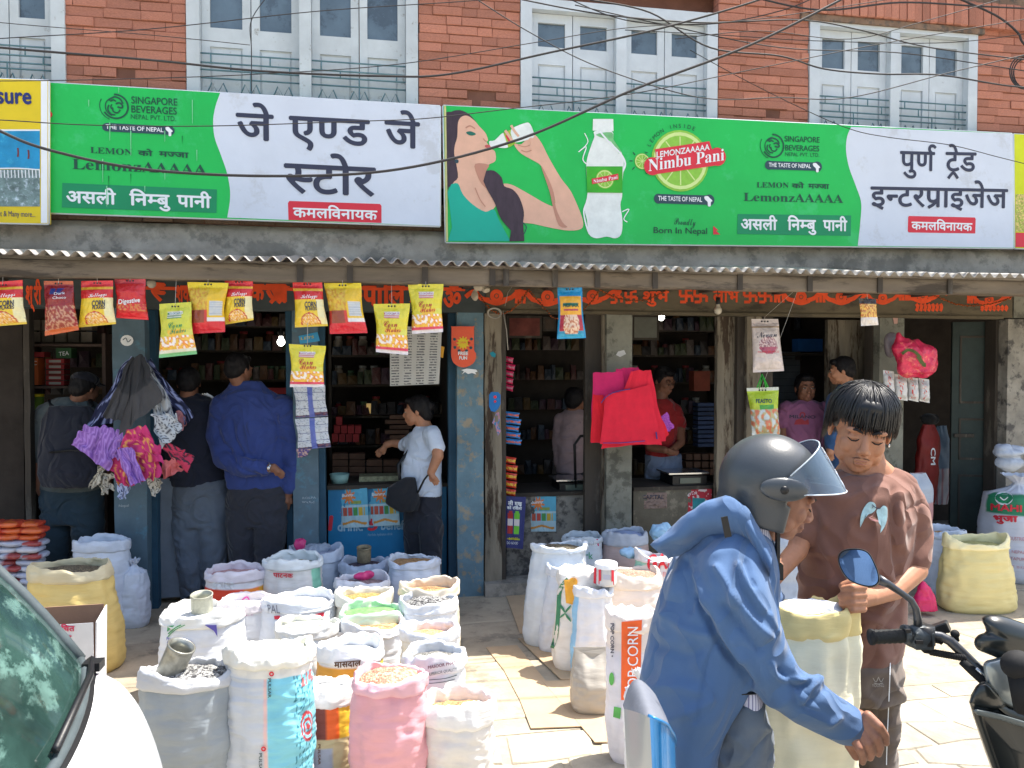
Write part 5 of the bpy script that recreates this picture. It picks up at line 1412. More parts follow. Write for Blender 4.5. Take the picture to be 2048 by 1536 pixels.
# raised folds on shoulder and sleeve
def fold_tube(pts, r):
	g.tube([Vector(q) for q in pts], r, 8)
# hood collar lying back
up_ = smooth_px([(1300, 1088), (1352, 1046), (1412, 1005), (1460, 994), (1498, 1024), (1530, 1075), (1545, 1112)], 5)
lo_ = smooth_px([(1337, 1116), (1372, 1100), (1414, 1072), (1458, 1086), (1490, 1100), (1512, 1128), (1538, 1160)], 5)
g = MB(); nU = len(up_)
w_ = Wrap([jk])
for side in (0, 1):
	def hf(u, v, side=side):
		i = min(int(round(u * (nU - 1))), nU - 1)
		a, b = up_[i], lo_[i]
		x = a[0] + (b[0] - a[0]) * v; y = a[1] + (b[1] - a[1]) * v
		d0 = -.16 + .12 * (1 - u) - .035 * sin(pi * min(1, v * 1.1)) + .03 * v
		q = p.P(x, y, d0 + side * .02)
		return q + Vector((0, 0, 1)) * (fbm((x * .02, y * .02, side)) * .012)
	g.grid(hf, nU - 1, 10)
n0 = len(g.v) // 2; wdt = nU
for i in range(nU - 1):
	g.f += [(i, i + n0, i + 1 + n0, i + 1), (10 * wdt + i, 10 * wdt + i + 1, 10 * wdt + i + 1 + n0, 10 * wdt + i + n0)]; g.mi += [0, 0]; g.sm += [True, True]
for j in range(10):
	a = j * wdt; b = a + wdt; g.f += [(a, b, b + n0, a + n0), (a + wdt - 1, a + wdt - 1 + n0, b + wdt - 1 + n0, b + wdt - 1)]; g.mi += [0, 0]; g.sm += [True, True]
obj('hood', g, MATS['jacket_mid_blue'], jk)
m_strp = mat('striped_shirt', C(178, 176, 200), rough=.9, var=.05)
N_ = m_strp.node_tree.nodes; L_ = m_strp.node_tree.links
wv_ = N_.new('ShaderNodeTexWave'); wv_.inputs['Scale'].default_value = 42; wv_.bands_direction = 'X'
tc_ = N_.new('ShaderNodeTexCoord'); L_.new(tc_.outputs['Object'], wv_.inputs[0])
rp_ = N_.new('ShaderNodeValToRGB'); rp_.color_ramp.elements[0].color = (*C(112, 110, 150), 1); rp_.color_ramp.elements[1].color = (*C(206, 206, 222), 1); rp_.color_ramp.elements[1].position = .4
L_.new(wv_.outputs[0], rp_.inputs[0]); L_.new(rp_.outputs[0], N_['Principled BSDF'].inputs['Base Color'])
p.limb('shirt', [(1488, 1020, 26, -.05), (1502, 1055, 30, -.05), (1512, 1085, 32, -.04)])
p.st('shirt', [(1440, 1500, 1325, .15), (1440, 1508, 1350, .155), (1440, 1512, 1372, .155), (1440, 1510, 1384, .15)])
p.build('shirt', m_strp, .007)
p.st('jeans', [(1430, 1508, 1368, .15), (1420, 1520, 1400, .16), (1400, 1528, 1450, .165), (1380, 1530, 1520, .165), (1370, 1530, 1580, .16)])
p.limb('jeans', [(1480, 1560, 50, -.06), (1475, 1720, 42, -.06), (1468, 1900, 34, -.06)]); p.limb('jeans', [(1430, 1560, 50, .08), (1425, 1720, 42, .1), (1420, 1900, 34, .1)])
p.build('jeans', cloth('jeans_washed', C(96, 106, 118), var=.15), .008, fold=.010, fs=6)
for x, o_ in ((1475, -.1), (1430, .06)):
	g = MB(); g.ell(p.P(x + 25, 1925, o_), (.13, .05, .045), 14, 8); obj('shoe', g, m_black, p.root)
g = MB(); g.tube([p.P(1462, 1378, -.155), p.P(1480, 1384, -.16), p.P(1510, 1382, -.14)], .014, 8, flat=.4); obj('belt', g, m_black, p.root)
# helmet
m_helm = mat('helmet_matt_grey', C(64, 68, 72), rough=.36, var=.12, vs=6, bump=.08, bs=200, spec=.55)
hc = p.P(1539, 962, 0)
HR = BASIS @ Matrix.Rotation(radians(84), 3, 'Z') @ Matrix.Rotation(radians(14), 3, 'X')
bm = bmesh.new(); nA, nT = 48, 30; rows = []
for j in range(nT + 1):
	t = j / nT; th = t * radians(143); row = []
	for i in range(nA):
		a = 2 * pi * i / nA
		rx, ry, rz = .118, .136, .130
		z = cos(th) * rz; sn = sin(min(th, radians(112))) if th > pi / 2 else sin(th)
		if th > pi / 2: z = -(th - pi / 2) * .128
		q = Vector((sin(a) * sn * rx, -cos(a) * sn * ry, z))
		row.append(bm.verts.new(hc + HR @ q) if j > 0 or i == 0 else row[0])
	rows.append(row)
for j in range(nT):
	for i in range(nA):
		a = (i + .5) / nA * 2 * pi; a = a - 2 * pi if a > pi else a
		th = (j + .5) / nT * 143
		lim = 74 - 12 * max(0, (th - 95)) / 55
		if th > 70 and abs(math.degrees(a)) < (lim if th > 80 else 60): continue
		vs = [rows[j][i], rows[j + 1][i], rows[j + 1][(i + 1) % nA], rows[j][(i + 1) % nA]]
		vs = list(dict.fromkeys(vs))
		try: bm.faces.new(vs)
		except Exception: pass
bmesh.ops.recalc_face_normals(bm, faces=bm.faces)
bmesh.ops.solidify(bm, geom=bm.faces[:], thickness=.016)
me = bpy.data.meshes.new('helmet'); bm.to_mesh(me); bm.free()
me.transform(Matrix.Translation(-parent_origin(p.root)))
for f_ in me.polygons: f_.use_smooth = True
me.materials.append(m_helm)
hm = bpy.data.objects.new('helmet', me); COL.objects.link(hm); hm.parent = p.root
ss = hm.modifiers.new('sub', 'SUBSURF'); ss.levels = 1; ss.render_levels = 1
YR = BASIS @ Matrix.Rotation(radians(84), 3, 'Z')
for sx in (-1, 1):
	g = MB(); g.ell(hc + YR @ Vector((sx * .121, -.010, -.004)), (.014, .062, .031), 20, 12, YR @ Matrix.Rotation(radians(4), 3, 'X'))
	sc_ = obj('helmet_side_cover', g, m_helm, hm)
	g = MB(); g.ell(hc + YR @ Vector((sx * .134, -.008, -.004)), (.005, .011, .011), 14, 8, YR); obj('hinge_screw', g, m_black, sc_)
m_visor = mat('visor_smoked', C(92, 112, 134), rough=.1, var=0, bump=0, alpha=.6, spec=.6)
def vf(u, v, o=0):
	a = (u * 2 - 1); ca = cos(a * pi / 2) ** .75 if abs(a) < .999 else 0; sa = math.copysign(abs(sin(a * pi / 2)) ** .85, a)
	fc = .112 + (.186 - .112) * v; zc_ = .112 + (-.018 - .112) * v
	zh = .018 - .034 * v; w = ca ** .9 if ca > 0 else 0
	x = sa * (.128 - o); y = -(fc - o) * ca - .010; z = zh + (zc_ - zh) * w
	return hc + YR @ Vector((x, y, z))
g = MB(); g.grid(lambda u, v: vf(u, v), 40, 12); g.grid(lambda u, v: vf(u, v, .0025), 40, 12)
vz = obj('visor', g, m_visor, hm)
m_scr = mat('visor_pale_line', C(210, 220, 230), rough=.3, alpha=.75)
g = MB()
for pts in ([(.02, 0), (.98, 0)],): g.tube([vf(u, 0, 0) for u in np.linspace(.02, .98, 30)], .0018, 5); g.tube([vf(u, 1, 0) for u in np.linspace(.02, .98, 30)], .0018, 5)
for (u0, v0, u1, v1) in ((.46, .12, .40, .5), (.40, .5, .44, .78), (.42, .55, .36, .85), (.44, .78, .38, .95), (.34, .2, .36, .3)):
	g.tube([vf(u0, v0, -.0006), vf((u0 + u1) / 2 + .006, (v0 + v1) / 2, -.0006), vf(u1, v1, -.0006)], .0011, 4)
obj('visor_streak', g, m_scr, vz)  # pale lines along the visor edges and short pale streaks on its front
g = MB(); g.box((-.012, -.016, -.10), (.012, -.008, .02), M=Matrix.Translation(p.P(1546, 1064, -.06)) @ YR.to_4x4()); g.box((-.014, -.022, -.125), (.014, -.006, -.085), M=Matrix.Translation(p.P(1548, 1064, -.06)) @ YR.to_4x4())
obj('chin_strap', g, m_black, hm)
g = MB(); g.box((-.008, 0, -.03), (.008, .004, .02), M=Matrix.Translation(p.P(1452, 1050, -.26)) @ BASIS.to_4x4() @ Matrix.Rotation(radians(-12), 4, 'Y')); obj('hood_tab', g, m_black, jk)
# ------------------------------------------------------------ sacks
m_sack = mat('woven_sack', attr=True, rough=.55, var=.08, vs=9, bump=.4, bs=46, bd=.005, stretch=(.4, .4, 1.8), spec=.4)
m_film = mat('thin_plastic', C(190, 205, 220), rough=.2, alpha=.55, var=.1, spec=.6, bump=.5, bs=30, bd=.006)
WH = C(216, 219, 224); CREAM = C(222, 214, 196)
SACKS = {}
def sack(key, label, xl, xr, rimy, h, col=WH, rim=None, fill=None, dr=.78, bot=1.04, bulge=.09, lean=0.0, leany=0.0, paint=None,
		 cuff=.05, filld=.03, seed=0, kind='open', wr=1.0, n=5.0, group=None, name='grain_sack', dom=.02, open_k=1.0, ears=0.0):
	k = h / 1.74
	by = (rimy - k * 730) / (1 - k)
	cx = (xl + xr) / 2
	base = ground(cx, by); d = depth_of(base); s = F / d
	W = (xr - xl) / 2 / s; D = W * dr
	# the rim centre is where the pixel says: lean moves the foot instead
	foot = base + CR * (-lean) + CF * (-leany); foot.z = 0
	rimc = rim or col
	def ring(v):
		"""half width and depth along the body height v"""
		e = bulge * sin(pi * min(1, v * 1.05)) + (bot - 1) * (1 - v) ** 1.5
		pin = 1 - .16 * math.exp(-v / .045)
		return (1 + e) * pin
	def srf(th, v, off=0.0):
		rr = ring(v)
		a = W * rr; b = D * rr * (1.0 + .12 * sin(pi * v))
		sn, cn = sin(th), cos(th)
		ex = 2 / (2.6 - .5 * v)
		x = a * math.copysign(abs(sn) ** ex, sn); y = -b * math.copysign(abs(cn) ** ex, cn)
		ridge = 1 - abs(noise.noise(Vector((sn * 1.6, cn * 1.6 + seed * 3, v * h * 34)))) * 4
		r2 = noise.noise(Vector((sn * 3 + seed, cn * 3, v * h * 9)))
		q = (ridge * .0022 + r2 * .011) * wr * min(1, v * 6 + .15) + off
		nrm = Vector((sn, -cn, 0))
		p_ = foot.lerp(base, v) + CR * x + CF * y + (CR * nrm.x + CF * nrm.y) * q
		p_.z = h * v + .006 * r2 * wr
		return p_
	NU, NV = (190, 130) if key == 'S19' else (72, 44)
	g = MB()
	cf = (lambda u, v: paint((u - .5) * 2 * pi, v)) if paint else (lambda u, v: col)
	vb = 1 - cuff / h if kind == 'open' else 1
	if kind == 'open':
		g.grid(lambda u, v: srf((u - .5) * 2 * pi, v * vb), NU, NV, colf=lambda u, v: cf(u, v * vb), closeu=True)
		# rolled cuff, lumpy
		t = .008 + .003 * (seed % 3)
		prof = [(-.004, -.18), (t * .8, .0), (t * 1.0, .35), (t * .9, .8), (t * .3, 1.0), (-t * .6, 1.0), (-t * 1.1, .8), (-t * 1.3, .5), (-t * 1.3, -filld / cuff - .6)]
		def cu(u, v):
			th = (u - .5) * 2 * pi; q = v * (len(prof) - 1); i = min(int(q), len(prof) - 2); f = q - i
			o = prof[i][0] * (1 - f) + prof[i + 1][0] * f; zz = prof[i][1] * (1 - f) + prof[i + 1][1] * f
			b_ = srf(th, min(vb + cuff / h * .0, 1), 0); tp = srf(th, 1, 0)
			q_ = b_.lerp(tp, max(min(zz, 1), 0)); nrm = (CR * sin(th) - CF * cos(th))
			lump = noise.noise(Vector((sin(th) * 3.2 + seed, cos(th) * 3.2, zz * 1.5))) * .012 + (.5 - abs(noise.noise(Vector((sin(th) * 7 + seed, cos(th) * 7, zz * 2.2))))) * .010
			q_ = q_ + nrm * (o * open_k + lump * .6)
			q_.z = h - cuff + cuff * zz + (lump * 1.3 + .012 * sin(2 * th + seed)) * min(1, max(0, zz * 3)) + ears * abs(sin(th)) ** 4 * max(0, zz) - ears * .5 * max(0, cos(th)) * max(0, zz)
			return q_
		g.grid(cu, NU, 26, colf=lambda u, v: rimc, closeu=True)
	elif kind == 'pillow':
		def pl(u, v):
			th = (u - .5) * 2 * pi; q_ = srf(th, v * .97)
			cc = foot.lerp(base, v); fl = 1 - max(0, (v - .45) / .55) ** 1.4 * .86
			dv = (q_ - cc).dot(CF); q_ = q_ - CF * (dv * (1 - fl))
			ax = abs(sin(th)) ** 1.3
			q_.z += (ax - .4) * .05 * max(0, v - .8) / .2
			return q_
		g.grid(pl, NU, NV, colf=cf, closeu=True)
		top = [pl(i / NU, 1) for i in range(NU)]; o_ = len(g.v); g.add(top, [tuple(range(NU))], cols=[rimc] * NU)
	elif kind == 'tied':
		def td(u, v):
			th = (u - .5) * 2 * pi
			if v < .8: return srf(th, v / .8 * .86)
			t = (v - .8) / .2; q_ = srf(th, .86 + .14 * t); cc = foot.lerp(base, 1)
			f = 1 - .85 * sin(min(t, .6) / .6 * pi / 2) + max(0, t - .6) * 1.0
			q2 = Vector((cc.x, cc.y, 0)) + Vector((q_.x - cc.x, q_.y - cc.y, 0)) * f
			q2.z = h * (.86 + .2 * t) + noise.noise(Vector((sin(th) * 4, cos(th) * 4, t * 3 + seed))) * .02
			return q2
		g.grid(td, NU, NV + 10, colf=lambda u, v: rimc if v > .82 else cf(u, v), closeu=True)
	lo = [Vector(q) for q in g.v[:NU]]; g.add(lo, [tuple(range(NU))], cols=[col] * NU)
	o = obj(name, g, m_sack, loc=Vector((foot.x, foot.y, 0)), label=label, cat='sack', group=group)
	if fill is not None and kind == 'open':
		g = MB(); zf = h - .022 - filld * .55
		def ct(u, v):
			th = u * 2 * pi; r_ = v; e = srf(th - pi, min(1, (zf) / h), -.012)
			c_ = foot.lerp(base, zf / h); q_ = c_.lerp(e, r_)
			q_.z = zf + dom * (1 - r_ * r_) + noise.noise(Vector((q_.x * 14, q_.y * 14, seed))) * .008 + noise.noise(Vector((q_.x * 90, q_.y * 90, seed))) * .003
			return q_
		g.grid(ct, 40, 14, closeu=True)
		obj('contents', g, fill, o)
	SACKS[key] = o
	return o
def sprint(o, m, fn, name='sack_print', step=.0025):
	w = Wrap([o], step); g = MB(); fn(w, g)
	if g.f: return obj(name, g, m, o, kind='stuff' if name == 'sack_print' else None)
def wpoly(w, g, pts, k=1, n=10):
	"""print patch laid on a curved surface: bilinear patch of four pixels"""
	a, b, c, d = [Vector(q) for q in pts]
	def f(u, v):
		q = a.lerp(b, u).lerp(d.lerp(c, u), v); return w.pt(*w.px(q.x, q.y), k)
	g.grid(f, n, n)
G_dark = grain_mat('dark_grain', C(70, 64, 54), C(128, 118, 96)); G_brown = grain_mat('brown_beans', C(150, 112, 76), C(196, 158, 112), 130)
G_gold = grain_mat('golden_seed', C(150, 126, 72), C(196, 172, 110), 200); G_blk = grain_mat('black_lentils', C(44, 44, 48), C(168, 168, 166), 120)
G_org = grain_mat('orange_lentils', C(196, 130, 86), C(232, 184, 140), 150); G_grey = grain_mat('grey_lentils', C(88, 88, 86), C(150, 148, 142), 190)
G_rice = grain_mat('pale_rice', C(204, 206, 180), C(232, 232, 214), 220); G_nut = grain_mat('peanuts', C(176, 112, 92), C(226, 176, 148), 110)
G_grn = grain_mat('green_grain', C(96, 92, 70), C(146, 142, 112), 180); G_pink = grain_mat('pink_salt', C(190, 140, 140), C(216, 180, 178), 60); G_wht = grain_mat('white_grain', C(206, 208, 210), C(232, 232, 230), 150)
YS = C(218, 192, 120)
sack('S2', 'tall white sack behind the big yellow sack at the left pillar', 155, 258, 1078, .58, C(206, 214, 228), fill=G_wht, dr=.6, seed=1, cuff=.06, bot=1.0)
sack('S3', 'small white tied sack leaning on the foot of the blue pillar', 246, 292, 1125, .42, C(200, 208, 222), kind='tied', dr=.8, seed=2, bot=1.25, bulge=.15)
sack('S1', 'big yellow sack of dark grain beside the cardboard box', 66, 216, 1127, .60, YS, rim=C(206, 194, 160), fill=G_dark, dr=.6, seed=3, bot=1.16, lean=-.06, cuff=.07, wr=1.3)
sack('S6', 'grey white sack with a pink bag in it beside the blue counter', 583, 682, 1096, .46, C(178, 190, 204), rim=C(196, 206, 222), fill=mat('lilac_liner', C(176, 182, 204), var=.1), seed=4, cuff=.07, dr=.8)
sack('S7', 'bluish white sack of dark beans with a rusty tin standing in it', 686, 776, 1120, .40, C(182, 194, 214), fill=grain_mat('dark_beans', C(56, 48, 60), C(108, 96, 110), 120), seed=5, cuff=.07)
sack('S8', 'plump white sack of brown beans nearest the white shirted woman', 780, 877, 1116, .46, C(204, 212, 226), fill=G_brown, seed=6, dr=.8, bulge=.12, bot=1.12, cuff=.04, filld=.01)
def p4(th, v):
	x = th / pi
	if v > .8: return C(226, 226, 230)
	if .52 < v <= .8: return C(228, 70, 44) if th < .5 else (C(236, 130, 40) if th < 1.1 else C(222, 160, 50))
	return C(226, 210, 206) if th < .7 else C(232, 88, 40)
o = sack('S4', 'white and red sack with કસાઘર lettering and pink salt', 419, 530, 1136, .46, WH, rim=C(222, 216, 224), fill=G_pink, paint=p4, seed=7, cuff=.05)
sprint(o, m_pw, lambda w, g: w.text(g, 'કસાઘર', (424, 1178), (468, 1178), 15, 3, bold=.03))
def p5(th, v):
	if th > .95 and th < 1.5: return C(140, 206, 178)
	if .22 < v < .42 and th < .7: return C(220, 96, 84)
	if .42 < v < .62: return C(222, 210, 186)
	return C(222, 220, 216)
o = sack('S5', 'white sack with red writing and a green side seam holding greenish grain', 534, 640, 1113, .52, WH, rim=C(220, 226, 228), fill=G_grn, paint=p5, seed=8, cuff=.05, filld=.05)
sprint(o, m_pred, lambda w, g: w.text(g, 'पाटनक', (546, 1154), (586, 1156), 8, 3, bold=.03))
sack('S9', 'white sack with a pink cloth tucked in its mouth', 674, 776, 1155, .42, C(214, 216, 224), fill=grain_mat('mauve_grain', C(130, 110, 112), C(170, 150, 150)), seed=9, cuff=.05)
sack('S11', 'beige lined sack of brown grain next to the blue pillar', 803, 914, 1166, .50, C(206, 196, 176), rim=C(220, 206, 184), fill=G_brown, seed=10, cuff=.05, filld=.05, dr=.8)
sack('S10', 'cream sack of golden seeds, second row at the middle', 676, 781, 1183, .46, CREAM, rim=C(230, 226, 212), fill=G_gold, seed=11, cuff=.06)
sack('S12', 'white sack of black and white speckled lentils', 803, 912, 1196, .48, WH, fill=G_blk, seed=12, cuff=.05, filld=.0, dom=.03)
def p13(th, v): return C(220, 222, 224)
sack('S13', 'white sack with ragged green inner lining', 685, 803, 1216, .44, WH, rim=C(196, 222, 196), fill=mat('green_liner', C(110, 170, 96), var=.4, vs=30), seed=13, cuff=.05, filld=.01)
o = sack('S20', 'white sack with pink flower print behind the tin', 440, 548, 1198, .42, C(220, 220, 222), rim=C(222, 214, 216), fill=G_wht, seed=14, cuff=.04)
sprint(o, mat('print_magenta', C(226, 90, 170)), lambda w, g: (w.poly(g, [(482, 1212), (498, 1206), (506, 1230), (492, 1232)], 2), w.stroke(g, [(484, 1200), (494, 1194), (500, 1204)], 3, 2)))
o = sack('S21', 'white sack with faded dark and red letters in the middle row', 530, 668, 1194, .44, WH, fill=G_wht, seed=15, cuff=.04)
sprint(o, mat('print_faded', C(120, 120, 130)), lambda w, g: w.text(g, 'PAL', (534, 1226), (560, 1227), 17, 3, skew=-.15))
sprint(o, m_pred, lambda w, g: (w.poly(g, [(630, 1228), (648, 1224), (648, 1232), (632, 1234)], 2), w.poly(g, [(548, 1232), (560, 1231), (560, 1238), (549, 1239)], 2)))
sack('S14', 'white sack of orange lentils with a wide folded mouth', 690, 806, 1240, .42, WH, fill=G_org, seed=16, cuff=.05, filld=.03)
sack('S15', 'white sack of peach coloured beans at the right of the group', 806, 912, 1251, .48, WH, fill=G_org, seed=17, cuff=.05, filld=.045)
sack('S22', 'wide white sack of pale rice in the middle of the group', 556, 678, 1246, .42, C(222, 222, 218), fill=G_rice, seed=18, cuff=.04, filld=.0)
sack('S26b', 'white sack wedged between the rice sack and the orange lentils', 600, 700, 1262, .36, C(220, 216, 210), fill=G_wht, seed=31, cuff=.04)
def p17(th, v): return C(224, 226, 230)
o = sack('S17', 'white sack with green and purple print and a dented tin in its mouth', 334, 482, 1217, .44, WH, rim=C(226, 226, 222), fill=G_wht, seed=19, cuff=.05, bot=1.0)
sprint(o, mat('print_violet', C(96, 90, 176)), lambda w, g: (w.poly(g, [(409, 1250), (433, 1250), (435, 1274), (428, 1262)], 3), w.text(g, 'Products of Purity', (333, 1280), (384, 1286), 6, 3, bold=.02), w.text(g, 'Guarantee of Quality', (334, 1288), (390, 1296), 6, 3, bold=.02)))
sprint(o, mat('print_leaf_green', C(74, 150, 96)), lambda w, g: (w.poly(g, [(335, 1252), (349, 1251), (334, 1264)], 3), w.stroke(g, [(336, 1268), (350, 1256), (362, 1250)], 2.2, 3), w.stroke(g, [(335, 1274), (350, 1260), (370, 1250)], 1.6, 3)))
o = sack('S16', 'white sack of grey lentils with printed lines beside the pink sack', 812, 926, 1299, .47, WH, fill=G_grey, seed=20, cuff=.06, filld=.03)
sprint(o, mat('print_wine', C(120, 80, 96)), lambda w, g: w.text(g, 'MASOOR PHAT', (856, 1338), (912, 1328), 6, 3, bold=.03))
sprint(o, m_slate, lambda w, g: (w.text(g, 'SUPERIOR QUALITY', (856, 1352), (914, 1341), 6, 3), w.stroke(g, [(858, 1360), (890, 1357), (914, 1350)], 1.4, 3), w.stroke(g, [(858, 1367), (886, 1364), (910, 1358)], 1.4, 3)))
def p23(th, v):
	if v > .84: return C(224, 224, 224)
	if v > .55: return C(226, 160, 60) if th < .5 else C(226, 196, 70)
	if th < -.55: return C(92, 52, 52)
	return C(222, 166, 74)
o = sack('S23', 'orange and maroon printed sack with a white mouth in the front centre', 640, 762, 1284, .46, WH, rim=C(226, 228, 230), fill=G_wht, paint=p23, seed=21, cuff=.06, filld=.05)
sprint(o, mat('print_brown', C(90, 60, 40)), lambda w, g: w.text(g, 'मासदाल', (668, 1336), (722, 1332), 11, 3, bold=.03))
o = sack('S18', 'silver grey sack at the front left with a metal scoop in it', 290, 462, 1334, .55, C(150, 158, 164), rim=C(192, 194, 198), fill=G_blk, seed=22, cuff=.05, dr=.62, bot=.92, filld=.0, wr=1.4)
def p19(th, v):
	n_ = noise.noise(Vector((th * 3, v * 4, 1)))
	if v > .86: return C(224, 222, 216)
	if .12 < th < 1.75:
		c = C(130, 204, 222)
		if th > .75 and noise.noise(Vector((th * 26, v * 36, 5))) > .22: c = C(24, 110, 130)
		if abs(v - .52) < .11 and .8 < th < 1.75:
			q = ((th - 1.2) * .5) ** 2 * 3 + (v - .52) ** 2 * 6
			ring_ = math.sqrt(q)
			c = C(170, 60, 66) if (ring_ * 22) % 2 < 1.2 and ring_ < .26 else c
		if v > .78 and th > 1.0: c = C(196, 110, 110) if noise.noise(Vector((th * 14, v * 30, 2))) > 0 else c
		return c
	if .04 < th < .12: return C(226, 190, 186)
	return C(196, 202, 210)
o = sack('S19', 'large white and cyan floral printed sack of rice at the front', 460, 622, 1290, .62, C(200, 204, 210), rim=C(226, 224, 214), fill=G_rice, paint=p19, seed=23, cuff=.05, dr=.62, bot=.98, filld=-.02, dom=.03, wr=1.2)
sprint(o, m_slate, lambda w, g: ([w.text(g, 'P', (0, 0), (1, 0), 1)] if False else None))
def vtext(w, g, st, x, y0, y1, hh, k=3, flip=False):
	"""text running down the sack"""
	V, Fc = text2d(st, .02); x1 = max(q[0] for q in V)
	g.add([w.pt(*w.px(x + b * hh / .69 * (1 if not flip else -1), y0 + (y1 - y0) * a / x1), k) for a, b, _ in V], Fc)
sprint(o, m_slate, lambda w, g: (vtext(w, g, 'PULSAR', 536, 1356, 1396, 6), vtext(w, g, 'PULSAR', 518, 1506, 1548, 6)))
sprint(o, m_pred, lambda w, g: (w.disc(g, (543, 1348), 5, 3, r0=2), w.disc(g, (527, 1498), 5, 3, r0=2)))
def p24(th, v):
	if v > .84: return C(228, 228, 226)
	if v > .5:
		if -.5 < th < .1: return C(112, 58, 52)
		if .1 <= th < .55: return C(232, 100, 40)
		if .55 <= th < 1.2: return C(226, 186, 60)
	if abs(th) < .3 and v < .4: return C(160, 168, 186)
	return C(196, 184, 146)
o = sack('S24', 'beige sack holding an orange printed bag between the floral and pink sacks', 600, 708, 1362, .40, C(196, 184, 146), rim=C(228, 228, 226), fill=G_wht, paint=p24, seed=24, cuff=.07, dr=.7, bot=1.0)
sprint(o, mat('print_umber', C(110, 80, 60)), lambda w, g: (w.disc(g, (594, 1490), 9, 3, r0=5), w.disc(g, (594, 1490), 3, 3), vtext(w, g, 'PULSAR', 636, 1488, 1530, 5)))
PK = C(224, 164, 172)
sack('S25', 'pink sack of reddish peanuts at the front', 712, 850, 1344, .50, PK, rim=C(226, 176, 186), fill=G_nut, seed=25, cuff=.05, dr=.74, bot=1.0, bulge=.14, filld=-.01, dom=.03, wr=1.5)
sack('S26', 'low white sack with a folded mouth right of the pink sack', 853, 982, 1392, .39, C(220, 216, 212), rim=C(230, 228, 226), fill=G_brown, seed=26, cuff=.08, dr=.72, bot=.9, bulge=.12, filld=.05, wr=1.4)
# right hand group
o = sack('R2', 'white sack with pink and green print next to the grey pillar', 1126, 1202, 1070, .46, C(196, 206, 216), fill=G_dark, seed=27, cuff=.04)
sprint(o, mat('print_pink', C(206, 50, 110)), lambda w, g: w.poly(g, [(1162, 1084), (1196, 1078), (1198, 1092), (1166, 1098)], 2))
sprint(o, m_pteal, lambda w, g: w.text(g, 'rk', (1170, 1118), (1186, 1118), 14, 3))
sprint(o, m_pw, lambda w, g: w.text(g, 'PURE', (1164, 1096), (1194, 1090), 9, 4))
sack('R3', 'see-through bag of pinkish popped grain in front of the grey pillar', 1208, 1290, 1062, .48, C(186, 162, 156), rim=C(190, 196, 208), fill=mat('blue_liner', C(150, 165, 200), var=.2), seed=28, cuff=.08, bulge=.14, filld=.0)
sack('R1', 'tall white sack of dark grain at the left of the right hand group', 1066, 1170, 1088, .62, C(204, 212, 220), fill=G_dark, dr=.6, seed=29, cuff=.03, bot=1.22, lean=.035, filld=.0)
sack('R4', 'plain white sack leaning between the tall sack and the mango sack', 1098, 1168, 1130, .52, C(206, 212, 222), fill=G_wht, dr=.6, seed=30, bot=1.2, lean=.05)
def pR5(th, v): return C(222, 218, 212)
o = sack('R5', 'white sack with orange mango and green leaf print', 1120, 1206, 1140, .56, C(222, 218, 212), fill=G_wht, cuff=.07, filld=-.01, dr=.7, seed=32, bot=1.12, lean=.03)
sprint(o, mat('print_mango', C(232, 168, 60), var=.2), lambda w, g: (wpoly(w, g, [(1128, 1160), (1148, 1158), (1148, 1210), (1132, 1206)], 2), w.disc(g, (1146, 1164), 9, 3)))
sprint(o, mat('print_leaf', C(70, 136, 100), var=.2), lambda w, g: (w.stroke(g, [(1136, 1158), (1120, 1180), (1116, 1230), (1112, 1270), (1104, 1296)], 8, 2), [w.poly(g, smooth_px([(1130, 1226), (1130 + dx * .5 + 3, 1226 + dy * .5), (1130 + dx, 1226 + dy), (1130 + dx * .5 - 3, 1226 + dy * .5)], 3, True), 3) for dx, dy in ((12, -16), (-10, -18), (12, 18), (-10, 10))]))
o = sack('R8', 'grey faded sack under the white bag at the front of the right group', 1146, 1224, 1300, .30, C(166, 160, 150), kind='pillow', dr=.8, seed=33, bot=1.08)
sack('R6', 'white sack with pale blue edge stripe beside the mango sack', 1150, 1222, 1172, .50, C(214, 218, 226), fill=G_wht, seed=34, cuff=.04, bot=1.05, lean=.02, paint=lambda th, v: C(140, 190, 226) if -1.6 < th < -.95 else C(218, 220, 226))
sack('R7', 'plump beige white sack with crumpled top behind the popcorn sack', 1212, 1318, 1142, .50, C(226, 214, 206), rim=C(226, 214, 202), fill=grain_mat('rusty_grain', C(150, 120, 100), C(200, 170, 150)), seed=35, cuff=.07, bulge=.12, filld=.0)
def pR9(th, v): return C(160, 212, 190) if th < -.55 else C(224, 222, 224)
o = sack('R9', 'white and mint sack with big red letters GARLIC behind the rider', 1272, 1400, 1108, .56, WH, fill=G_wht, ears=.03, cuff=.03, paint=pR9, seed=36, dr=.5)
sprint(o, m_pred, lambda w, g: w.text(g, 'GARLIC', (1294, 1142), (1392, 1128), 30, 3, bold=.04), step=.003)
sprint(o, mat('print_soft_red', C(220, 150, 150)), lambda w, g: w.text(g, 'BRAND', (1326, 1153), (1372, 1148), 9, 3))
def pR10(th, v):
	if v > .76: return C(226, 214, 208)
	return C(216, 214, 222)
o = sack('R10', 'tall popcorn sack with an orange stripe reading POP CORN', 1214, 1322, 1218, .66, C(216, 214, 222), rim=C(228, 218, 212), fill=G_wht, paint=pR10, seed=37, dr=.6, bot=.98, cuff=.07, bulge=.04)
sprint(o, mat('print_orange', C(238, 104, 50)), lambda w, g: wpoly(w, g, [(1243, 1244), (1284, 1240), (1280, 1400), (1242, 1400)], 1, 16))
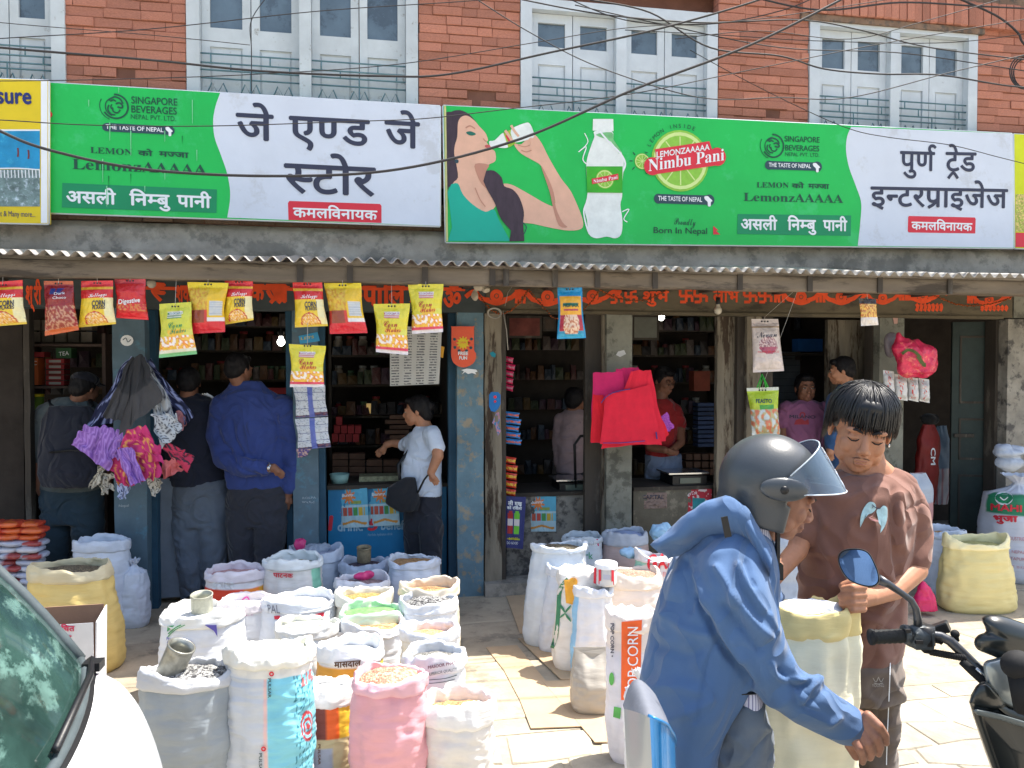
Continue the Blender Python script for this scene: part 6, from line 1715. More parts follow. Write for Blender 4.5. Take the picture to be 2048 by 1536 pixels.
def vup(w, g, st, x, y0, y1, hh, k=3):
	V, Fc = text2d(st, .0); x1 = max(q[0] for q in V)
	g.add([w.pt(*w.px(x - (.69 - b) * 0 - b * hh / .69 * 1.0 * -1 * -1 , y0 + (y1 - y0) * a / x1), k) for a, b, _ in V], Fc)
sprint(o, m_pw, lambda w, g: vup(w, g, 'POP CORN', 1276, 1392, 1254, 21))
sprint(o, m_ink, lambda w, g: vtext(w, g, 'POP CORN •', 1221, 1246, 1314, 7))
sprint(o, mat('print_grass', C(96, 176, 90)), lambda w, g: (wpoly(w, g, [(1228, 1413), (1242, 1416), (1240, 1438), (1226, 1434)], 2, 4), w.disc(g, (1223, 1358), 5, 2, ry=2.6)))
sack('R11', 'small tied white bag squeezed in front of the popcorn sack', 1252, 1306, 1350, .46, C(220, 222, 228), kind='tied', seed=38, bot=1.0, bulge=.1, wr=1.6)
# right of the young man
sack('Q2', 'bluish white bag with brown spilled grain behind the yellow sack', 1852, 1926, 1058, .50, C(196, 206, 222), fill=G_brown, seed=39, cuff=.05, bot=1.05)
o = sack('Q1', 'plump yellow sack with open sagging top at the right edge', 1888, 2008, 1078, .50, C(214, 200, 142), rim=C(232, 222, 176), dr=.5, fill=mat('olive_cloth', C(150, 150, 100), var=.2), cuff=.05, filld=.03, ears=.055, seed=40, bot=1.3, bulge=.06, lean=-.02, wr=1.3)
def pq4(th, v):
	if v > .88: return C(212, 210, 212)
	if .64 < v < .82: return C(44, 130, 92) if abs(th) < 1.5 else C(208, 210, 218)
	return C(206, 210, 222)
o = sack('Q4', 'tall white sack reading MAHI भुजा with a clear bag on top', 1974, 2096, 960, .80, C(206, 210, 222), kind='tied', paint=pq4, seed=41, dr=.8, bot=1.12, bulge=.1)
sprint(o, m_pred, lambda w, g: (w.text(g, 'MAHI', (1981, 1020), (2044, 1024), 13, 3, bold=.035), w.text(g, 'भुजा', (1986, 1042), (2036, 1044), 11, 3, bold=.05)))
sprint(o, m_pteal, lambda w, g: w.disc(g, (2008, 996), 14, 3, ry=.75)); sprint(o, m_pw, lambda w, g: (w.disc(g, (2008, 996), 18, 2, ry=.78), w.stroke(g, [(2000, 994), (2008, 1000), (2016, 994)], 2, 5)))
sprint(o, mat('print_rose', C(196, 130, 140)), lambda w, g: (w.text(g, 'FOOD INDUSTRIES', (1986, 1078), (2052, 1082), 7, 3), w.text(g, 'DANG, NEPAL', (1992, 1104), (2050, 1108), 6, 3), w.text(g, 'BHAKTAPUR', (1996, 1118), (2050, 1122), 6, 3), w.text(g, 'NET WT. 20 KG', (2004, 1134), (2050, 1138), 5, 3)))
# the yellow sack held open between the rider and the young man
o = sack('H1', 'large pale yellow sack held open by the young man', 1508, 1704, 1200, 1.07, C(240, 234, 204), rim=C(230, 210, 146), fill=mat('sack_liner', C(206, 212, 222), var=.12, rough=.4), dr=.34, seed=42, bot=1.0, bulge=.05, cuff=.08, filld=-.005, dom=.03, wr=1.6, lean=.0, ears=.02)
# ------------------------------------------------------------ hanging packets
m_pack = mat('printed_foil', attr=True, rough=.26, var=.04, vs=10, bump=.8, bs=26, bd=.018, spec=.6)
m_paper = mat('printed_paper', attr=True, rough=.7, var=.03, vs=10, bump=.1)
def lerp(a, b, t): return a + (b - a) * t
def packet(name, label, quad, Y, paint, B=.045, group='packets hanging from the awning beam', cat='packet', nu=36, nv=52, texts=(), waist=.08, m=None, seed=0, holes=True, parent=None):
	"""quad: four pixels TL TR BR BL; a filled foil bag with sealed ends"""
	d = Y / ray((quad[0][0] + quad[1][0]) / 2, quad[0][1]).y
	a, b, c, e = [Vector(q) for q in quad]
	ctr = atd((a.x + b.x) / 2, (a.y + b.y) / 2, d)
	def f(u, v, sg):
		# v = 0 at the top; both faces
		w_ = waist * sin(pi * v) ** 2
		uu = .5 + (u - .5) * (1 - w_)
		q = a.lerp(b, uu).lerp(e.lerp(c, uu), v)
		bul = B * max(0, sin(pi * u)) ** .55 * max(0, min(1, (v - .10) / .22)) ** .7 * max(0, min(1, (.96 - v) / .16)) ** .7
		cr = noise.noise(Vector((u * 5 + seed, v * 6, sg))) * .006 + noise.noise(Vector((u * 14 + seed, v * 5, sg + 4))) * .003
		q_ = atd(q.x, q.y, d) - CF * (sg * (bul + .0015) + cr * (1 if v > .08 else .3))
		return q_
	g = MB()
	g.grid(lambda u, v: f(u, v, 1), nu, nv, colf=paint)
	g.grid(lambda u, v: f(1 - u, v, -1), nu, nv, colf=lambda u, v: paint(1 - u, v))
	if parent: o = obj(name, g, m or m_pack, parent)
	else: o = obj(name, g, m or m_pack, loc=ctr, label=label, cat=cat, group=group)
	W_ = Wrap([o], .0012)
	for (mt, st, p0, p1, h, kw) in texts:
		g = MB(); W_.text(g, st, p0, p1, h, 2, **kw)
		obj('lettering', g, mt, o, kind='stuff')
	if holes:
		g = MB(); cx_, cy_ = (a.x + b.x) / 2, lerp(a.y, e.y, .045)
		for k in (-6, 0, 6): W_.disc(g, (cx_ + k, cy_), 1.8, 2)
		obj('punched_hole', g, m_black, o, kind='stuff')
		g = MB(); g.tube([atd(cx_, cy_, d - .004), atd(cx_, a.y - 4, d - .01), Vector((ctr.x, 4.94, 2.30))], .0012, 4); obj('string', g, m_string, o)
	return o
RED, DRED, YEL, YEL2 = C(206, 44, 44), C(150, 38, 42), C(232, 196, 50), C(226, 206, 60)
def nz(u, v, s, k=0): return noise.noise(Vector((u * s, v * s, k)))
def bowl(u, v, cx, cy, r, base, inside=None):
	"""a bowl of flakes print"""
	q = math.hypot((u - cx), (v - cy) * 1.25)
	if q < r:
		if q > r * .9: return C(190, 60, 50)
		return C(240, 196, 110) if nz(u, v, 26) > 0 else (C(226, 150, 60) if nz(u, v, 40, 3) > -.1 else C(246, 230, 200))
	return base
def pA(u, v):
	if v < .06 or v > .96: return C(230, 60, 60) if v < .5 else C(224, 190, 60)
	if v < .15: return C(214, 50, 58)
	if v < .21: return C(226, 170, 50)
	if v < .40: return RED
	c = YEL if u < .8 else C(236, 224, 170)
	if v > .66: c = bowl(u, v, .52, .93, .30, c)
	return c
def pB(u, v):
	if v < .07: return C(196, 96, 60)
	if v < .5: return C(140, 34, 38) if not (.25 < u < .75 and .14 < v < .26 and nz(u, v, 12) > -.3) else C(40, 56, 120)
	if v < .92:
		if nz(u, v, 18) > .05: return C(196, 140, 110)
		return C(150, 60, 48) if .1 < u < .9 else C(150, 36, 40)
	return C(206, 100, 50)
def pC(u, v):
	if v > .86: return C(220, 40, 50)
	if .62 < v < .8 and nz(u, v, 16) > .0: return C(206, 120, 60)
	return C(200, 40, 44) if v > .12 else C(190, 60, 70)
def pD(top, b2):
	def f(u, v):
		if v < .09: return top
		if .30 > v > .17 and .28 < u < .75: return b2 if abs(((v * 40) % 2) - 1) > .3 else C(226, 216, 200)
		if v > .93: return C(226, 220, 226) if b2[0] > b2[1] else C(120, 190, 130)
		if v > .87: return C(220, 70, 100) if b2[0] > b2[1] else C(226, 226, 210)
		if v > .62:
			n1 = nz(u, v, 11, 2)
			if n1 > .12: return C(246, 236, 226)
			if n1 > -.05: return C(232, 140, 60)
			return C(238, 190, 70)
		if v > .50 and u > .3: return C(240, 190, 60) if math.hypot(u - .55, (v - .45) * 1.5) < .3 else C(214, 210, 90)
		return top
	return f
def pE(u, v):
	if v < .10: return C(232, 204, 30)
	if u > .58:
		if .38 < v < .66 and .62 < u < .95: return C(206, 208, 206) if int(v * 60) % 2 else C(180, 184, 190)
		if .78 > v > .70: return C(230, 224, 220)
		if v > .78: return C(214, 46, 60)
		return C(228, 186, 40)
	if v < .55: return C(206, 150, 50) if nz(u, v, 16) > .1 else C(216, 180, 60)
	if v < .8: return C(150, 70, 50) if .1 < u < .5 else C(206, 60, 50)
	return C(220, 44, 60)
KT = '𝓚𝓮𝓵𝓵𝓸𝓰𝓰𝓼'
def kel(label, q, seed, tilt=0):
	(x0, y0), (x1, y1), (x2, y2), (x3, y3) = q
	w = x1 - x0; h = y3 - y0
	P_ = lambda u, v: (lerp(lerp(x0, x1, u), lerp(x3, x2, u), v), lerp(lerp(y0, y1, u), lerp(y3, y2, u), v))
	return packet('cereal_packet', label, q, 4.93, pA, seed=seed, texts=[(m_pw, KT, P_(.24, .36), P_(.78, .34), 8, dict(base=.7)), (m_ink, 'CORN', P_(.34, .56), P_(.72, .56), 11, dict(bold=.03)), (m_ink, 'FLAKES', P_(.36, .63), P_(.72, .63), 6, dict(bold=.03))])
kel('cornflakes packet with red top at the very left edge', [(-34, 566), (45, 560), (54, 648), (-28, 654)], 1)
kel('cornflakes packet with red top, left of the red digestive packet', [(163, 562), (226, 561), (232, 648), (157, 655)], 2)
kel('cornflakes packet with red top, right of the first yellow and red packet', [(450, 560), (506, 562), (507, 640), (446, 650)], 3)
kel('cornflakes packet with red top hanging above the second blue pillar', [(585, 564), (644, 565), (656, 652), (590, 655)], 4)
packet('biscuit_packet', 'dark red packet of oat cookies hanging at the left', [(88, 562), (146, 562), (158, 660), (90, 672)], 4.93, pB, seed=5, texts=[(m_pw, 'Dark', (108, 590), (130, 588), 5, {}), (m_pw, 'Choco', (105, 598), (132, 597), 5, {})])
packet('biscuit_packet', 'bright red digestive packet beside the first blue pillar', [(229, 558), (291, 558), (297, 640), (233, 636)], 4.93, pC, seed=6, texts=[(m_pw, 'Digestive', (237, 608), (280, 604), 9, dict(bold=.02))])
def corn(label, q, seed, green=False):
	(x0, y0), (x1, y1), (x2, y2), (x3, y3) = q
	P_ = lambda u, v: (lerp(lerp(x0, x1, u), lerp(x3, x2, u), v), lerp(lerp(y0, y1, u), lerp(y3, y2, u), v))
	mt = mat('print_wine_red', C(170, 40, 60)) if not green else m_pteal
	return packet('cereal_packet', label, q, 4.90, pD(C(206, 206, 70) if green else C(220, 206, 60), (C(50, 130, 80) if green else C(190, 60, 90))), B=.04, seed=seed, waist=.10,
		texts=[(mt, '𝓒𝓸𝓻𝓷', P_(.26, .47), P_(.66, .46), 13, dict(base=.7)), (mt, '𝓕𝓵𝓪𝓴𝓮𝓼', P_(.30, .58), P_(.76, .56), 12, dict(base=.7)), (m_pw, 'WEIGHTLESS', P_(.30, .22), P_(.72, .21), 4.5, dict(bold=.03))])
corn('green tinted cornflakes packet hanging in front of the navy track top man', [(319, 608), (382, 604), (394, 708), (318, 716)], 7, True)
corn('yellow cornflakes packet hanging low above the counter woman', [(747, 608), (820, 607), (816, 710), (752, 704)], 8)
corn('yellow cornflakes packet hanging high beside the price sheet', [(816, 568), (887, 568), (886, 664), (824, 668)], 9)
corn('yellow cornflakes packet on the second blue pillar above the purple sachets', [(578, 688), (652, 692), (648, 774), (580, 774)], 10)
packet('wafer_packet', 'yellow and red packet with white label, left one', [(375, 564), (457, 566), (450, 664), (380, 668)], 4.92, pE, seed=11, waist=.12)
packet('wafer_packet', 'yellow and red packet with white label, right of the high cornflakes packet', [(648, 566), (722, 566), (735, 666), (660, 668)], 4.92, pE, seed=12, waist=.1)
def pF(u, v):
	if v < .18 or u < .07 or u > .93: return C(30, 140, 190)
	if v > .92: return C(40, 160, 200)
	if v < .55:
		if .2 < u < .8 and .32 < v < .38: return C(30, 110, 90)
		if .2 < u < .8 and .44 < v < .48: return C(170, 60, 70)
		return C(232, 166, 40)
	if math.hypot(u - .5, (v - .72) * 1.2) < .30: return C(226, 196, 170) if nz(u, v, 20) > -.1 else C(190, 120, 90)
	return C(170, 40, 60) if v < .86 else C(30, 140, 180)
packet('snack_packet', 'blue and orange snack packet hanging over the right shop entrance', [(1115, 574), (1164, 574), (1172, 676), (1114, 678)], 4.93, pF, seed=13, texts=[(mat('print_dark_teal', C(20, 90, 80)), 'MUMAX', (1126, 614), (1158, 614), 7, dict(bold=.03))])
def pH(u, v):
	if v < .14: return C(190, 176, 176) if (int(v * 40) % 2) else C(206, 196, 194)
	if v < .17: return C(150, 120, 70)
	if math.hypot((u - .5) * 1.1, (v - .50) * 2.2) < .36: return C(176, 84, 110) if v > .52 else (C(220, 196, 200) if nz(u, v, 30) > 0 else C(150, 110, 120))
	return C(216, 204, 202)
packet('rice_bag', 'pale bag with pink bowl print hanging on the right shop post', [(1503, 638), (1556, 638), (1568, 742), (1506, 745)], 5.45, pH, B=.05, seed=14, waist=.02, group='packets hanging on the right shop post', texts=[(m_ink, '𝓝𝓮𝓿𝓪𝓷', (1514, 676), (1554, 674), 13, dict(base=.7)), (m_pred, 'PREMIUM RICE', (1516, 706), (1558, 705), 3.5, {})])
def pI(u, v):
	if v < .07: return C(206, 210, 200)
	if v < .36: return C(176, 200, 50)
	if .36 < v < .46: return C(60, 150, 60) if .3 < u < .8 else C(176, 196, 60)
	n1 = nz(u, v, 9, 5)
	return C(196, 206, 210) if n1 > .1 else (C(206, 120, 90) if n1 < -.15 else C(180, 170, 130))
packet('snack_packet', 'green and yellow bag with mixed food print under the pale bag', [(1493, 776), (1557, 774), (1560, 868), (1504, 872)], 5.45, pI, B=.05, seed=15, group='packets hanging on the right shop post', texts=[(m_slate, 'FEASTO', (1512, 806), (1544, 806), 8, dict(bold=.03))])
g = MB(); g.tube([at(1514, 776, 5.42), at(1524, 748, 5.40), at(1536, 774, 5.42)], .008, 6, flat=.4); g.tube([at(1518, 778, 5.41), at(1526, 752, 5.39), at(1532, 776, 5.41)], .006, 6, flat=.4)
obj('ribbon', g, mat('green_ribbon', C(50, 190, 70)), label='bright green ribbon loop above the green and yellow bag', cat='ribbon')
def pG(u, v):
	if v < .2: return C(60, 50, 44)
	if v < .7: return C(226, 180, 90) if nz(u, v, 12) < .1 else C(190, 110, 60)
	return C(220, 212, 206)
packet('biscuit_packet', 'small cookie packet hanging between the blue box and grey pillar', [(1717, 596), (1752, 598), (1757, 650), (1722, 652)], 4.93, pG, seed=16, B=.02)
# sheets of purple and white sachets on the second pillar
def pJ(u, v):
	if .42 < u < .60: return C(96, 110, 190)
	n1 = (v * 4) % 1
	if n1 > .92: return C(110, 116, 150)
	if v > .86 and (u > .6 or v > .94): return C(110, 70, 90) if nz(u, v, 14) > 0 else C(60, 50, 96)
	return C(206, 212, 222) if nz(u, v, 30) > -.35 else C(120, 130, 150)
packet('sachet_sheet', 'upper sheet of purple and white sachets on the second blue pillar', [(586, 770), (650, 770), (656, 832), (592, 836)], 5.62, pJ, B=.012, seed=17, holes=False, group='sachet sheets on the blue pillar')
packet('sachet_sheet', 'lower sheet of purple and white sachets on the second blue pillar', [(590, 838), (656, 834), (662, 894), (596, 900)], 5.62, pJ, B=.012, seed=18, holes=False, group='sachet sheets on the blue pillar')
packet('sachet_sheet', 'dark purple sachet end curling below the sachet sheets', [(592, 898), (622, 898), (614, 912), (596, 916)], 5.62, lambda u, v: C(90, 70, 130) if nz(u, v, 6) < .1 else C(196, 160, 150), B=.01, seed=19, holes=False, group='sachet sheets on the blue pillar', nu=10, nv=10)
def strip(label, x, y0, n, dy, w, cols, Y, seed):
	r = thing('sachet_strip', label, 'sachet strip', at(x, y0, Y), 'sachet strips hanging by the doorway')
	for k in range(n):
		yy = y0 + k * dy; e = rnd.uniform(-3, 3)
		packet('sachet', None, [(x - 2, yy), (x + w + e, yy + 4), (x + w + e - 2, yy + dy * .86 + 3), (x - 2, yy + dy * .8)], Y, lambda u, v: cols[0] if abs(v - .5) > .22 or nz(u, v, 8, k) < -.2 else cols[1], B=.015, nu=10, nv=8, holes=False, seed=seed + k, parent=r)
strip('pink sachets hanging behind the weathered door leaf', 1012, 712, 5, 14, 18, (C(206, 40, 90), C(190, 120, 140)), 5.95, 1)
strip('blue and orange sachets hanging behind the weathered door leaf', 1010, 822, 5, 13.5, 32, (C(50, 130, 200), C(206, 90, 60)), 5.92, 7)
strip('yellow and red packets hanging low behind the weathered door leaf', 1010, 912, 5, 16, 24, (C(206, 60, 40), C(232, 180, 40)), 5.92, 20)
# lolly hang card
CP = Plane(at(903, 660, 5.70), (1, 0, 0), (0, 0, 1))
g = MB(); q = smooth_px([(903, 656), (906, 653), (945, 653), (948, 656), (948, 700), (952, 706), (950, 722), (940, 731), (926, 735), (912, 730), (904, 720), (902, 704), (903, 690)], 2, True)
f_ = [CP.pt(*CP.px(a, b), 2) for a, b in q]; n_ = len(f_); g.add(f_ + [p_ + Vector((0, .004, 0)) for p_ in f_], [tuple(range(n_)), tuple(reversed(range(n_, 2 * n_)))] + [(i, i + n_, (i + 1) % n_ + n_, (i + 1) % n_) for i in range(n_)])
hc_ = obj('hang_card', g, mat('card_orange_red', C(226, 88, 52), rough=.4, var=.06), label='orange red hanging card with yellow badge reading FREE FUN on third pillar', cat='card')
deco(hc_, 'print', m_yel, lambda g: (CP.disc(g, (926, 686), 9.5, 5), [CP.stroke(g, [(926, 686), (926 + cos(a) * 13, 686 + sin(a) * 13)], 2.4, 4) for a in np.linspace(0, 2 * pi, 13)]))
deco(hc_, 'print', m_slate, lambda g: [CP.disc(g, (926 + cos(a) * 19, 686 + sin(a) * 17), 3, 4) for a in (.6, 1.2, 2, 2.6, 3.6, 5.8)])
deco(hc_, 'lettering', m_pw, lambda g: (CP.text(g, 'FREE', (916, 710), (936, 710), 6.5, 6, bold=.04), CP.text(g, 'FUN', (918, 719), (934, 719), 6.5, 6, bold=.04)))
deco(hc_, 'lettering', m_pred, lambda g: CP.text(g, 'CHUPA', (920, 687), (932, 687), 4, 7))
# stickers on pillars
def sticker(label, pts, Y, m, extra=None, cat='sticker', th=.001):
	P = Plane(at(pts[0][0], pts[0][1], Y - .006), (1, 0, 0), (0, 0, 1)); g = MB(); P.poly(g, pts, 1)
	o = obj('sticker', g, m, loc=P.pt(*P.px(*pts[0])), label=label, cat=cat)
	if extra: extra(o, P)
	return o
sticker('round white paper sticker on the first blue pillar', [(254 + cos(a) * 13, 681 + sin(a) * 11) for a in np.linspace(0, 2 * pi, 14)[:-1]], 5.75, m_pw, lambda o, P: deco(o, 'scribble', m_slate, lambda g: P.stroke(g, [(246, 680), (252, 676), (256, 684), (262, 679)], 1.6, 3)))
sticker('torn white paper scrap low on the third blue pillar', [(922, 740), (934, 737), (952, 739), (955, 743), (950, 745), (953, 749), (944, 746), (936, 748), (930, 744), (923, 749), (928, 743)], 5.75, m_pw)
sticker('light blue price sticker on top of the second blue pillar', [(597, 672), (635, 664), (640, 682), (600, 688)], 5.75, mat('sticker_sky', C(60, 150, 200)), lambda o, P: deco(o, 'lettering', m_yel, lambda g: P.text(g, 'LETS', (602, 680), (628, 676), 5, 3)))
sticker('blue oval sticker peeling from the weathered door leaf', [(978, 790), (982, 784), (996, 784), (1001, 790), (1001, 808), (996, 818), (990, 824), (982, 822), (978, 812)], 5.78, mat('sticker_blue', C(34, 110, 180), var=.2), lambda o, P: deco(o, 'print', m_pred, lambda g: (P.disc(g, (990, 794), 3, 3), P.disc(g, (990, 803), 2.5, 3))))
sticker('pink and blue torn sticker under the blue oval one', [(992, 826), (998, 824), (1000, 840), (996, 850), (1002, 862), (996, 872), (990, 850), (984, 846)], 5.78, mat('sticker_pinkblue', C(190, 130, 150), col2=C(40, 130, 180), thr=.5, vs=30))
sticker('small turquoise paint patch on the weathered door leaf', [(979, 706), (986, 703), (992, 708), (990, 715), (983, 713)], 5.78, mat('paint_patch', C(30, 130, 150)))
sticker('pale chalk mark near the top of the grey pillar', [(1236, 703), (1248, 700), (1252, 708), (1240, 714), (1232, 710)], 5.75, mat('chalk_patch', C(190, 190, 190)))
sticker('pinkish paper tag on the right grey pillar', [(1785, 633), (1796, 632), (1795, 647), (1788, 648)], 5.75, mat('paper_tag', C(190, 150, 140)))
g = MB(); SP = Plane(at(600, 990, 5.745), (1, 0, 0), (0, 0, 1))
SP.text(g, 'ROLPA', (605, 998), (632, 997), 4, 2); SP.text(g, '७५६८', (604, 1006), (630, 1006), 4, 2); SP.text(g, 'Nepal', (238, 1014), (258, 1013), 5, 2)
obj('painted_note', g, mat('chalk_white', C(170, 180, 186)), bld)
# price sheets
def pPr(u, v):
	cu = (u * 4) % 1; cv = (v * 22) % 1
	if .12 < cu < .72 and .25 < cv < .72 and nz(u, v, 26) > -.25: return C(70, 72, 80)
	return C(176, 176, 172)
packet('price_sheet', 'taped paper price list hanging behind the yellow packets', [(780, 652), (884, 655), (878, 768), (780, 772)], 5.60, pPr, B=.002, waist=0, nu=90, nv=110, holes=False, cat='paper sheet', group=None, m=m_paper)
packet('paper_tag', 'small yellow paper tag beside the price list', [(876, 690), (889, 694), (886, 716), (874, 712)], 5.60, lambda u, v: C(220, 160, 50), B=.001, waist=0, nu=4, nv=4, holes=False, cat='paper tag', group=None, m=m_paper)
# marigold garland, bulbs, wire ring
def garland(label, pts, Y):
	q = [at(x, y, Y) for x, y in smooth_px(pts, 8)]
	r = thing('garland', label, 'garland', q[0], 'dried marigold garlands on the lintel')
	g = MB(); g.tube(q, .002, 4); obj('thread', g, m_woodd, r)
	g = MB(); acc = 0
	for a, b in zip(q, q[1:]):
		L_ = (b - a).length; k = max(1, int(L_ / .011))
		for i in range(k):
			p_ = a.lerp(b, i / k) + Vector((rnd.uniform(-.004, .004), rnd.uniform(-.004, .004), rnd.uniform(-.004, .004)))
			g.ell(p_, (.0085, .0085, .0065), 6, 4)
	obj('flowers', g, mat('dried_marigold', C(170, 84, 34), rough=1, var=.5, vs=60, col2=C(90, 50, 30), thr=.5), r, kind='stuff')
garland('marigold garland drooping left over the wire ring', [(958, 588), (975, 612), (1000, 628), (1025, 618), (1045, 598), (1056, 580)], 5.66)
garland('marigold garland drooping behind the blue snack packet', [(1058, 580), (1080, 606), (1110, 636), (1150, 632), (1180, 606), (1198, 582)], 5.66)
garland('dark withered garland over the red writing', [(1200, 580), (1220, 590), (1250, 600), (1290, 600), (1320, 588), (1336, 578)], 5.66)
garland('withered garland hanging off the right end of the lintel', [(1860, 585), (1880, 596), (1920, 610), (1965, 610), (2010, 600), (2048, 580)], 5.66)
g = MB()
for k in range(3):
	c = at(989, 626, 5.62)
	g.tube([c + Vector((cos(a) * (.052 - k * .004), k * .006, sin(a) * (.038 - k * .003))) for a in np.linspace(0, 2 * pi, 24)], .003, 5)
g.tube([at(1010, 612, 5.62), at(1016, 585, 5.64), at(1030, 565, 5.66)], .002, 4); g.tube([at(1006, 622, 5.62), at(1013, 660, 5.60), at(1016, 700, 5.60)], .004, 5)
obj('wire_ring', g, mat('grey_wire', C(160, 156, 148)), label='coiled grey wire ring hanging at the join of the two shops', cat='wire coil')
g = MB(); g.ell(at(960, 574, 5.6), (.05, .03, .028)); g.ell(at(950, 590, 5.6), (.022, .02, .04)); g.ell(at(972, 580, 5.58), (.03, .02, .018))
remesh('cloth_scrap', g, cloth('rag_cream', C(190, 180, 162)), .006, None, fold=.006, fs=20, loc=at(960, 580, 5.6), label='knotted cream rag tied at the top of the third pillar', cat='rag')
def bulb(label, px, py, Y, m):
	c = at(px, py, Y); r = thing('light_bulb', label, 'bulb', c + Vector((0, 0, .1)))
	g = MB(); g.ell(c, (.030, .030, .032)); g.lathe(c, [(.022, .018), (.015, .035), (.014, .05)], 14); obj('glass_bulb', g, m, r)
	g = MB(); g.lathe(c, [(.0155, .045), (.0175, .05), (.0175, .09), (.012, .1)], 14); g.tube([c + Vector((0, 0, .1)), c + Vector((0, .02, .2))], .003, 5); obj('bulb_holder', g, m_black, r)
bulb('unlit bulb hanging from the lintel over the right shop', 1436, 621, 5.55, m_bulb); bulb('unlit bulb high between the left packets', 303, 567, 5.55, m_bulb)
bulb('lit bulb glowing inside the right shop', 1322, 634, 6.4, m_lamp); bulb('lit bulb glowing inside the left shop', 562, 684, 6.5, m_lamp)
# ------------------------------------------------------------ interior of the shops
def mk_shelf(label, xl, xr, ys, Y, dep=.28, m=m_woodd, z0=.04, up=None):
	a = at(xl, 800, Y).x; b = at(xr, 800, Y).x
	r = thing('shelf_unit', label, 'shelf', ((a + b) / 2, Y, z0))
	zz = [at((xl + xr) / 2, y, Y).z for y in ys]
	top = max(zz) + .3 if up is None else up
	for x_ in (a - .02, b): obj('upright', MB().box((x_, Y, z0), (x_ + .025, Y + dep, top)), m, r)
	for z_ in zz: obj('shelf_board', MB().box((a + .006, Y + .002, z_ - .018), (b - .003, Y + dep - .004, z_)), m, r)
	return zz, a, b
m_jarlid = [mat('lid_' + n, c, rough=.5) for n, c in (('red', C(130, 40, 44)), ('dark', C(50, 44, 48)), ('white', C(150, 148, 144)), ('green', C(60, 92, 70)))]
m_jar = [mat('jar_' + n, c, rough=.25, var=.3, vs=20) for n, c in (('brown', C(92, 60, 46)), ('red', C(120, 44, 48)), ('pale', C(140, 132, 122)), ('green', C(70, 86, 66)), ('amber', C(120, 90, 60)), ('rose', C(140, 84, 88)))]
protos = []
for k in range(6):
	g = MB(); r_, h_ = (.036, .11) if k % 2 else (.042, .15)
	g.lathe((0, 0, 0), [(.001, 0), (r_ * .95, 0), (r_, .01), (r_, h_ * .78), (r_ * .75, h_ * .9), (r_ * .7, h_)], 10)
	b = MB(); b.lathe((0, 0, 0), [(r_ * .74, h_ * .96), (r_ * .8, h_ * .97), (r_ * .8, h_ * 1.1), (.001, h_ * 1.1)], 10)
	protos.append((g, b, r_))
def jar(x, y, z, k, label, group):
	if not hasattr(jar, 'c'): jar.c = {}
	if k not in jar.c:
		g, b, r_ = protos[k]
		a = obj('jar', g, m_jar[k]); l = obj('lid', b, m_jarlid[k % 4], a); tag(a, label, 'jar', group); jar.c[k] = (a, l); a.location = (x, y, z); return
	a0, l0 = jar.c[k]
	a = a0.copy(); COL.objects.link(a); l = l0.copy(); COL.objects.link(l); l.parent = a
	a.location = (x, y, z); a.rotation_euler = (0, 0, rnd.random() * 6); a['label'] = label; a['group'] = group
def fill_jars(zz, a, b, Y, label, group, step=.095, skip=.1):
	for z_ in zz:
		x = a + .06
		while x < b - .05:
			if rnd.random() > skip: jar(x, Y + .07 + rnd.random() * .03, z_ + .001, rnd.randrange(6), label, group)
			x += step + rnd.random() * .02
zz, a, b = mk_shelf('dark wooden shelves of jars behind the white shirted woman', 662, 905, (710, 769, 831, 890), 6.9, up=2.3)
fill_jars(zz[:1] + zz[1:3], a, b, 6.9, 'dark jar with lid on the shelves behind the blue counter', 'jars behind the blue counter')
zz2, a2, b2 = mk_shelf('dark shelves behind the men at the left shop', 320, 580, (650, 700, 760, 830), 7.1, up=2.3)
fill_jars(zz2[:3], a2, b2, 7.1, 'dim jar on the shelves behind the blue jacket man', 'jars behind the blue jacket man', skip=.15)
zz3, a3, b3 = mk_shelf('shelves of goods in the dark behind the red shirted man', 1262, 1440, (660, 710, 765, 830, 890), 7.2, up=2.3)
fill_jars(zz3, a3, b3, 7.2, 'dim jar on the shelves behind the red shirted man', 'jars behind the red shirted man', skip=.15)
# packets stacked on the lower shelf
def carton(label, xl, xr, yt, yb, Y, m, dep=.12, group=None, name='carton', lab=None):
	p0 = at(xl, yb, Y); p1 = at(xr, yt, Y)
	o = obj(name, MB().box((p0.x, Y, p0.z), (p1.x, Y + dep, p1.z)), m, loc=p0, label=label, cat='box', group=group)
	P = Plane((p0.x, Y, p0.z), (1, 0, 0), (0, 0, 1))
	if lab: lab(o, P)
	return o
m_dred = mat('box_dark_red', C(140, 40, 44), var=.2, rv=.2); m_dor = mat('box_orange', C(190, 96, 50), var=.2); m_dbr = mat('box_brown', C(104, 76, 60), var=.3, rv=.25)
for k in range(9): carton('small dark red box in the heap on the shelf by the blue counter', 664 + (k % 4) * 14 + (k // 4) * 4, 676 + (k % 4) * 14 + (k // 4) * 4, 868 - (k // 4) * 17, 884 - (k // 4) * 17, 6.6, m_dred, group='dark red boxes on the shelf')
for k in range(14): carton('flat brown packet in the heap below the lowest jar shelf', 665 + (k % 4) * 34, 696 + (k % 4) * 34, 946 - (k // 4) * 13, 958 - (k // 4) * 13, 6.55, m_dbr, group='brown packets under the shelves')
for k in range(6): carton('flat reddish packet in the heap beside the woman', 770 + (k % 2) * 10, 818 + (k % 2) * 6, 880 - k * 10, 888 - k * 10, 6.5, m_dbr, group='reddish packets beside the woman')
wb('heap_base', (at(664, 960, 6.56).x, 6.5, .04), (at(900, 960, 6.56).x, 6.9, at(700, 958, 6.55).z - .003), m_dark)
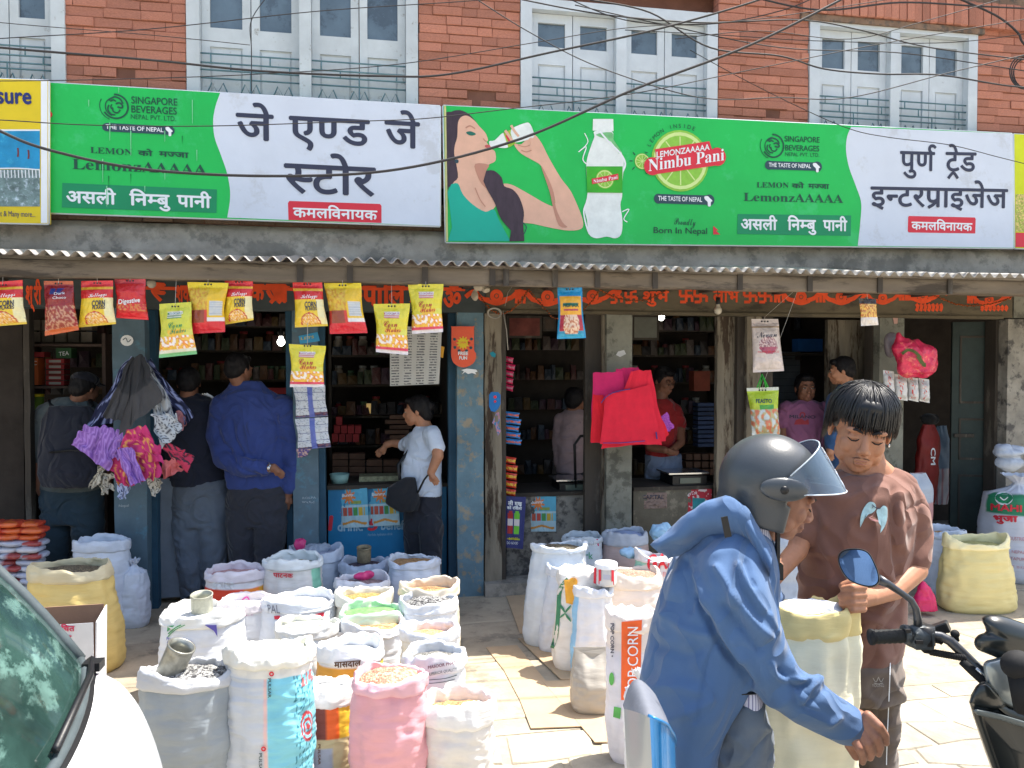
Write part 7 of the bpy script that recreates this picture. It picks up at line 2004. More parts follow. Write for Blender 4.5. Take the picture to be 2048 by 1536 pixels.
carton('lit yellow bottle shaped box on the middle shelf', 733, 742, 808, 827, 6.85, mat('box_amber_glow', C(232, 180, 80), emit=(1, .7, .3, .12)))  # lit look is a faint glow put into the box material, no lamp
carton('red tin box on the shelf behind the blue jacket man', 530, 580, 776, 788, 6.9, m_dred)
# boxes on the left shelf
zz4, a4, b4 = mk_shelf('brown shelf unit with biscuit boxes at the far left', 52, 205, (688, 772, 846), 6.35, up=1.98, m=mat('brown_shelf', C(84, 68, 62), var=.3))
for k in range(5): carton('long thin red biscuit box in the stack on the left shelf', 92, 128, 718 + k * 11, 727 + k * 11, 6.4, m_dred, group='stacked red biscuit boxes', lab=lambda o, P: deco(o, 'print', m_jarlid[2], lambda g: P.poly(g, [(98, 720 + k * 11), (122, 720 + k * 11), (122, 725 + k * 11), (98, 725 + k * 11)], 2)))
carton('upright orange box with white print on the left shelf', 56, 76, 716, 770, 6.38, m_dor, lab=lambda o, P: deco(o, 'lettering', m_pw, lambda g: P.text(g, 'RC', (58, 730), (74, 730), 8, 2)))
carton('flat red box lying on the orange box', 56, 88, 704, 714, 6.38, m_dred); carton('green box with white writing on the left shelf', 112, 142, 696, 716, 6.38, mat('box_green', C(44, 82, 50)), lab=lambda o, P: deco(o, 'lettering', m_pw, lambda g: P.text(g, 'TEA', (118, 712), (138, 710), 8, 2)))
for x_, c_, l_ in ((58, C(190, 44, 46), 'red'), (78, C(120, 150, 60), 'green')):
	c = at(x_, 846, 6.42); g = MB(); g.lathe((c.x, 6.42, c.z), [(.001, 0), (.036, 0), (.036, .2), (.001, .2)], 14); o = obj('crisp_tube', g, mat('tube_' + l_, c_, rough=.35), loc=c, label=l_ + ' crisp tube with yellow lid on the left shelf', cat='tube')
	g = MB(); g.lathe((c.x, 6.42, c.z), [(.001, .2), (.038, .2), (.038, .22), (.001, .22)], 14); obj('lid', g, m_yel, o)
for k in range(16): carton('pale carton among the goods on top of the left shelf', -20 + (k % 8) * 26, 2 + (k % 8) * 26, 640 + (k // 8) * 24, 660 + (k // 8) * 24, 6.5, mat('box_dim', C(110, 102, 92), var=.3, rv=.4), group='cartons on top of the left shelf')
# mixed goods crammed on every shelf
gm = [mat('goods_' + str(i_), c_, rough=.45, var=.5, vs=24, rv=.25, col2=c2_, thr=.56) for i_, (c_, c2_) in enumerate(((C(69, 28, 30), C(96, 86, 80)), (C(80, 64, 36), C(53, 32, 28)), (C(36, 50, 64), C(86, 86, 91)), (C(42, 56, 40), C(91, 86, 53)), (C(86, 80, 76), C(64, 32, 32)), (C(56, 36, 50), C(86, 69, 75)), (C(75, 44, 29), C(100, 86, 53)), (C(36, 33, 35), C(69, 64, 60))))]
gmesh = []
for m_ in gm:
	g = MB(); g.add([(-.5, -.5, 0), (.5, -.5, 0), (.5, .5, 0), (-.5, .5, 0), (-.42, -.4, 1), (.42, -.4, 1), (.42, .4, 1), (-.42, .4, 1), (0, -.75, .5)], [(0, 1, 8), (1, 5, 8), (5, 4, 8), (4, 0, 8), (4, 5, 6, 7), (1, 2, 6, 5), (2, 3, 7, 6), (3, 0, 4, 7)])
	me = bpy.data.meshes.new('goods_packet'); me.from_pydata(g.v, [], g.f); me.materials.append(m_); gmesh.append(me)
def goods(xl, xr, y, Y, n, label, h=(.07, .15)):
	a = at(xl, y, Y); b = at(xr, y, Y); x = a.x
	for k in range(n):
		w = rnd.uniform(.04, .09)
		if x + w > b.x: break
		o = bpy.data.objects.new('goods_packet', gmesh[rnd.randrange(8)]); COL.objects.link(o)
		o.location = (x + w / 2, Y + rnd.uniform(0, .05), a.z + .001); o.scale = (w, .06, rnd.uniform(*h)); o.rotation_euler = (0, 0, rnd.uniform(-.2, .2))
		tag(o, label, 'packet', label.replace('small dim packet', 'dim packets')); x += w * 1.03
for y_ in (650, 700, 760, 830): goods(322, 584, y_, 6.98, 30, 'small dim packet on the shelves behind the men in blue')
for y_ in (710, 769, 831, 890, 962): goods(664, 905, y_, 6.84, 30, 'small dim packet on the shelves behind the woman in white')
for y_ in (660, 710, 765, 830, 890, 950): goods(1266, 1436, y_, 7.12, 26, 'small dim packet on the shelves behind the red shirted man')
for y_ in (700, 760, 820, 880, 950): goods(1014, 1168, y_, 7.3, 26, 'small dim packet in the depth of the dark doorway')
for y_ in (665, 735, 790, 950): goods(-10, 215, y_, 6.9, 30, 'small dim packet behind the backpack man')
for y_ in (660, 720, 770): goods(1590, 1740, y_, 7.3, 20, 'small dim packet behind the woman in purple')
# counters
def ctr(xl, xr, yt, Y, m_front, m_top, zb=.06, dep=.5):
	a = at(xl, yt, Y); b = at(xr, yt, Y); z = at((xl + xr) / 2, yt, Y).z
	r = thing('counter', None, 'counter', ((a.x + b.x) / 2, Y, zb))
	obj('counter_front', MB().box((a.x, Y, zb), (b.x, Y + .03, z - .03)), m_front, r)
	obj('counter_top', MB().box((a.x - .005, Y - .02, z - .03), (b.x + .005, Y + dep, z)), m_top, r)
	return r, Plane((a.x, Y, zb), (1, 0, 0), (0, 0, 1)), z
m_cblue = mat('counter_blue', C(28, 120, 168), rough=.5, var=.1)
r, PC, zc1 = ctr(656, 893, 968, 5.98, m_cblue, m_woodd); r['label'] = 'bright blue shop counter reading 1 drink. 5 benefits'
deco(r, 'lettering', m_pred, lambda g: (PC.text(g, '1', (656, 1060), (667, 1060), 28, 2, bold=.04, skew=.1), PC.text(g, '5', (735, 1060), (756, 1060), 22, 2, bold=.04, skew=.1)))
deco(r, 'lettering', mat('print_pale_blue', C(150, 186, 206)), lambda g: (PC.text(g, 'drink.', (675, 1062), (726, 1061), 18, 2, bold=.03), PC.text(g, 'benefits', (762, 1059), (826, 1058), 18, 2, bold=.03), PC.text(g, 'Horlicks hydration drink', (736, 1072), (785, 1070), 5, 2)))
r, PD_, zc2 = ctr(1013, 1168, 984, 6.05, m_plast, m_woodd); r['label'] = 'old plastered counter with posters in the dark doorway'
r, PE_, zc3 = ctr(1267, 1436, 972, 5.98, mat('counter_glassy', C(74, 74, 68), rough=.3, var=.4, vs=4, col2=C(110, 106, 96), thr=.6), m_woodd); r['label'] = 'glass fronted counter under the red shirted man'
def pPost(u, v):
	if v < .42:
		q = math.hypot(u - .4, (v - .2) * 1.1)
		if q < .17 + .06 * sin(math.atan2(v - .2, u - .4) * 9): return C(226, 130, 60)
		if .3 < v < .4 and .45 < u < .8: return C(150, 170, 90)
		return C(96, 176, 206)
	if .48 < v < .70:
		i = int(u * 6)
		if .08 < u < .9 and (u * 6) % 1 > .12: return [C(190, 90, 70), C(190, 90, 70), C(196, 80, 70), C(80, 150, 80), C(206, 170, 60), C(206, 170, 60)][i]
		return C(120, 190, 210)
	if .80 < v < .93 and abs(v - .87 - .03 * sin(u * 9)) < .03 and .15 < u < .95: return C(220, 150, 60)
	return C(176, 206, 216)
def poster(label, quad, Y, paint=pPost, texts=(), nu=60, nv=70): return packet('poster', label, quad, Y, paint, B=.0015, waist=0, nu=nu, nv=nv, holes=False, cat='poster', group=None, m=m_paper, texts=texts)
poster('sky blue snack poster, left one on the blue counter', [(672, 980), (734, 976), (738, 1054), (676, 1056)], 5.972, texts=[(m_pw, 'Bunny', (684, 994), (706, 992), 6, dict(bold=.02))])
poster('sky blue snack poster, right one on the blue counter', [(736, 976), (795, 974), (800, 1050), (738, 1053)], 5.968, texts=[(m_pw, 'Bunny', (744, 992), (770, 990), 6, dict(bold=.02))])
poster('sky blue snack poster on the plastered counter in the dark doorway', [(1052, 993), (1112, 993), (1112, 1063), (1052, 1063)], 6.043, texts=[(m_pw, 'Bunny', (1062, 1008), (1086, 1006), 6, dict(bold=.02))])
def pDrk(u, v):
	c = C(52, 56, 110)
	if .28 < v < .72:
		for (a_, c1) in ((.42, C(170, 50, 50)), (.68, C(110, 190, 60))):
			if abs(u - a_) < .11 - (.04 if v < .32 else 0): return c1 if abs(v - .5) > .06 else C(210, 200, 200)
	if .8 < v < .84 and .35 < u < .85: return C(170, 190, 60)
	return c
poster('dark blue soft drink poster hanging on the door leaf', [(1000, 992), (1052, 994), (1046, 1098), (1000, 1094)], 5.83, pDrk, texts=[(m_pw, 'ली मुख', (1016, 1010), (1044, 1012), 7, dict(bold=.03)), (m_pw, 'को रसिलो', (1014, 1018), (1044, 1020), 5, dict(bold=.03)), (m_pw, 'DO GOOD', (1014, 1088), (1036, 1089), 5, {}), (m_yel, '+8 FREE', (1014, 1080), (1036, 1080), 5, {})])
poster('brownish CAPITAL sign stuck on the glass counter', [(1278, 985), (1334, 985), (1334, 1016), (1278, 1018)], 5.972, lambda u, v: C(136, 116, 108) if nz(u, v, 8) > -.3 else C(110, 94, 88), texts=[(m_ink, 'CAPITAL', (1284, 998), (1328, 998), 8, dict(bold=.02))])
poster('red and teal soft drink poster under the weighing scale', [(1366, 976), (1424, 978), (1420, 1040), (1368, 1036)], 5.972, lambda u, v: C(40, 130, 140) if abs(u - .55) < .22 and .3 < v < .95 else (C(170, 40, 56) if nz(u, v, 9) < .25 else C(206, 190, 190)), texts=[(m_pw, 'Coca Cola', (1370, 992), (1394, 988), 7, dict(skew=.2))])
# weighing scales on the counters
def scale(label, px, py, Y, w=.32):
	c = at(px, py, Y); r = thing('weighing_scale', label, 'scale', c)
	obj('scale_body', MB().box((c.x - w / 2, Y, c.z), (c.x + w / 2, Y + .28, c.z + .075)), m_black, r)
	obj('display', MB().box((c.x - w * .3, Y - .008, c.z + .015), (c.x + w * .3, Y - .001, c.z + .06)), mat('scale_display', C(80, 92, 86), rough=.2), r)
	obj('pan', MB().box((c.x - w * .62, Y - .01, c.z + .09), (c.x + w * .55, Y + .28, c.z + .102)), m_steel, r)
scale('black digital weighing scale on the glass counter', 1380, 970, 6.0, .30); scale('black weighing scale in the dark doorway', 1148, 984, 6.1, .24)
g = MB(); c = at(1156, 975, 6.1); g.tube([c + Vector((-.02, 0, 0)), c + Vector((-.03, 0, .35)), c + Vector((.02, 0, .42)), c + Vector((.10, 0, .42))], .012, 6)
obj('chair_back_tube', g, m_black, label='black bent metal tube standing by the pale shirted man', cat='metal frame')
c = at(679, 950, 6.1); g = MB(); g.lathe((c.x, 6.1, zc1 + .001), [(.001, 0), (.06, 0), (.075, .07), (.07, .07), (.056, .01)], 18); obj('bowl', g, mat('mint_plastic', C(140, 180, 176)), loc=(c.x, 6.1, zc1), label='pale green plastic bowl on the blue counter', cat='bowl')
c = at(765, 960, 6.15); obj('tray_goods', MB().box((c.x - .18, 6.12, zc1 + .001), (c.x + .22, 6.3, zc1 + .04)), mat('pale_sweets', C(150, 150, 120), var=.5, vs=40), loc=c, label='flat tray of pale sweets on the blue counter', cat='tray')
# frames, box, door interior
def frame(label, xl, xr, yt, yb, Y, m1, m2):
	p0 = at(xl, yb, Y); p1 = at(xr, yt, Y); r = thing('picture', label, 'picture', p0)
	obj('picture_frame', MB().box((p0.x, Y, p0.z), (p1.x, Y + .02, p1.z)), m1, r); obj('print', MB().box((p0.x + .02, Y - .003, p0.z + .02), (p1.x - .02, Y - .0005, p1.z - .02)), m2, r)
frame('dim red framed picture inside the dark doorway', 1014, 1084, 632, 676, 6.3, m_woodd, mat('picture_red', C(110, 56, 50), var=.4, vs=9))
frame('framed certificate beside the lit bulb', 1264, 1318, 630, 680, 6.35, m_woodd, mat('picture_grey', C(110, 112, 104), var=.2))
frame('small framed papers beside the red picture', 1086, 1112, 634, 662, 6.3, m_woodd, mat('picture_brown', C(84, 70, 60), var=.3))
carton('blue carton on the shelf over the woman in purple', 1597, 1672, 678, 703, 6.9, mat('box_blue', C(34, 100, 180), var=.15))
wb('ledge', (at(1560, 704, 6.88).x, 6.86, at(1600, 705, 6.88).z - .03), (at(1700, 704, 6.88).x, 7.2, at(1600, 705, 6.88).z - .002), m_woodd)
g = MB()
for k in range(14): g.box((at(1546, 800, 7.3).x, 7.3, .9 + k * .07), (at(1600, 800, 7.3).x, 7.32 + (k % 2) * .008, .966 + k * .07))
obj('roller_shutter', g, mat('shutter_grey', C(112, 118, 126)), bld, kind='stuff')
for k in range(10): carton('folded blue cloth packet stacked by the red shirted man', 1396, 1428, 806 + k * 9, 813 + k * 9, 6.9, mat('packet_blue', C(60, 76, 110), var=.2, rv=.3), group='blue packets by the red shirted man')
carton('red and brown tin on the shelf right of the red shirted man', 1388, 1420, 742, 782, 6.85, mat('tin_redbrown', C(120, 56, 40), var=.3))
for k in range(12): carton('dark goods box on the low shelf right of the red shirt', 1372 + (k % 4) * 16, 1385 + (k % 4) * 16, 908 + (k // 4) * 15, 920 + (k // 4) * 15, 6.8, m_dbr, group='boxes low behind the glass counter')
# goods standing in and beside the right hand doorway
def bagged(key, label, xl, xr, yt, yb, Y, col, m=None, dr=.5, seed=0, lean=0, lab=None, paint=None, cat='sack', name='grain_sack'):
	a = at(xl, yb, Y); b = at(xr, yt, Y); h = b.z - a.z; w = (b.x - a.x) / 2; cx = (a.x + b.x) / 2
	g = MB()
	def f(u, v):
		th = (u - .5) * 2 * pi; e = (1 - .2 * math.exp(-v / .08)) * (1 + .08 * sin(pi * v)) * (1 - .45 * max(0, v - .82) / .18)
		q = noise.noise(Vector((sin(th) * 2 + seed, cos(th) * 2, v * h * 9))) * .014
		return (cx + lean * v + (w * e + q) * math.copysign(abs(sin(th)) ** .8, sin(th)), Y + w * dr - (w * dr * e * (1 - .6 * max(0, v - .75) / .25) + q) * math.copysign(abs(cos(th)) ** .8, cos(th)), a.z + h * v + q * .5)
	g.grid(f, 40, 36, colf=(lambda u, v: paint(u, v)) if paint else (lambda u, v: col), closeu=True)
	o_ = len(g.v); g.add([f(i / 40, 1) for i in range(40)], [tuple(range(40))], cols=[col] * 40)
	o = obj(name, g, m or m_sack, loc=(cx, Y + w * dr, a.z), label=label, cat=cat)
	if lab: sprint(o, m_pw, lab)
	return o
bagged('D1', 'dark red sack standing inside the right doorway', 1838, 1880, 850, 1010, 6.2, C(130, 34, 30), seed=1, lean=.03, lab=lambda w, g: vtext(w, g, 'CM', 1862, 895, 930, 9))
bagged('D2', 'blue white sack behind the dark red sack in the doorway', 1872, 1905, 852, 1010, 6.35, C(120, 140, 164), seed=2, paint=lambda u, v: C(120, 144, 170) if v > .45 else (C(196, 196, 206) if int(u * 26) % 3 else C(170, 110, 120)))
g = MB(); g.ell(at(1860, 838, 6.3), (.09, .07, .05)); remesh('dark_bundle', g, cloth('bundle_dark', C(28, 28, 30)), .008, None, fold=.008, loc=at(1860, 850, 6.3), label='dark cloth bundle lying on top of the red doorway sack', cat='bundle')
m_clear = mat('clear_bag', C(206, 200, 204), rough=.2, alpha=.6, var=.1, bump=.6, bs=26, bd=.01)
bagged('D3', 'clear bag of pinkish salt with a pointed top beside the doorway', 1824, 1872, 948, 1075, 5.5, C(190, 150, 150), seed=3, dr=.7, paint=lambda u, v: C(196, 146, 146) if v < .55 else C(176, 186, 200))
g = MB(); c = at(1850, 1190, 4.75); g.stack([(c + Vector((0, 0, -.10)), CR * .085, CF * .06), (c + Vector((0, 0, -.03)), CR * .075, CF * .05), (c + Vector((-.01, 0, .05)), CR * .04, CF * .03), (c + Vector((-.015, 0, .09)), CR * .008, CF * .01)], 18)
q_ = ground(1850, 1216); dz = Vector((0, 0, 0))
remesh('plastic_bag', g, mat('magenta_plastic', C(206, 40, 96), rough=.25, var=.2, bump=.6, bs=30, bd=.01), .007, None, fold=.008, fs=16, loc=c - Vector((0, 0, .1)), label='small magenta plastic bag lying by the yellow sack', cat='plastic bag')
# bag cluster on the right pillar
def tubepack(k, x0, x1, y0, y1):
	def f(u, v):
		if nz(u, v, 10, k) > .2 and .2 < u < .55: return C(206, 60, 40)
		return C(206, 206, 206)
	packet('tube_packet', 'white packet with red dots hanging under the red plastic bag, number %s from the left' % ('first second third fourth'.split()[k]), [(x0, y0), (x1, y0 + 3), (x1 + 1, y1), (x0 + 2, y1 - 4)], 5.5, f, B=.035, holes=False, group='white packets hanging on the right pillar', nu=18, nv=26, waist=0, seed=k)
tubepack(0, 1766, 1788, 740, 800); tubepack(1, 1789, 1814, 748, 802); tubepack(2, 1815, 1836, 754, 804); tubepack(3, 1837, 1858, 756, 806)
g = MB(); c = at(1826, 712, 5.4); s_ = depth_of(c) / F
for dx, dy, r in ((0, 0, 36), (22, 18, 28), (-18, -14, 24), (26, -2, 22), (-8, 20, 26)): g.ell(c + CR * (dx * s_) - UP * (dy * s_), (r * s_, r * s_ * .6, r * s_ * .9))
g.cap(c + CR * (-24 * s_) + UP * (24 * s_), 12 * s_, c + CR * (-30 * s_) + UP * (42 * s_), 5 * s_)
rb = remesh('plastic_bag', g, mat('red_plastic', C(206, 50, 84), rough=.2, var=.35, vs=9, bump=.7, bs=22, bd=.012, col2=C(222, 110, 100), thr=.58), .007, None, fold=.012, fs=14, loc=c, label='translucent red plastic bag knotted on the right pillar', cat='plastic bag')
sprint(rb, mat('leaf_dark', C(84, 92, 50)), lambda w, g: (w.stroke(g, [(1804, 708), (1816, 700), (1830, 704), (1842, 716)], 6, 2), w.stroke(g, [(1836, 712), (1846, 728), (1852, 730)], 8, 2)))
g = MB(); c = at(1782, 690, 5.6); g.ell(c, (.06, .04, .10)); remesh('plastic_bag', g, mat('grey_film', C(120, 112, 118), rough=.25, bump=.6, bs=26, bd=.01), .007, None, fold=.012, fs=14, loc=c, label='grey crumpled film bag behind the red plastic bag', cat='plastic bag')
# clear bag on the MAHI sack and by the rider
g = MB(); c = at(2018, 905, 5.0); g.ell(c, (.11, .08, .035)); g.ell(c + Vector((-.05, 0, .03)), (.06, .05, .035)); g.ell(c + Vector((.05, 0, .02)), (.07, .05, .03)); g.ell(c + Vector((.02, 0, -.08)), (.10, .08, .06))
remesh('clear_bag', g, mat('cloudy_film', C(176, 188, 206), rough=.22, alpha=.75, bump=.6, bs=26, bd=.01, var=.2), .008, None, fold=.014, fs=10, loc=c, label='cloudy clear plastic bag on top of the MAHI sack', cat='plastic bag')
g = MB(); c = at(1572, 1090, 4.2); g.ell(c, (.09, .07, .12)); g.ell(c + Vector((.02, 0, -.16)), (.10, .08, .14)); g.ell(c + Vector((.02, 0, -.4)), (.13, .1, .3))
remesh('clear_bag', g, MATS['cloudy_film'], .010, None, fold=.014, fs=9, loc=c, label='bluish clear bag standing behind the helmet strap', cat='plastic bag')
# ------------------------------------------------------------ cloth pieces
def patch(name, label, quad, d, colf, parent=None, amp=.04, n=26, seed=0, th=.003, cat=None, dz=(0, 0, 0, 0), m=None, loc=None):
	a, b, c, e = [Vector(q) for q in quad]
	def f(u, v, o):
		q = a.lerp(b, u).lerp(e.lerp(c, u), v)
		z = lerp(lerp(dz[0], dz[1], u), lerp(dz[3], dz[2], u), v)
		fo = noise.noise(Vector((u * 4.2 + seed, v * .9, seed))) * amp * (.3 + v) + noise.noise(Vector((u * 10 + seed, v * 2.4, 2))) * amp * .3
		wob = noise.noise(Vector((u * 3, v * 3, seed + 5)))
		return atd(q.x + wob * (9 if amp > .02 else 3), q.y + noise.noise(Vector((u * 4, v * 4, seed + 9))) * (9 if amp > .02 else 3), d + z + fo + o)
	g = MB()
	g.grid(lambda u, v: f(u, v, 0), n, n, colf=colf); g.grid(lambda u, v: f(1 - u, v, th), n, n, colf=lambda u, v: colf(1 - u, v))
	return obj(name, g, m or m_cloth, parent, loc=loc, label=label, cat=cat)
m_cloth = mat('printed_cloth', attr=True, rough=.9, var=.1, vs=12, bump=.3, bs=200)
Lr = at(268, 712, 5.45); rt = thing('cloth_bundle', 'fan of hanging scarves in black, purple, pink and patterned white on the first pillar', 'cloth bundle', Lr)
blk = lambda u, v: C(52, 54, 60) if v < .55 else C(72, 72, 76)
nvy = lambda u, v: C(150, 160, 206) if nz(u * 1.4, v, 7, 3) > .12 else C(34, 40, 72)
wht = lambda u, v: C(40, 42, 60) if nz(u, v * 1.6, 13, 1) > .22 else C(186, 192, 200)
pur = lambda u, v: C(140, 96, 180) if math.sin((u + v * .15) * 60) > -.1 else C(176, 136, 214)
pnk = lambda u, v: C(230, 160, 90) if nz(u, v, 8, 1) > .3 else (C(206, 60, 120) if nz(u, v, 5, 2) > -.1 else C(176, 40, 90))
drd = lambda u, v: C(60, 50, 64) if nz(u, v, 8, 9) > .1 else C(196, 60, 90)
crm = lambda u, v: C(60, 56, 50) if nz(u, v * 1.5, 12, 4) > .25 else C(190, 184, 170)
dot = lambda u, v: C(40, 44, 90) if ((u * 5) % 1 - .5) ** 2 + ((v * 4) % 1 - .5) ** 2 < .05 else C(176, 186, 216)
D0 = depth_of(Lr)
for nm, q, dd, cf_, sd, cols in (
	('scarf', [(262, 716), (268, 718), (228, 842), (160, 862)], 0.02, nvy, 1, 0), ('scarf', [(292, 716), (298, 720), (388, 832), (362, 858)], .05, nvy, 2, 0),
	('scarf', [(284, 722), (296, 726), (366, 858), (322, 898)], .0, wht, 3, 0), ('scarf', [(272, 712), (290, 714), (325, 800), (238, 870)], -.06, blk, 4, 0), ('scarf', [(262, 716), (280, 714), (260, 850), (205, 832)], -.04, blk, 5, 0),
	('scarf', [(300, 830), (350, 828), (366, 856), (324, 896)], -.05, wht, 6, 0),
	('scarf', [(166, 852), (226, 856), (218, 942), (142, 890)], -.03, pur, 7, 0), ('scarf', [(205, 850), (246, 866), (236, 922), (186, 905)], -.02, pur, 17, 0), ('scarf', [(228, 896), (262, 894), (292, 962), (262, 972)], -.08, pur, 8, 0),
	('scarf', [(252, 862), (292, 850), (330, 930), (236, 905)], -.03, pnk, 9, 0), ('scarf', [(206, 910), (262, 900), (270, 972), (240, 976)], .0, pnk, 10, 0), ('scarf', [(262, 880), (322, 890), (320, 954), (282, 962)], -.02, pnk, 11, 0),
	('scarf', [(316, 890), (340, 886), (386, 912), (378, 946)], 0, drd, 12, 0), ('scarf', [(322, 920), (362, 918), (362, 944), (326, 958)], .02, lambda u, v: C(206, 110, 110), 13, 0),
	('scarf', [(204, 918), (212, 930), (196, 970), (178, 978)], .0, crm, 14, 0), ('scarf', [(196, 945), (226, 948), (224, 980), (202, 990)], .02, crm, 15, 0), ('scarf', [(290, 950), (322, 956), (322, 976), (306, 992)], .0, crm, 16, 0), ('scarf', [(232, 968), (264, 970), (252, 994), (240, 1000)], .0, dot, 18, 0),
	('scarf', [(352, 820), (366, 828), (372, 846), (360, 862)], .02, lambda u, v: C(190, 130, 136), 19, 0)):
	patch(nm, None, q, D0 + dd, cf_, rt, seed=sd)
# stack of red and pink non-woven bags on the grey pillar
Rr = at(1250, 740, 5.55); rr_ = thing('bag_bundle', 'stack of red and pink cloth shopping bags hanging on the grey pillar', 'bag bundle', Rr); D1 = depth_of(Rr)
rd_ = lambda u, v: C(222, 38, 62); pk_ = lambda u, v: C(206, 40, 104); rd2 = lambda u, v: C(226, 34, 52)
patch('shopping_bag', None, [(1232, 738), (1276, 734), (1300, 800), (1240, 800)], D1 + .03, pk_, rr_, amp=.006, seed=1)
patch('shopping_bag', None, [(1186, 746), (1246, 742), (1262, 886), (1182, 886)], D1 + .02, pk_, rr_, amp=.008, seed=2)
patch('shopping_bag', None, [(1186, 790), (1206, 790), (1230, 888), (1181, 884)], D1 + .01, rd2, rr_, amp=.006, seed=3)
patch('shopping_bag', None, [(1262, 742), (1302, 740), (1332, 882), (1202, 898)], D1 - .02, rd_, rr_, amp=.010, seed=4)
patch('shopping_bag', None, [(1212, 790), (1300, 770), (1324, 890), (1200, 888)], D1 - .045, rd_, rr_, amp=.010, seed=5)
patch('shopping_bag', None, [(1302, 785), (1308, 800), (1338, 868), (1322, 888)], D1 - .0, rd2, rr_, amp=.006, seed=6)
patch('shopping_bag', None, [(1316, 838), (1334, 824), (1348, 856), (1326, 870)], D1 + .02, lambda u, v: C(176, 90, 180) if nz(u, v, 20) > 0 else C(140, 60, 160), rr_, amp=.004, seed=7)
g = MB(); g.tube([atd(x, y, D1 - .062) for x, y in smooth_px([(1202, 806), (1212, 794), (1230, 784), (1260, 778)], 4)], .008, 6, flat=.4); g.tube([atd(x, y, D1 - .062) for x, y in ((1312, 864), (1314, 878))], .01, 6, flat=.4); g.tube([atd(x, y, D1 - .055) for x, y in ((1206, 886), (1240, 886), (1290, 882))], .003, 5)
obj('blue_edging', g, mat('blue_trim', C(70, 74, 150)), rr_)
# ------------------------------------------------------------ things among the sacks
def tin(label, px, py, r, h, d, m, tilt=0, rim=True, name='tin', cat='tin'):
	c = atd(px, py, d); g = MB(); Mr = Matrix.Rotation(radians(tilt), 3, 'Y') @ Matrix.Rotation(radians(8), 3, 'X')
	g.lathe(c, [(r * .98, -h / 2), (r, -h * .3), (r * .99, 0), (r, h * .3), (r, h * .42), (r * 1.05, h * .44), (r * 1.05, h * .5), (r * .93, h * .5), (r * .92, h * .2), (r * .92, -h * .4), (.001, -h * .4)], 26, M=Mr)
	obj(name, g, m, loc=c, label=label, cat=cat)
sc3 = lambda k: depth_of(parent_origin(SACKS[k]))
m_jute = mat('rusty_measure', C(140, 128, 104), rough=.6, var=.4, vs=18, metal=.3)
tin('rusty measuring tin standing in the dark beans', 728, 1108, .048, .10, sc3('S7'), m_jute)
tin('dented measuring tin in the green and purple printed sack', 404, 1208, .055, .11, sc3('S17'), mat('pale_measure', C(176, 176, 160), rough=.55, var=.3, vs=18, metal=.3))
tin('shiny metal scoop tube leaning in the silver grey sack', 350, 1322, .052, .14, sc3('S18') - .02, mat('scoop_metal', C(150, 150, 142), rough=.35, var=.3, vs=14, metal=.7), tilt=24, name='metal_scoop', cat='scoop')
# round jar with red label
c = atd(1212, 1142, sc3('R6') - .02); g = MB(); g.lathe(c, [(.001, -.075), (.058, -.075), (.060, -.06), (.060, .02), (.057, .03)], 26)
o = obj('plastic_jar', g, mat('jar_cloudy', C(206, 206, 206), rough=.25), loc=c, label='white plastic jar with red square label among the right sacks', cat='jar')
g = MB(); g.lathe(c, [(.063, .02), (.064, .045), (.06, .05), (.001, .05)], 26); obj('lid', g, m_pw, o)
sprint(o, m_pred, lambda w, g: ([w.poly(g, q, 2) for q in ([(1197, 1133), (1228, 1135), (1228, 1141), (1197, 1139)], [(1197, 1161), (1228, 1163), (1228, 1170), (1197, 1168)], [(1197, 1139), (1202, 1139), (1202, 1162), (1197, 1162)], [(1223, 1140), (1228, 1141), (1228, 1163), (1223, 1163)], [(1188, 1136), (1193, 1135), (1192, 1168), (1187, 1166)])]), name='label_print')
sprint(o, mat('print_soft_grey', C(180, 184, 200)), lambda w, g: w.poly(g, [(1206, 1149), (1220, 1150), (1220, 1160), (1206, 1159)], 2), name='label_print')
# pink cloths in sacks
def lump(name, label, px, py, d, r, m, cat='plastic bag'):
	c = atd(px, py, d); g = MB(); g.ell(c, (r[0], r[1], r[2])); g.ell(c + CR * r[0] * .5 + UP * r[2] * .4, (r[0] * .6, r[1] * .6, r[2] * .7)); g.ell(c - CR * r[0] * .5, (r[0] * .5, r[1] * .7, r[2] * .6))
	remesh(name, g, m, .005, None, fold=.010, fs=26, loc=c, label=label, cat=cat)
m_mag = mat('pink_plastic', C(206, 60, 120), rough=.3, var=.25, bump=.5, bs=40, bd=.01)
lump('plastic_bag', 'crumpled pink plastic bag in the grey white sack', 600, 1090, sc3('S6') - .04, (.035, .03, .04), m_mag)
lump('plastic_bag', 'pink cloth square tucked in the mauve grain sack', 726, 1152, sc3('S9') + .02, (.06, .03, .022), m_mag)
lump('liner', 'bluish clear bag lump in the grey white sack', 632, 1098, sc3('S6'), (.09, .06, .035), MATS['cloudy_film'])
lump('plastic_bag', 'pale blue plastic bag lying by the mint sack', 1262, 1106, sc3('R9') + .1, (.07, .05, .03), mat('pale_blue_film', C(150, 190, 220), rough=.25))
lump('plastic_bag', 'pale blue tied bag near the GARLIC sack hidden by the rider', 1320, 1066, sc3('R9') + .5, (.07, .05, .06), MATS['pale_blue_film'])
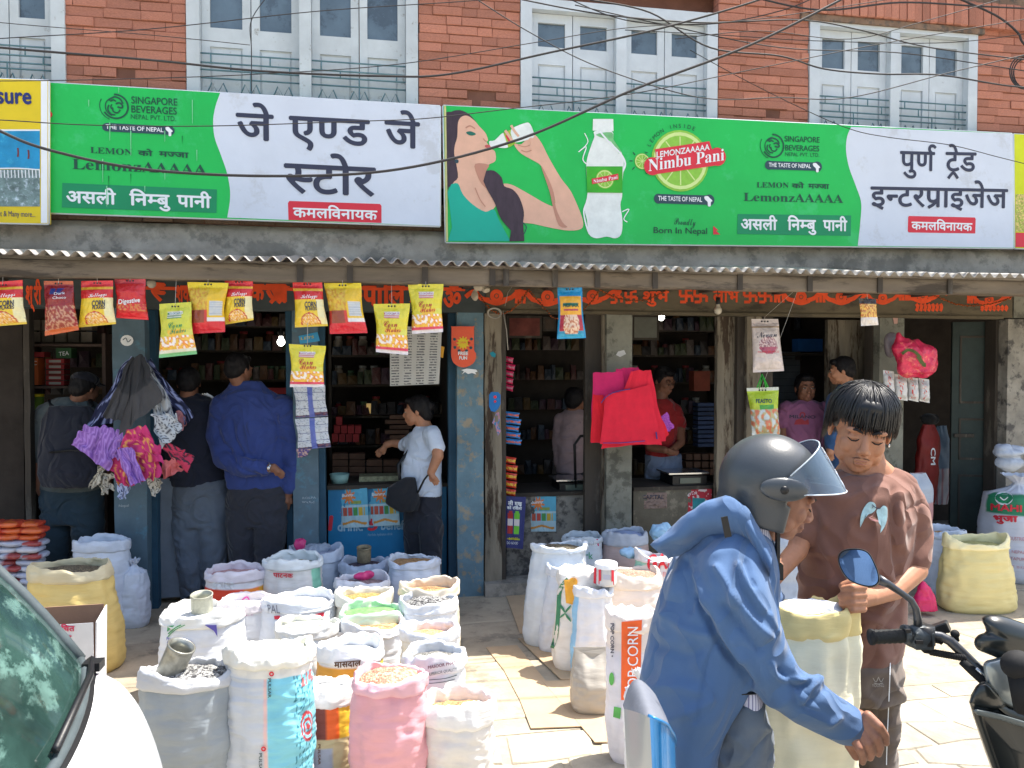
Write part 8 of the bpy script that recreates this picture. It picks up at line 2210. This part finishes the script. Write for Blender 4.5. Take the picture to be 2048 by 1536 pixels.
# cardboard under the right group
m_card = mat('cardboard', C(184, 160, 130), rough=.9, var=.12, vs=4, bump=.2, bs=30)
def card(label, pts, z):
	g = MB(); q = [ground(x, y, z) for x, y in pts]; n_ = len(q)
	g.add(q + [p_ - Vector((0, 0, .005)) for p_ in q], [tuple(range(n_)), tuple(reversed(range(n_, 2 * n_)))] + [(i, i + n_, (i + 1) % n_ + n_, (i + 1) % n_) for i in range(n_)])
	obj('cardboard_sheet', g, m_card, loc=q[0], label=label, cat='cardboard', group='flattened cardboard under the right hand sacks')
card('flattened cardboard sheet under the tall popcorn sack', [(1085, 1362), (1330, 1352), (1380, 1480), (1190, 1484)], .007)
card('flattened cardboard sheet under the grey faded sack', [(1036, 1276), (1250, 1268), (1330, 1356), (1122, 1358)], .013)
card('long flattened cardboard sheet in the sun left of the mango sack', [(972, 1294), (1034, 1290), (1164, 1452), (1062, 1456), (1040, 1400), (1008, 1340)], .006)
card('dark cardboard piece below the tall white sack', [(1008, 1180), (1180, 1180), (1240, 1262), (1040, 1266)], .006)
# carton reading सिचित गुड
B0 = atd(88, 1300, 3.75); Mb = Matrix.Translation(Vector((B0.x, B0.y, 0))) @ Matrix.Rotation(radians(2), 4, 'Z')
bx = thing('cardboard_box', 'open white cardboard box printed in red beside the yellow sack', 'box', (B0.x, B0.y, 0))
m_bw = mat('box_white', C(206, 206, 208), rough=.8, var=.08, vs=5, bump=.1); m_bk = mat('box_kraft', C(150, 118, 96), rough=.9, var=.1)
wB, hB, dB = .44, .30, .17; z0 = .18
g = MB(); g.box((-wB / 2, -.006, z0), (wB / 2, 0, z0 + hB), M=Mb); obj('box_side', g, m_bw, bx, label='printed front panel')
g = MB(); g.box((-wB / 2, dB, 0), (wB / 2, dB + .006, z0 + hB + .04), M=Mb); obj('box_side', g, m_bk, bx)
g = MB(); g.add([Mb @ Vector(q) for q in ((wB / 2, 0, 0), (wB / 2, dB, 0), (wB / 2 + .01, dB, z0 + hB + .035), (wB / 2 + .01, 0, z0 + hB), (wB / 2 + .006, 0, 0), (wB / 2 + .006, dB, 0), (wB / 2 + .016, dB, z0 + hB + .035), (wB / 2 + .016, 0, z0 + hB))], [(0, 1, 2, 3), (7, 6, 5, 4), (3, 2, 6, 7), (0, 3, 7, 4), (1, 5, 6, 2)]); obj('box_side', g, m_bw, bx)
g = MB(); g.box((-wB / 2, 0, 0), (-wB / 2 + .006, dB, z0 + hB), M=Mb); obj('box_side', g, m_bk, bx)
g = MB(); g.box((-wB / 2, -.008, 0), (wB / 2, -.002, z0 - .006), M=Mb); lowb = obj('box_side', g, m_bw, bx)
PB = Plane(Mb @ Vector((0, -.007, z0)), Mb.to_3x3() @ Vector((1, 0, 0)), (0, 0, 1))
g = MB(); PB.text(g, 'सिचित', (105, 1262), (150, 1262), 10, 2, bold=.03); PB.text(g, 'गुड', (121, 1280), (144, 1281), 10, 2, bold=.03); obj('lettering', g, mat('print_crimson', C(196, 40, 80)), bx)
# pile of packets at the far left
pl = thing('packet_pile', 'tall pile of orange and white grain packets behind the car at far left', 'packet pile', ground(20, 1240))
for r_i in range(15):
	for c_i in range(4):
		cx_ = -58 + c_i * 40 + (r_i % 2) * 8; cy_ = 1222 - r_i * 12.5
		c = atd(cx_, cy_, 5.05 + rnd.uniform(-.03, .03)); g = MB()
		cc = [C(170, 176, 196), C(190, 190, 200), C(150, 60, 60)][rnd.randrange(3)] if r_i < 12 else C(206, 96, 46)
		def ff(u, v):
			return cc if .2 < (u + .1 * nz(u, v, 3, c_i)) % .5 < .42 else (C(176, 182, 200) if r_i < 12 else C(190, 70, 50))
		def fp(u, v, c=c, k=r_i * 5 + c_i):
			th = u * 2 * pi; ph = (v - .5) * pi
			x = .078 * math.copysign(abs(cos(ph) * cos(th)) ** .6, cos(th)); y = .07 * math.copysign(abs(cos(ph) * sin(th)) ** .6, sin(th)); z = .021 * math.copysign(abs(sin(ph)) ** .7, sin(ph))
			return c + CR * x + CF * y + UP * (z + noise.noise(Vector((x * 30, y * 30, k))) * .006)
		g.grid(fp, 20, 8, colf=ff, closeu=True)
		obj('packet', g, m_pack, pl)
wb('pile_bench', (at(-140, 1240, 5.2).x, 5.2, 0), (at(75, 1240, 5.2).x, 5.5, .06), m_woodd)
# ------------------------------------------------------------ white car at the lower left
m_car = mat('car_white_paint', C(226, 228, 230), rough=.25, var=.03, bump=0, coat=.6)
m_cgl = mat('car_glass_green', C(40, 62, 58), rough=.06, var=.6, vs=3.5, bump=0, spec=.6, col2=C(84, 112, 106), thr=.56, stretch=(1, 1, 2.5))
m_seal = mat('window_seal', C(70, 80, 84), rough=.6)
Cc = atd(160, 1322, 1.94)                      # far lower corner of the windscreen
h_ = Vector((.74, -.67, 0)).normalized(); h_ = (CR * .97 + CF * .22).normalized()   # heading of the bonnet
t_ = Vector((-h_.y, h_.x, 0)); t_ = -t_ if t_.dot(CF) > 0 else t_                     # towards the near side
car = thing('parked_car', 'white car with green tinted windscreen cut off by the lower left corner', 'car', (Cc - h_ * .6 + t_ * .8) * 1.0 - Vector((0, 0, Cc.z)))
def cp(a, b, z): return Cc + h_ * a + t_ * b + UP * z
Wd = 1.35
def cowl(s):  # bowed windscreen base
	return cp(.13 * sin(pi * s) ** .8, Wd * s, .01 * sin(pi * s))
def top(s):
	return cp(-.50 + .08 * sin(pi * s), 0.05 + (Wd - .1) * s, .54 + .03 * sin(pi * s))
g = MB(); g.grid(lambda u, v: cowl(u).lerp(top(u), v) + h_ * (.05 * sin(pi * v)), 30, 14); obj('windscreen', g, m_cgl, car)
g = MB(); g.tube([cowl(0).lerp(top(0), v) + h_ * (.05 * sin(pi * v)) + UP * .002 for v in np.linspace(0, 1, 10)], .016, 8); g.tube([top(s) for s in np.linspace(0, 1, 14)], .014, 8); g.tube([cowl(s) + UP * .004 for s in np.linspace(0, 1, 20)], .011, 8); g.tube([cowl(1).lerp(top(1), v) + h_ * (.05 * sin(pi * v)) for v in np.linspace(0, 1, 10)], .016, 8)
obj('window_seal', g, m_seal, car)
g = MB()   # body: bonnet with rounded wings
def bon(u, v):
	a0 = cowl(u); L_ = 1.0
	b_ = (u - .5) * 2
	q = a0 + h_ * (.02 + .18 * sin(v * pi / 2))
	narrow = 1 - .10 * v - .03 * v * v
	mid = cp(0, Wd / 2, 0); q = q + t_ * (-(b_) * Wd / 2 * (1 - narrow) )
	q.z = Cc.z - .012 - .40 * (1 - cos(v * pi / 2)) + .02 * (1 - b_ * b_) - .02 * max(0, abs(b_) - .9) / .1
	return q
g.grid(bon, 40, 24); obj('bonnet', g, m_car, car)
g = MB()
def wing(u, v, s):
	q = bon(0 if s < 0 else 1, u); e = sin(v * pi / 2)
	q = q + t_ * (s * .03 * e); q.z = q.z - (1 - cos(v * pi / 2)) * .06 - max(0, v - .6) * .8
	return q
for s_ in (-1, 1): g.grid(lambda u, v: wing(u, v, s_), 20, 16)
def nose(u, v):
	q = bon(u, 1); q = q + h_ * (.03 * sin(v * pi / 2)); q.z -= v * .4; return q
g.grid(nose, 30, 12)
def door(u, v, s):
	b_ = .03 if s < 0 else Wd - .03
	q = cp(-.05 - 2.2 * u, b_, -.06 - v * .62); q = q + t_ * (s * .04 * sin(pi * v)); return q
for s_ in (-1, 1): g.grid(lambda u, v: door(u, v, s_), 20, 8)
obj('body', g, m_car, car)
g = MB(); g.grid(lambda u, v: top(u) - h_ * (1.3 * v) + UP * (.03 * sin(pi * v) + .02 * sin(pi * u)), 20, 10); rf = obj('roof', g, m_car, car)
for s_ in (0, 1):
	g = MB(); g.grid(lambda u, v: (cp(-.06 - 1.5 * u, .03 if s_ == 0 else Wd - .03, -.04)).lerp(top(s_) - h_ * (1.25 * u), v), 10, 6); obj('side_window', g, m_cgl, car)
for a_ in (-.15, -2.2):
	for b_ in (-.02, Wd + .02):
		c = cp(a_, b_, 0); c.z = .29; R2 = Matrix((h_, UP, t_)).transposed()
		g = MB(); g.lathe(c, [(.001, -.1), (.18, -.1), (.27, -.09), (.29, -.06), (.29, .06), (.27, .09), (.18, .1), (.001, .1)], 26, M=R2); w_o = obj('wheel', g, m_rubber, car)
		g = MB(); g.lathe(c, [(.001, -.105), (.17, -.105), (.175, -.10), (.175, .10), (.17, .105), (.001, .105)], 20, M=R2); obj('rim', g, m_steel, w_o)
# cowl vents, wiper, dashboard seen through the glass
g = MB(); g.grid(lambda u, v: cowl(u) + h_ * (.026 * v) + UP * (.002 - .012 * v), 30, 2); obj('cowl_panel', g, m_black, car)
g = MB(); g.tube([cowl(.02) + h_ * .02 + UP * .012, cowl(.12) + h_ * .012 + UP * .02, cowl(.42) + UP * .03], .008, 6); g.box((-.02, -.02, 0), (.02, .02, .02), M=Matrix.Translation(cowl(.05) + h_ * .02)); obj('wiper', g, m_black, car)
w_ = Wrap([car.children[0]], .002); m_film2 = mat('vent_print', C(40, 84, 78), rough=.2); m_fl3 = mat('glass_sticker_pale', C(120, 176, 160), rough=.3)
g = MB()
for k in range(7): w_.stroke(g, [(46 + k * 6.4, 1466 - k * 6), (66 + k * 3.6, 1466 - k * 6)], 3.2, 2)
obj('vent_grille', g, m_film2, car, kind='stuff')  # dashboard vent seen through the windscreen, laid on the glass as strokes
# ------------------------------------------------------------ motorcycle at the lower right
m_moto = mat('moto_black', C(30, 34, 34), rough=.3, var=.1, bump=0, coat=.4); m_silver = mat('moto_silver', C(150, 158, 160), rough=.3, metal=.5, var=.08, bump=0)
m_grip = mat('rubber_grip', C(26, 28, 28), rough=.75, bump=.8, bs=120, bd=.004); m_bar = mat('handlebar_steel', C(76, 78, 82), rough=.35, metal=.7)
mo0 = atd(2060, 1450, 1.72)
mo = thing('motorcycle', 'black motorcycle with silver cowl and raised mirror in the lower right corner', 'motorcycle', (mo0.x, mo0.y, 0))
Q = lambda x, y, d=1.80: atd(x, y, d)
g = MB(); g.tube([Q(1825, 1271), Q(1862, 1270), Q(1880, 1272), Q(1900, 1282, 1.79), Q(1925, 1306, 1.78), Q(1955, 1336, 1.76), Q(1985, 1362, 1.74), Q(2010, 1380, 1.72)], .0115, 10); obj('handlebar', g, m_bar, mo)
g = MB(); pts_ = [Q(1744 + k * 5.4, 1274 - k * .2) for k in range(17)]; g.tube(pts_, [(.0155 if k % 2 else .0168) for k in range(17)], 14); gp_ = obj('grip', g, m_grip, mo)
g = MB(); g.tube([Q(1740, 1274), Q(1746, 1274)], .0185, 14); obj('grip_end', g, m_rubber, gp_)
g = MB(); g.ell(Q(1842, 1272), (.030, .024, .026)); g.box((-.022, -.02, -.022), (.022, .02, .018), M=Matrix.Translation(Q(1842, 1276)) @ BASIS.to_4x4()); g.tube([Q(1806, 1268), Q(1816, 1268)], .022, 14); g.tube([Q(1822, 1260), Q(1838, 1258)], .012, 8); g.ell(Q(1826, 1284), (.02, .018, .012))
sw = remesh('switch_cluster', g, mat('switch_grey', C(62, 68, 72), rough=.45, metal=.3), .0032, mo, smooth=2)
g = MB(); g.box((-.006, -.004, -.004), (.006, .004, .004), M=Matrix.Translation(Q(1815, 1262, 1.775)) @ BASIS.to_4x4()); g.box((-.008, -.004, -.004), (.008, .004, .004), M=Matrix.Translation(Q(1838, 1284, 1.775)) @ BASIS.to_4x4()); g.tube([Q(1850, 1252), Q(1851, 1288)], .021, 16)
obj('switch', g, m_black, sw)
g = MB(); g.add([Q(*q) for q in ((1856, 1256, 1.80), (1892, 1244, 1.80), (1902, 1266, 1.80), (1868, 1270, 1.80), (1858, 1250, 1.86), (1894, 1238, 1.86), (1904, 1260, 1.86), (1870, 1264, 1.86))], [(0, 1, 2, 3), (7, 6, 5, 4), (0, 4, 5, 1), (1, 5, 6, 2), (2, 6, 7, 3), (3, 7, 4, 0)]); bo = obj('brake_reservoir', g, m_black, mo); md_ = bo.modifiers.new('b', 'BEVEL'); md_.width = .004; md_.segments = 2
g = MB(); g.ell(Q(1910, 1268), (.010, .010, .010)); g.tube([Q(1910, 1268), Q(1914, 1282)], .006, 8); g.tube([Q(1860, 1278), Q(1884, 1284), Q(1880, 1286)], .006, 8); g.tube([Q(1840, 1292), Q(1850, 1302), Q(1875, 1306), Q(1905, 1310, 1.78), Q(1930, 1318, 1.77)], .0055, 8); g.tube([Q(1924, 1322, 1.77), Q(1945, 1340, 1.76), Q(1968, 1362, 1.74), Q(1990, 1384, 1.73)], [.010, .012, .011, .009], 8)
for k in range(14): p_ = Q(1862 + k * 5, 1304 + k * .9, 1.795 - k * .002); g.ell(p_, (.0045, .0085, .0085), 8, 6)
obj('control_cable', g, m_rubber, mo, kind='stuff')
g = MB(); g.tube([Q(1952, 1336, 1.745), Q(1974, 1356, 1.735)], .0035, 6); obj('cable_tip', g, m_steel, mo)
# mirror
g = MB(); g.tube([Q(1836, 1258), Q(1835, 1236), Q(1832, 1218), Q(1822, 1200, 1.80), Q(1800, 1184, 1.80), Q(1776, 1168, 1.80), Q(1756, 1158, 1.80)], [.010, .009, .008, .0075, .0075, .009, .012], 10); st_ = obj('mirror_stalk', g, m_bar, mo)
out = smooth_px([(1680, 1108), (1694, 1100), (1718, 1099), (1736, 1106), (1748, 1126), (1756, 1148), (1756, 1164), (1745, 1172), (1724, 1170), (1700, 1160), (1686, 1144), (1678, 1124)], 3, True)
cx_ = sum(a for a, b in out) / len(out); cy_ = sum(b for a, b in out) / len(out)
# glass tilted towards the rider so that it mirrors the blue jacket
Mm = Q(1716, 1136); tg = atd(1470, 1200, 2.0); nm_ = ((tg - Mm).normalized() - (Mm - Vector((0, 0, CAMZ))).normalized()).normalized()
def onp(x, y, o_=0):
	r = ray(x, y); c = Vector((0, 0, CAMZ)); return c + r * ((Mm + nm_ * -o_ - c).dot(nm_) / r.dot(nm_))
g = MB(); n_ = len(out); ring = lambda k, dd: [onp(cx_ + (a - cx_) * k, cy_ + (b - cy_) * k, dd) for a, b in out]
vs = ring(1.03, .001) + ring(1.06, .010) + ring(.9, .026) + ring(.5, .034) + ring(.98, .001); g.add(vs, [(i + k * n_, (i + 1) % n_ + k * n_, (i + 1) % n_ + (k + 1) * n_, i + (k + 1) * n_) for k in range(3) for i in range(n_)] + [tuple(range(3 * n_, 4 * n_))] + [(i, (i + 1) % n_, (i + 1) % n_ + 4 * n_, i + 4 * n_) for i in range(n_)], smooth=True)
ms_ = obj('mirror_housing', g, m_black, st_)
m_mir = mat('mirror_glass', C(206, 212, 218), rough=.015, metal=1.0, var=0.0, bump=0)
g = MB(); q = [onp(cx_ + (a - cx_) * .97, cy_ + (b - cy_) * .97) for a, b in out]
g.add(q, [tuple(range(n_))]); obj('mirror_glass', g, m_mir, st_)
# screen, instrument and cowl
g = MB(); out2 = smooth_px([(1964, 1236), (1990, 1229), (2030, 1240), (2080, 1262), (2110, 1300), (2090, 1340), (2030, 1330), (1985, 1312), (1956, 1300), (1948, 1284), (1956, 1270), (1972, 1262)], 3, True); n_ = len(out2)
cx2 = 2030; cy2 = 1285; rg = lambda k, dd: [Q(cx2 + (a - cx2) * k, cy2 + (b - cy2) * k, 1.72 + dd) for a, b in out2]
vs = rg(1, .04) + rg(1.0, .0) + rg(.93, -.02) + rg(.6, -.035) + rg(.2, -.04); g.add(vs, [(i + k * n_, (i + 1) % n_ + k * n_, (i + 1) % n_ + (k + 1) * n_, i + (k + 1) * n_) for k in range(4) for i in range(n_)] + [tuple(range(4 * n_, 5 * n_)), tuple(reversed(range(n_)))], smooth=True)
obj('wind_deflector', g, m_moto, mo)
def shell(name, m, out, c, d, lay, sub=2, smooth=True):
	"""panel with real thickness: an outline swept inwards towards the viewer in facets"""
	o_ = smooth_px(out, sub, True); n_ = len(o_); vs = []
	for k, dd in lay: vs += [Q(c[0] + (a - c[0]) * k, c[1] + (b - c[1]) * k, d + dd) for a, b in o_]
	L_ = len(lay); g = MB()
	g.add(vs, [(i + k * n_, (i + 1) % n_ + k * n_, (i + 1) % n_ + (k + 1) * n_, i + (k + 1) * n_) for k in range(L_ - 1) for i in range(n_)] + [tuple(range((L_ - 1) * n_, L_ * n_)), tuple(reversed(range(n_)))], smooth=smooth)
	o = obj(name, g, m, mo); b = o.modifiers.new('b', 'BEVEL'); b.width = .003; b.segments = 2; b.limit_method = 'ANGLE'; return o
hl = shell('headlamp_cowl', m_silver, [(1966, 1328), (1985, 1318), (2024, 1312), (2058, 1340), (2064, 1408), (2040, 1422), (2012, 1412), (1986, 1398), (1974, 1370)], (2022, 1362), 1.70, [(1, .06), (1, .0), (.90, -.018), (.45, -.026)])
sprint(hl, m_black, lambda w, g: w.poly(g, smooth_px([(1990, 1386), (1996, 1388), (2000, 1400), (1996, 1402)], 3, True), 2), name='cowl_slot')
g = MB(); g.ell(Q(2036, 1330, 1.62), (.035, .03, .03)); g.ell(Q(2020, 1334, 1.62), (.010, .01, .006)); g.tube([Q(2046, 1345, 1.62), Q(2060, 1420, 1.62)], .03, 12); obj('instrument_pod', g, m_rubber, mo)
shell('fairing', m_moto, [(1938, 1404), (1950, 1392), (1972, 1380), (2000, 1402), (2040, 1420), (2110, 1420), (2160, 1500), (2180, 1700), (2080, 1760), (2030, 1660), (1990, 1560), (1958, 1468)], (2060, 1540), 1.70, [(1, .16), (1, .01), (.95, -.02), (.80, -.025), (.76, -.012), (.3, -.03)], 2)
shell('side_panel', m_moto, [(1938, 1406), (1952, 1372), (1972, 1362), (1990, 1380), (2012, 1412), (1990, 1420), (1960, 1416)], (1972, 1396), 1.68, [(1, .05), (1, .0), (.8, -.012), (.3, -.016)])
shell('fairing_trim', mat('moto_grey_trim', C(92, 98, 98), rough=.4, metal=.3), [(1950, 1418), (2000, 1428), (2060, 1446), (2120, 1460), (2120, 1470), (2056, 1458), (2000, 1440), (1954, 1430)], (2030, 1443), 1.66, [(1, .04), (1, 0), (.9, -.004)])
# forks, wheel, engine and seat outside the view but part of the machine
mc = Vector((mo0.x + .12, mo0.y, 0)); fw = (CF * .9 + CR * .45).normalized(); sd_ = Vector((fw.y, -fw.x, 0)); R3 = Matrix((fw, UP, sd_)).transposed()
for k in (.55, -.75):
	c = mc + fw * k; c.z = .30; g = MB(); g.lathe(c, [(.24, -.04), (.29, -.035), (.305, 0), (.29, .035), (.24, .04)], 28, M=R3); wo = obj('wheel', g, m_rubber, mo)
	g = MB(); g.lathe(c, [(.235, -.03), (.245, 0), (.235, .03), (.22, .02), (.22, -.02), (.235, -.03)], 28, M=R3); g.lathe(c, [(.001, -.03), (.03, -.03), (.03, .03), (.001, .03)], 12, M=R3)
	for a in np.linspace(0, 2 * pi, 7)[:-1]: g.tube([c + fw * (.03 * cos(a)) + UP * (.03 * sin(a)), c + fw * (.23 * cos(a)) + UP * (.23 * sin(a))], .012, 6)
	obj('rim', g, m_silver, wo)
g = MB();
for s_ in (-.1, .1): g.tube([mc + fw * .55 + sd_ * s_ + UP * .30, mc + fw * .12 + sd_ * s_ + UP * .98], .022, 10)
obj('fork', g, m_bar, mo)
g = MB(); g.stack([(mc + fw * -.25 + UP * .25, fw * .22, sd_ * .14), (mc + fw * -.25 + UP * .5, fw * .25, sd_ * .14), (mc + fw * -.2 + UP * .7, fw * .28, sd_ * .12)], 18); obj('engine', g, m_bar, mo)
g = MB(); g.stack([(mc + fw * -.6 + UP * .74, fw * .35, sd_ * .12), (mc + fw * -.6 + UP * .84, fw * .35, sd_ * .10)], 18); obj('seat', g, m_rubber, mo)
# ------------------------------------------------------------ blue tail of the rider's machine, lower centre
tl = thing('motorcycle_tail', 'metallic blue and grey motorcycle tail section behind the rider', 'motorcycle tail', atd(1310, 1560, 1.75) * Vector((1, 1, 0)) if False else Vector((atd(1310, 1560, 1.75).x, atd(1310, 1560, 1.75).y, 0)))
m_mblue = mat('metallic_blue', C(44, 130, 196), rough=.28, metal=.35, var=.08, bump=0, coat=.6); m_mgrey = mat('metallic_grey', C(150, 156, 160), rough=.35, metal=.35, var=.08, bump=0, coat=.3)
T = lambda x, y, d=1.75: atd(x, y, d)
def tail(u, v):
	# horizontal section swept down; u from the far left edge over the rounded right side
	y0 = 1418 + 46 * u ** 1.2 if u < .75 else 1418 + 46 * .75 ** 1.2 + (u - .75) * 170
	x = 1248 + 102 * min(u / .9, 1) ** .9 + (8 * v if u > .5 else 14 * v)
	dd = 1.82 - .14 * sin(pi * min(u, 1) * .95) + .02 * v
	return T(x, y0 + v * 300, dd)
g = MB(); g.grid(lambda u, v: tail(u * .42, v), 14, 12); g.grid(lambda u, v: tail(1 - u * .12, v) + CF * (.16 * v * 0 + .12) , 4, 12)
obj('grey_panel', g, m_mgrey, tl)
g = MB(); g.grid(lambda u, v: tail(.42 + u * .58, v), 22, 12); obj('blue_panel', g, m_mblue, tl)
g = MB()
def lid(u, v):
	a = tail(u, 0); b = a + CF * (.16 * (1 - abs(2 * u - 1) ** 2) + .02) + UP * .012 * sin(pi * u)
	return a.lerp(b, v)
g.grid(lid, 24, 6); obj('top_cover', g, mat('tail_top_grey', C(110, 114, 124), rough=.5), tl)
g = MB(); g.tube([tail(u, 0) + UP * .002 for u in np.linspace(.4, 1, 16)], .004, 6); obj('edge_trim', g, m_mblue, tl)
c = T(1300, 1560, 1.9); c.z = .3; g = MB(); g.lathe(c, [(.22, -.05), (.28, -.045), (.30, 0), (.28, .045), (.22, .05)], 28, M=Matrix((CR, UP, CF)).transposed()); wo = obj('wheel', g, m_rubber, tl)
g = MB(); g.lathe(c, [(.215, -.03), (.225, 0), (.215, .03), (.2, 0), (.215, -.03)], 28, M=Matrix((CR, UP, CF)).transposed()); obj('rim', g, m_mgrey, wo)
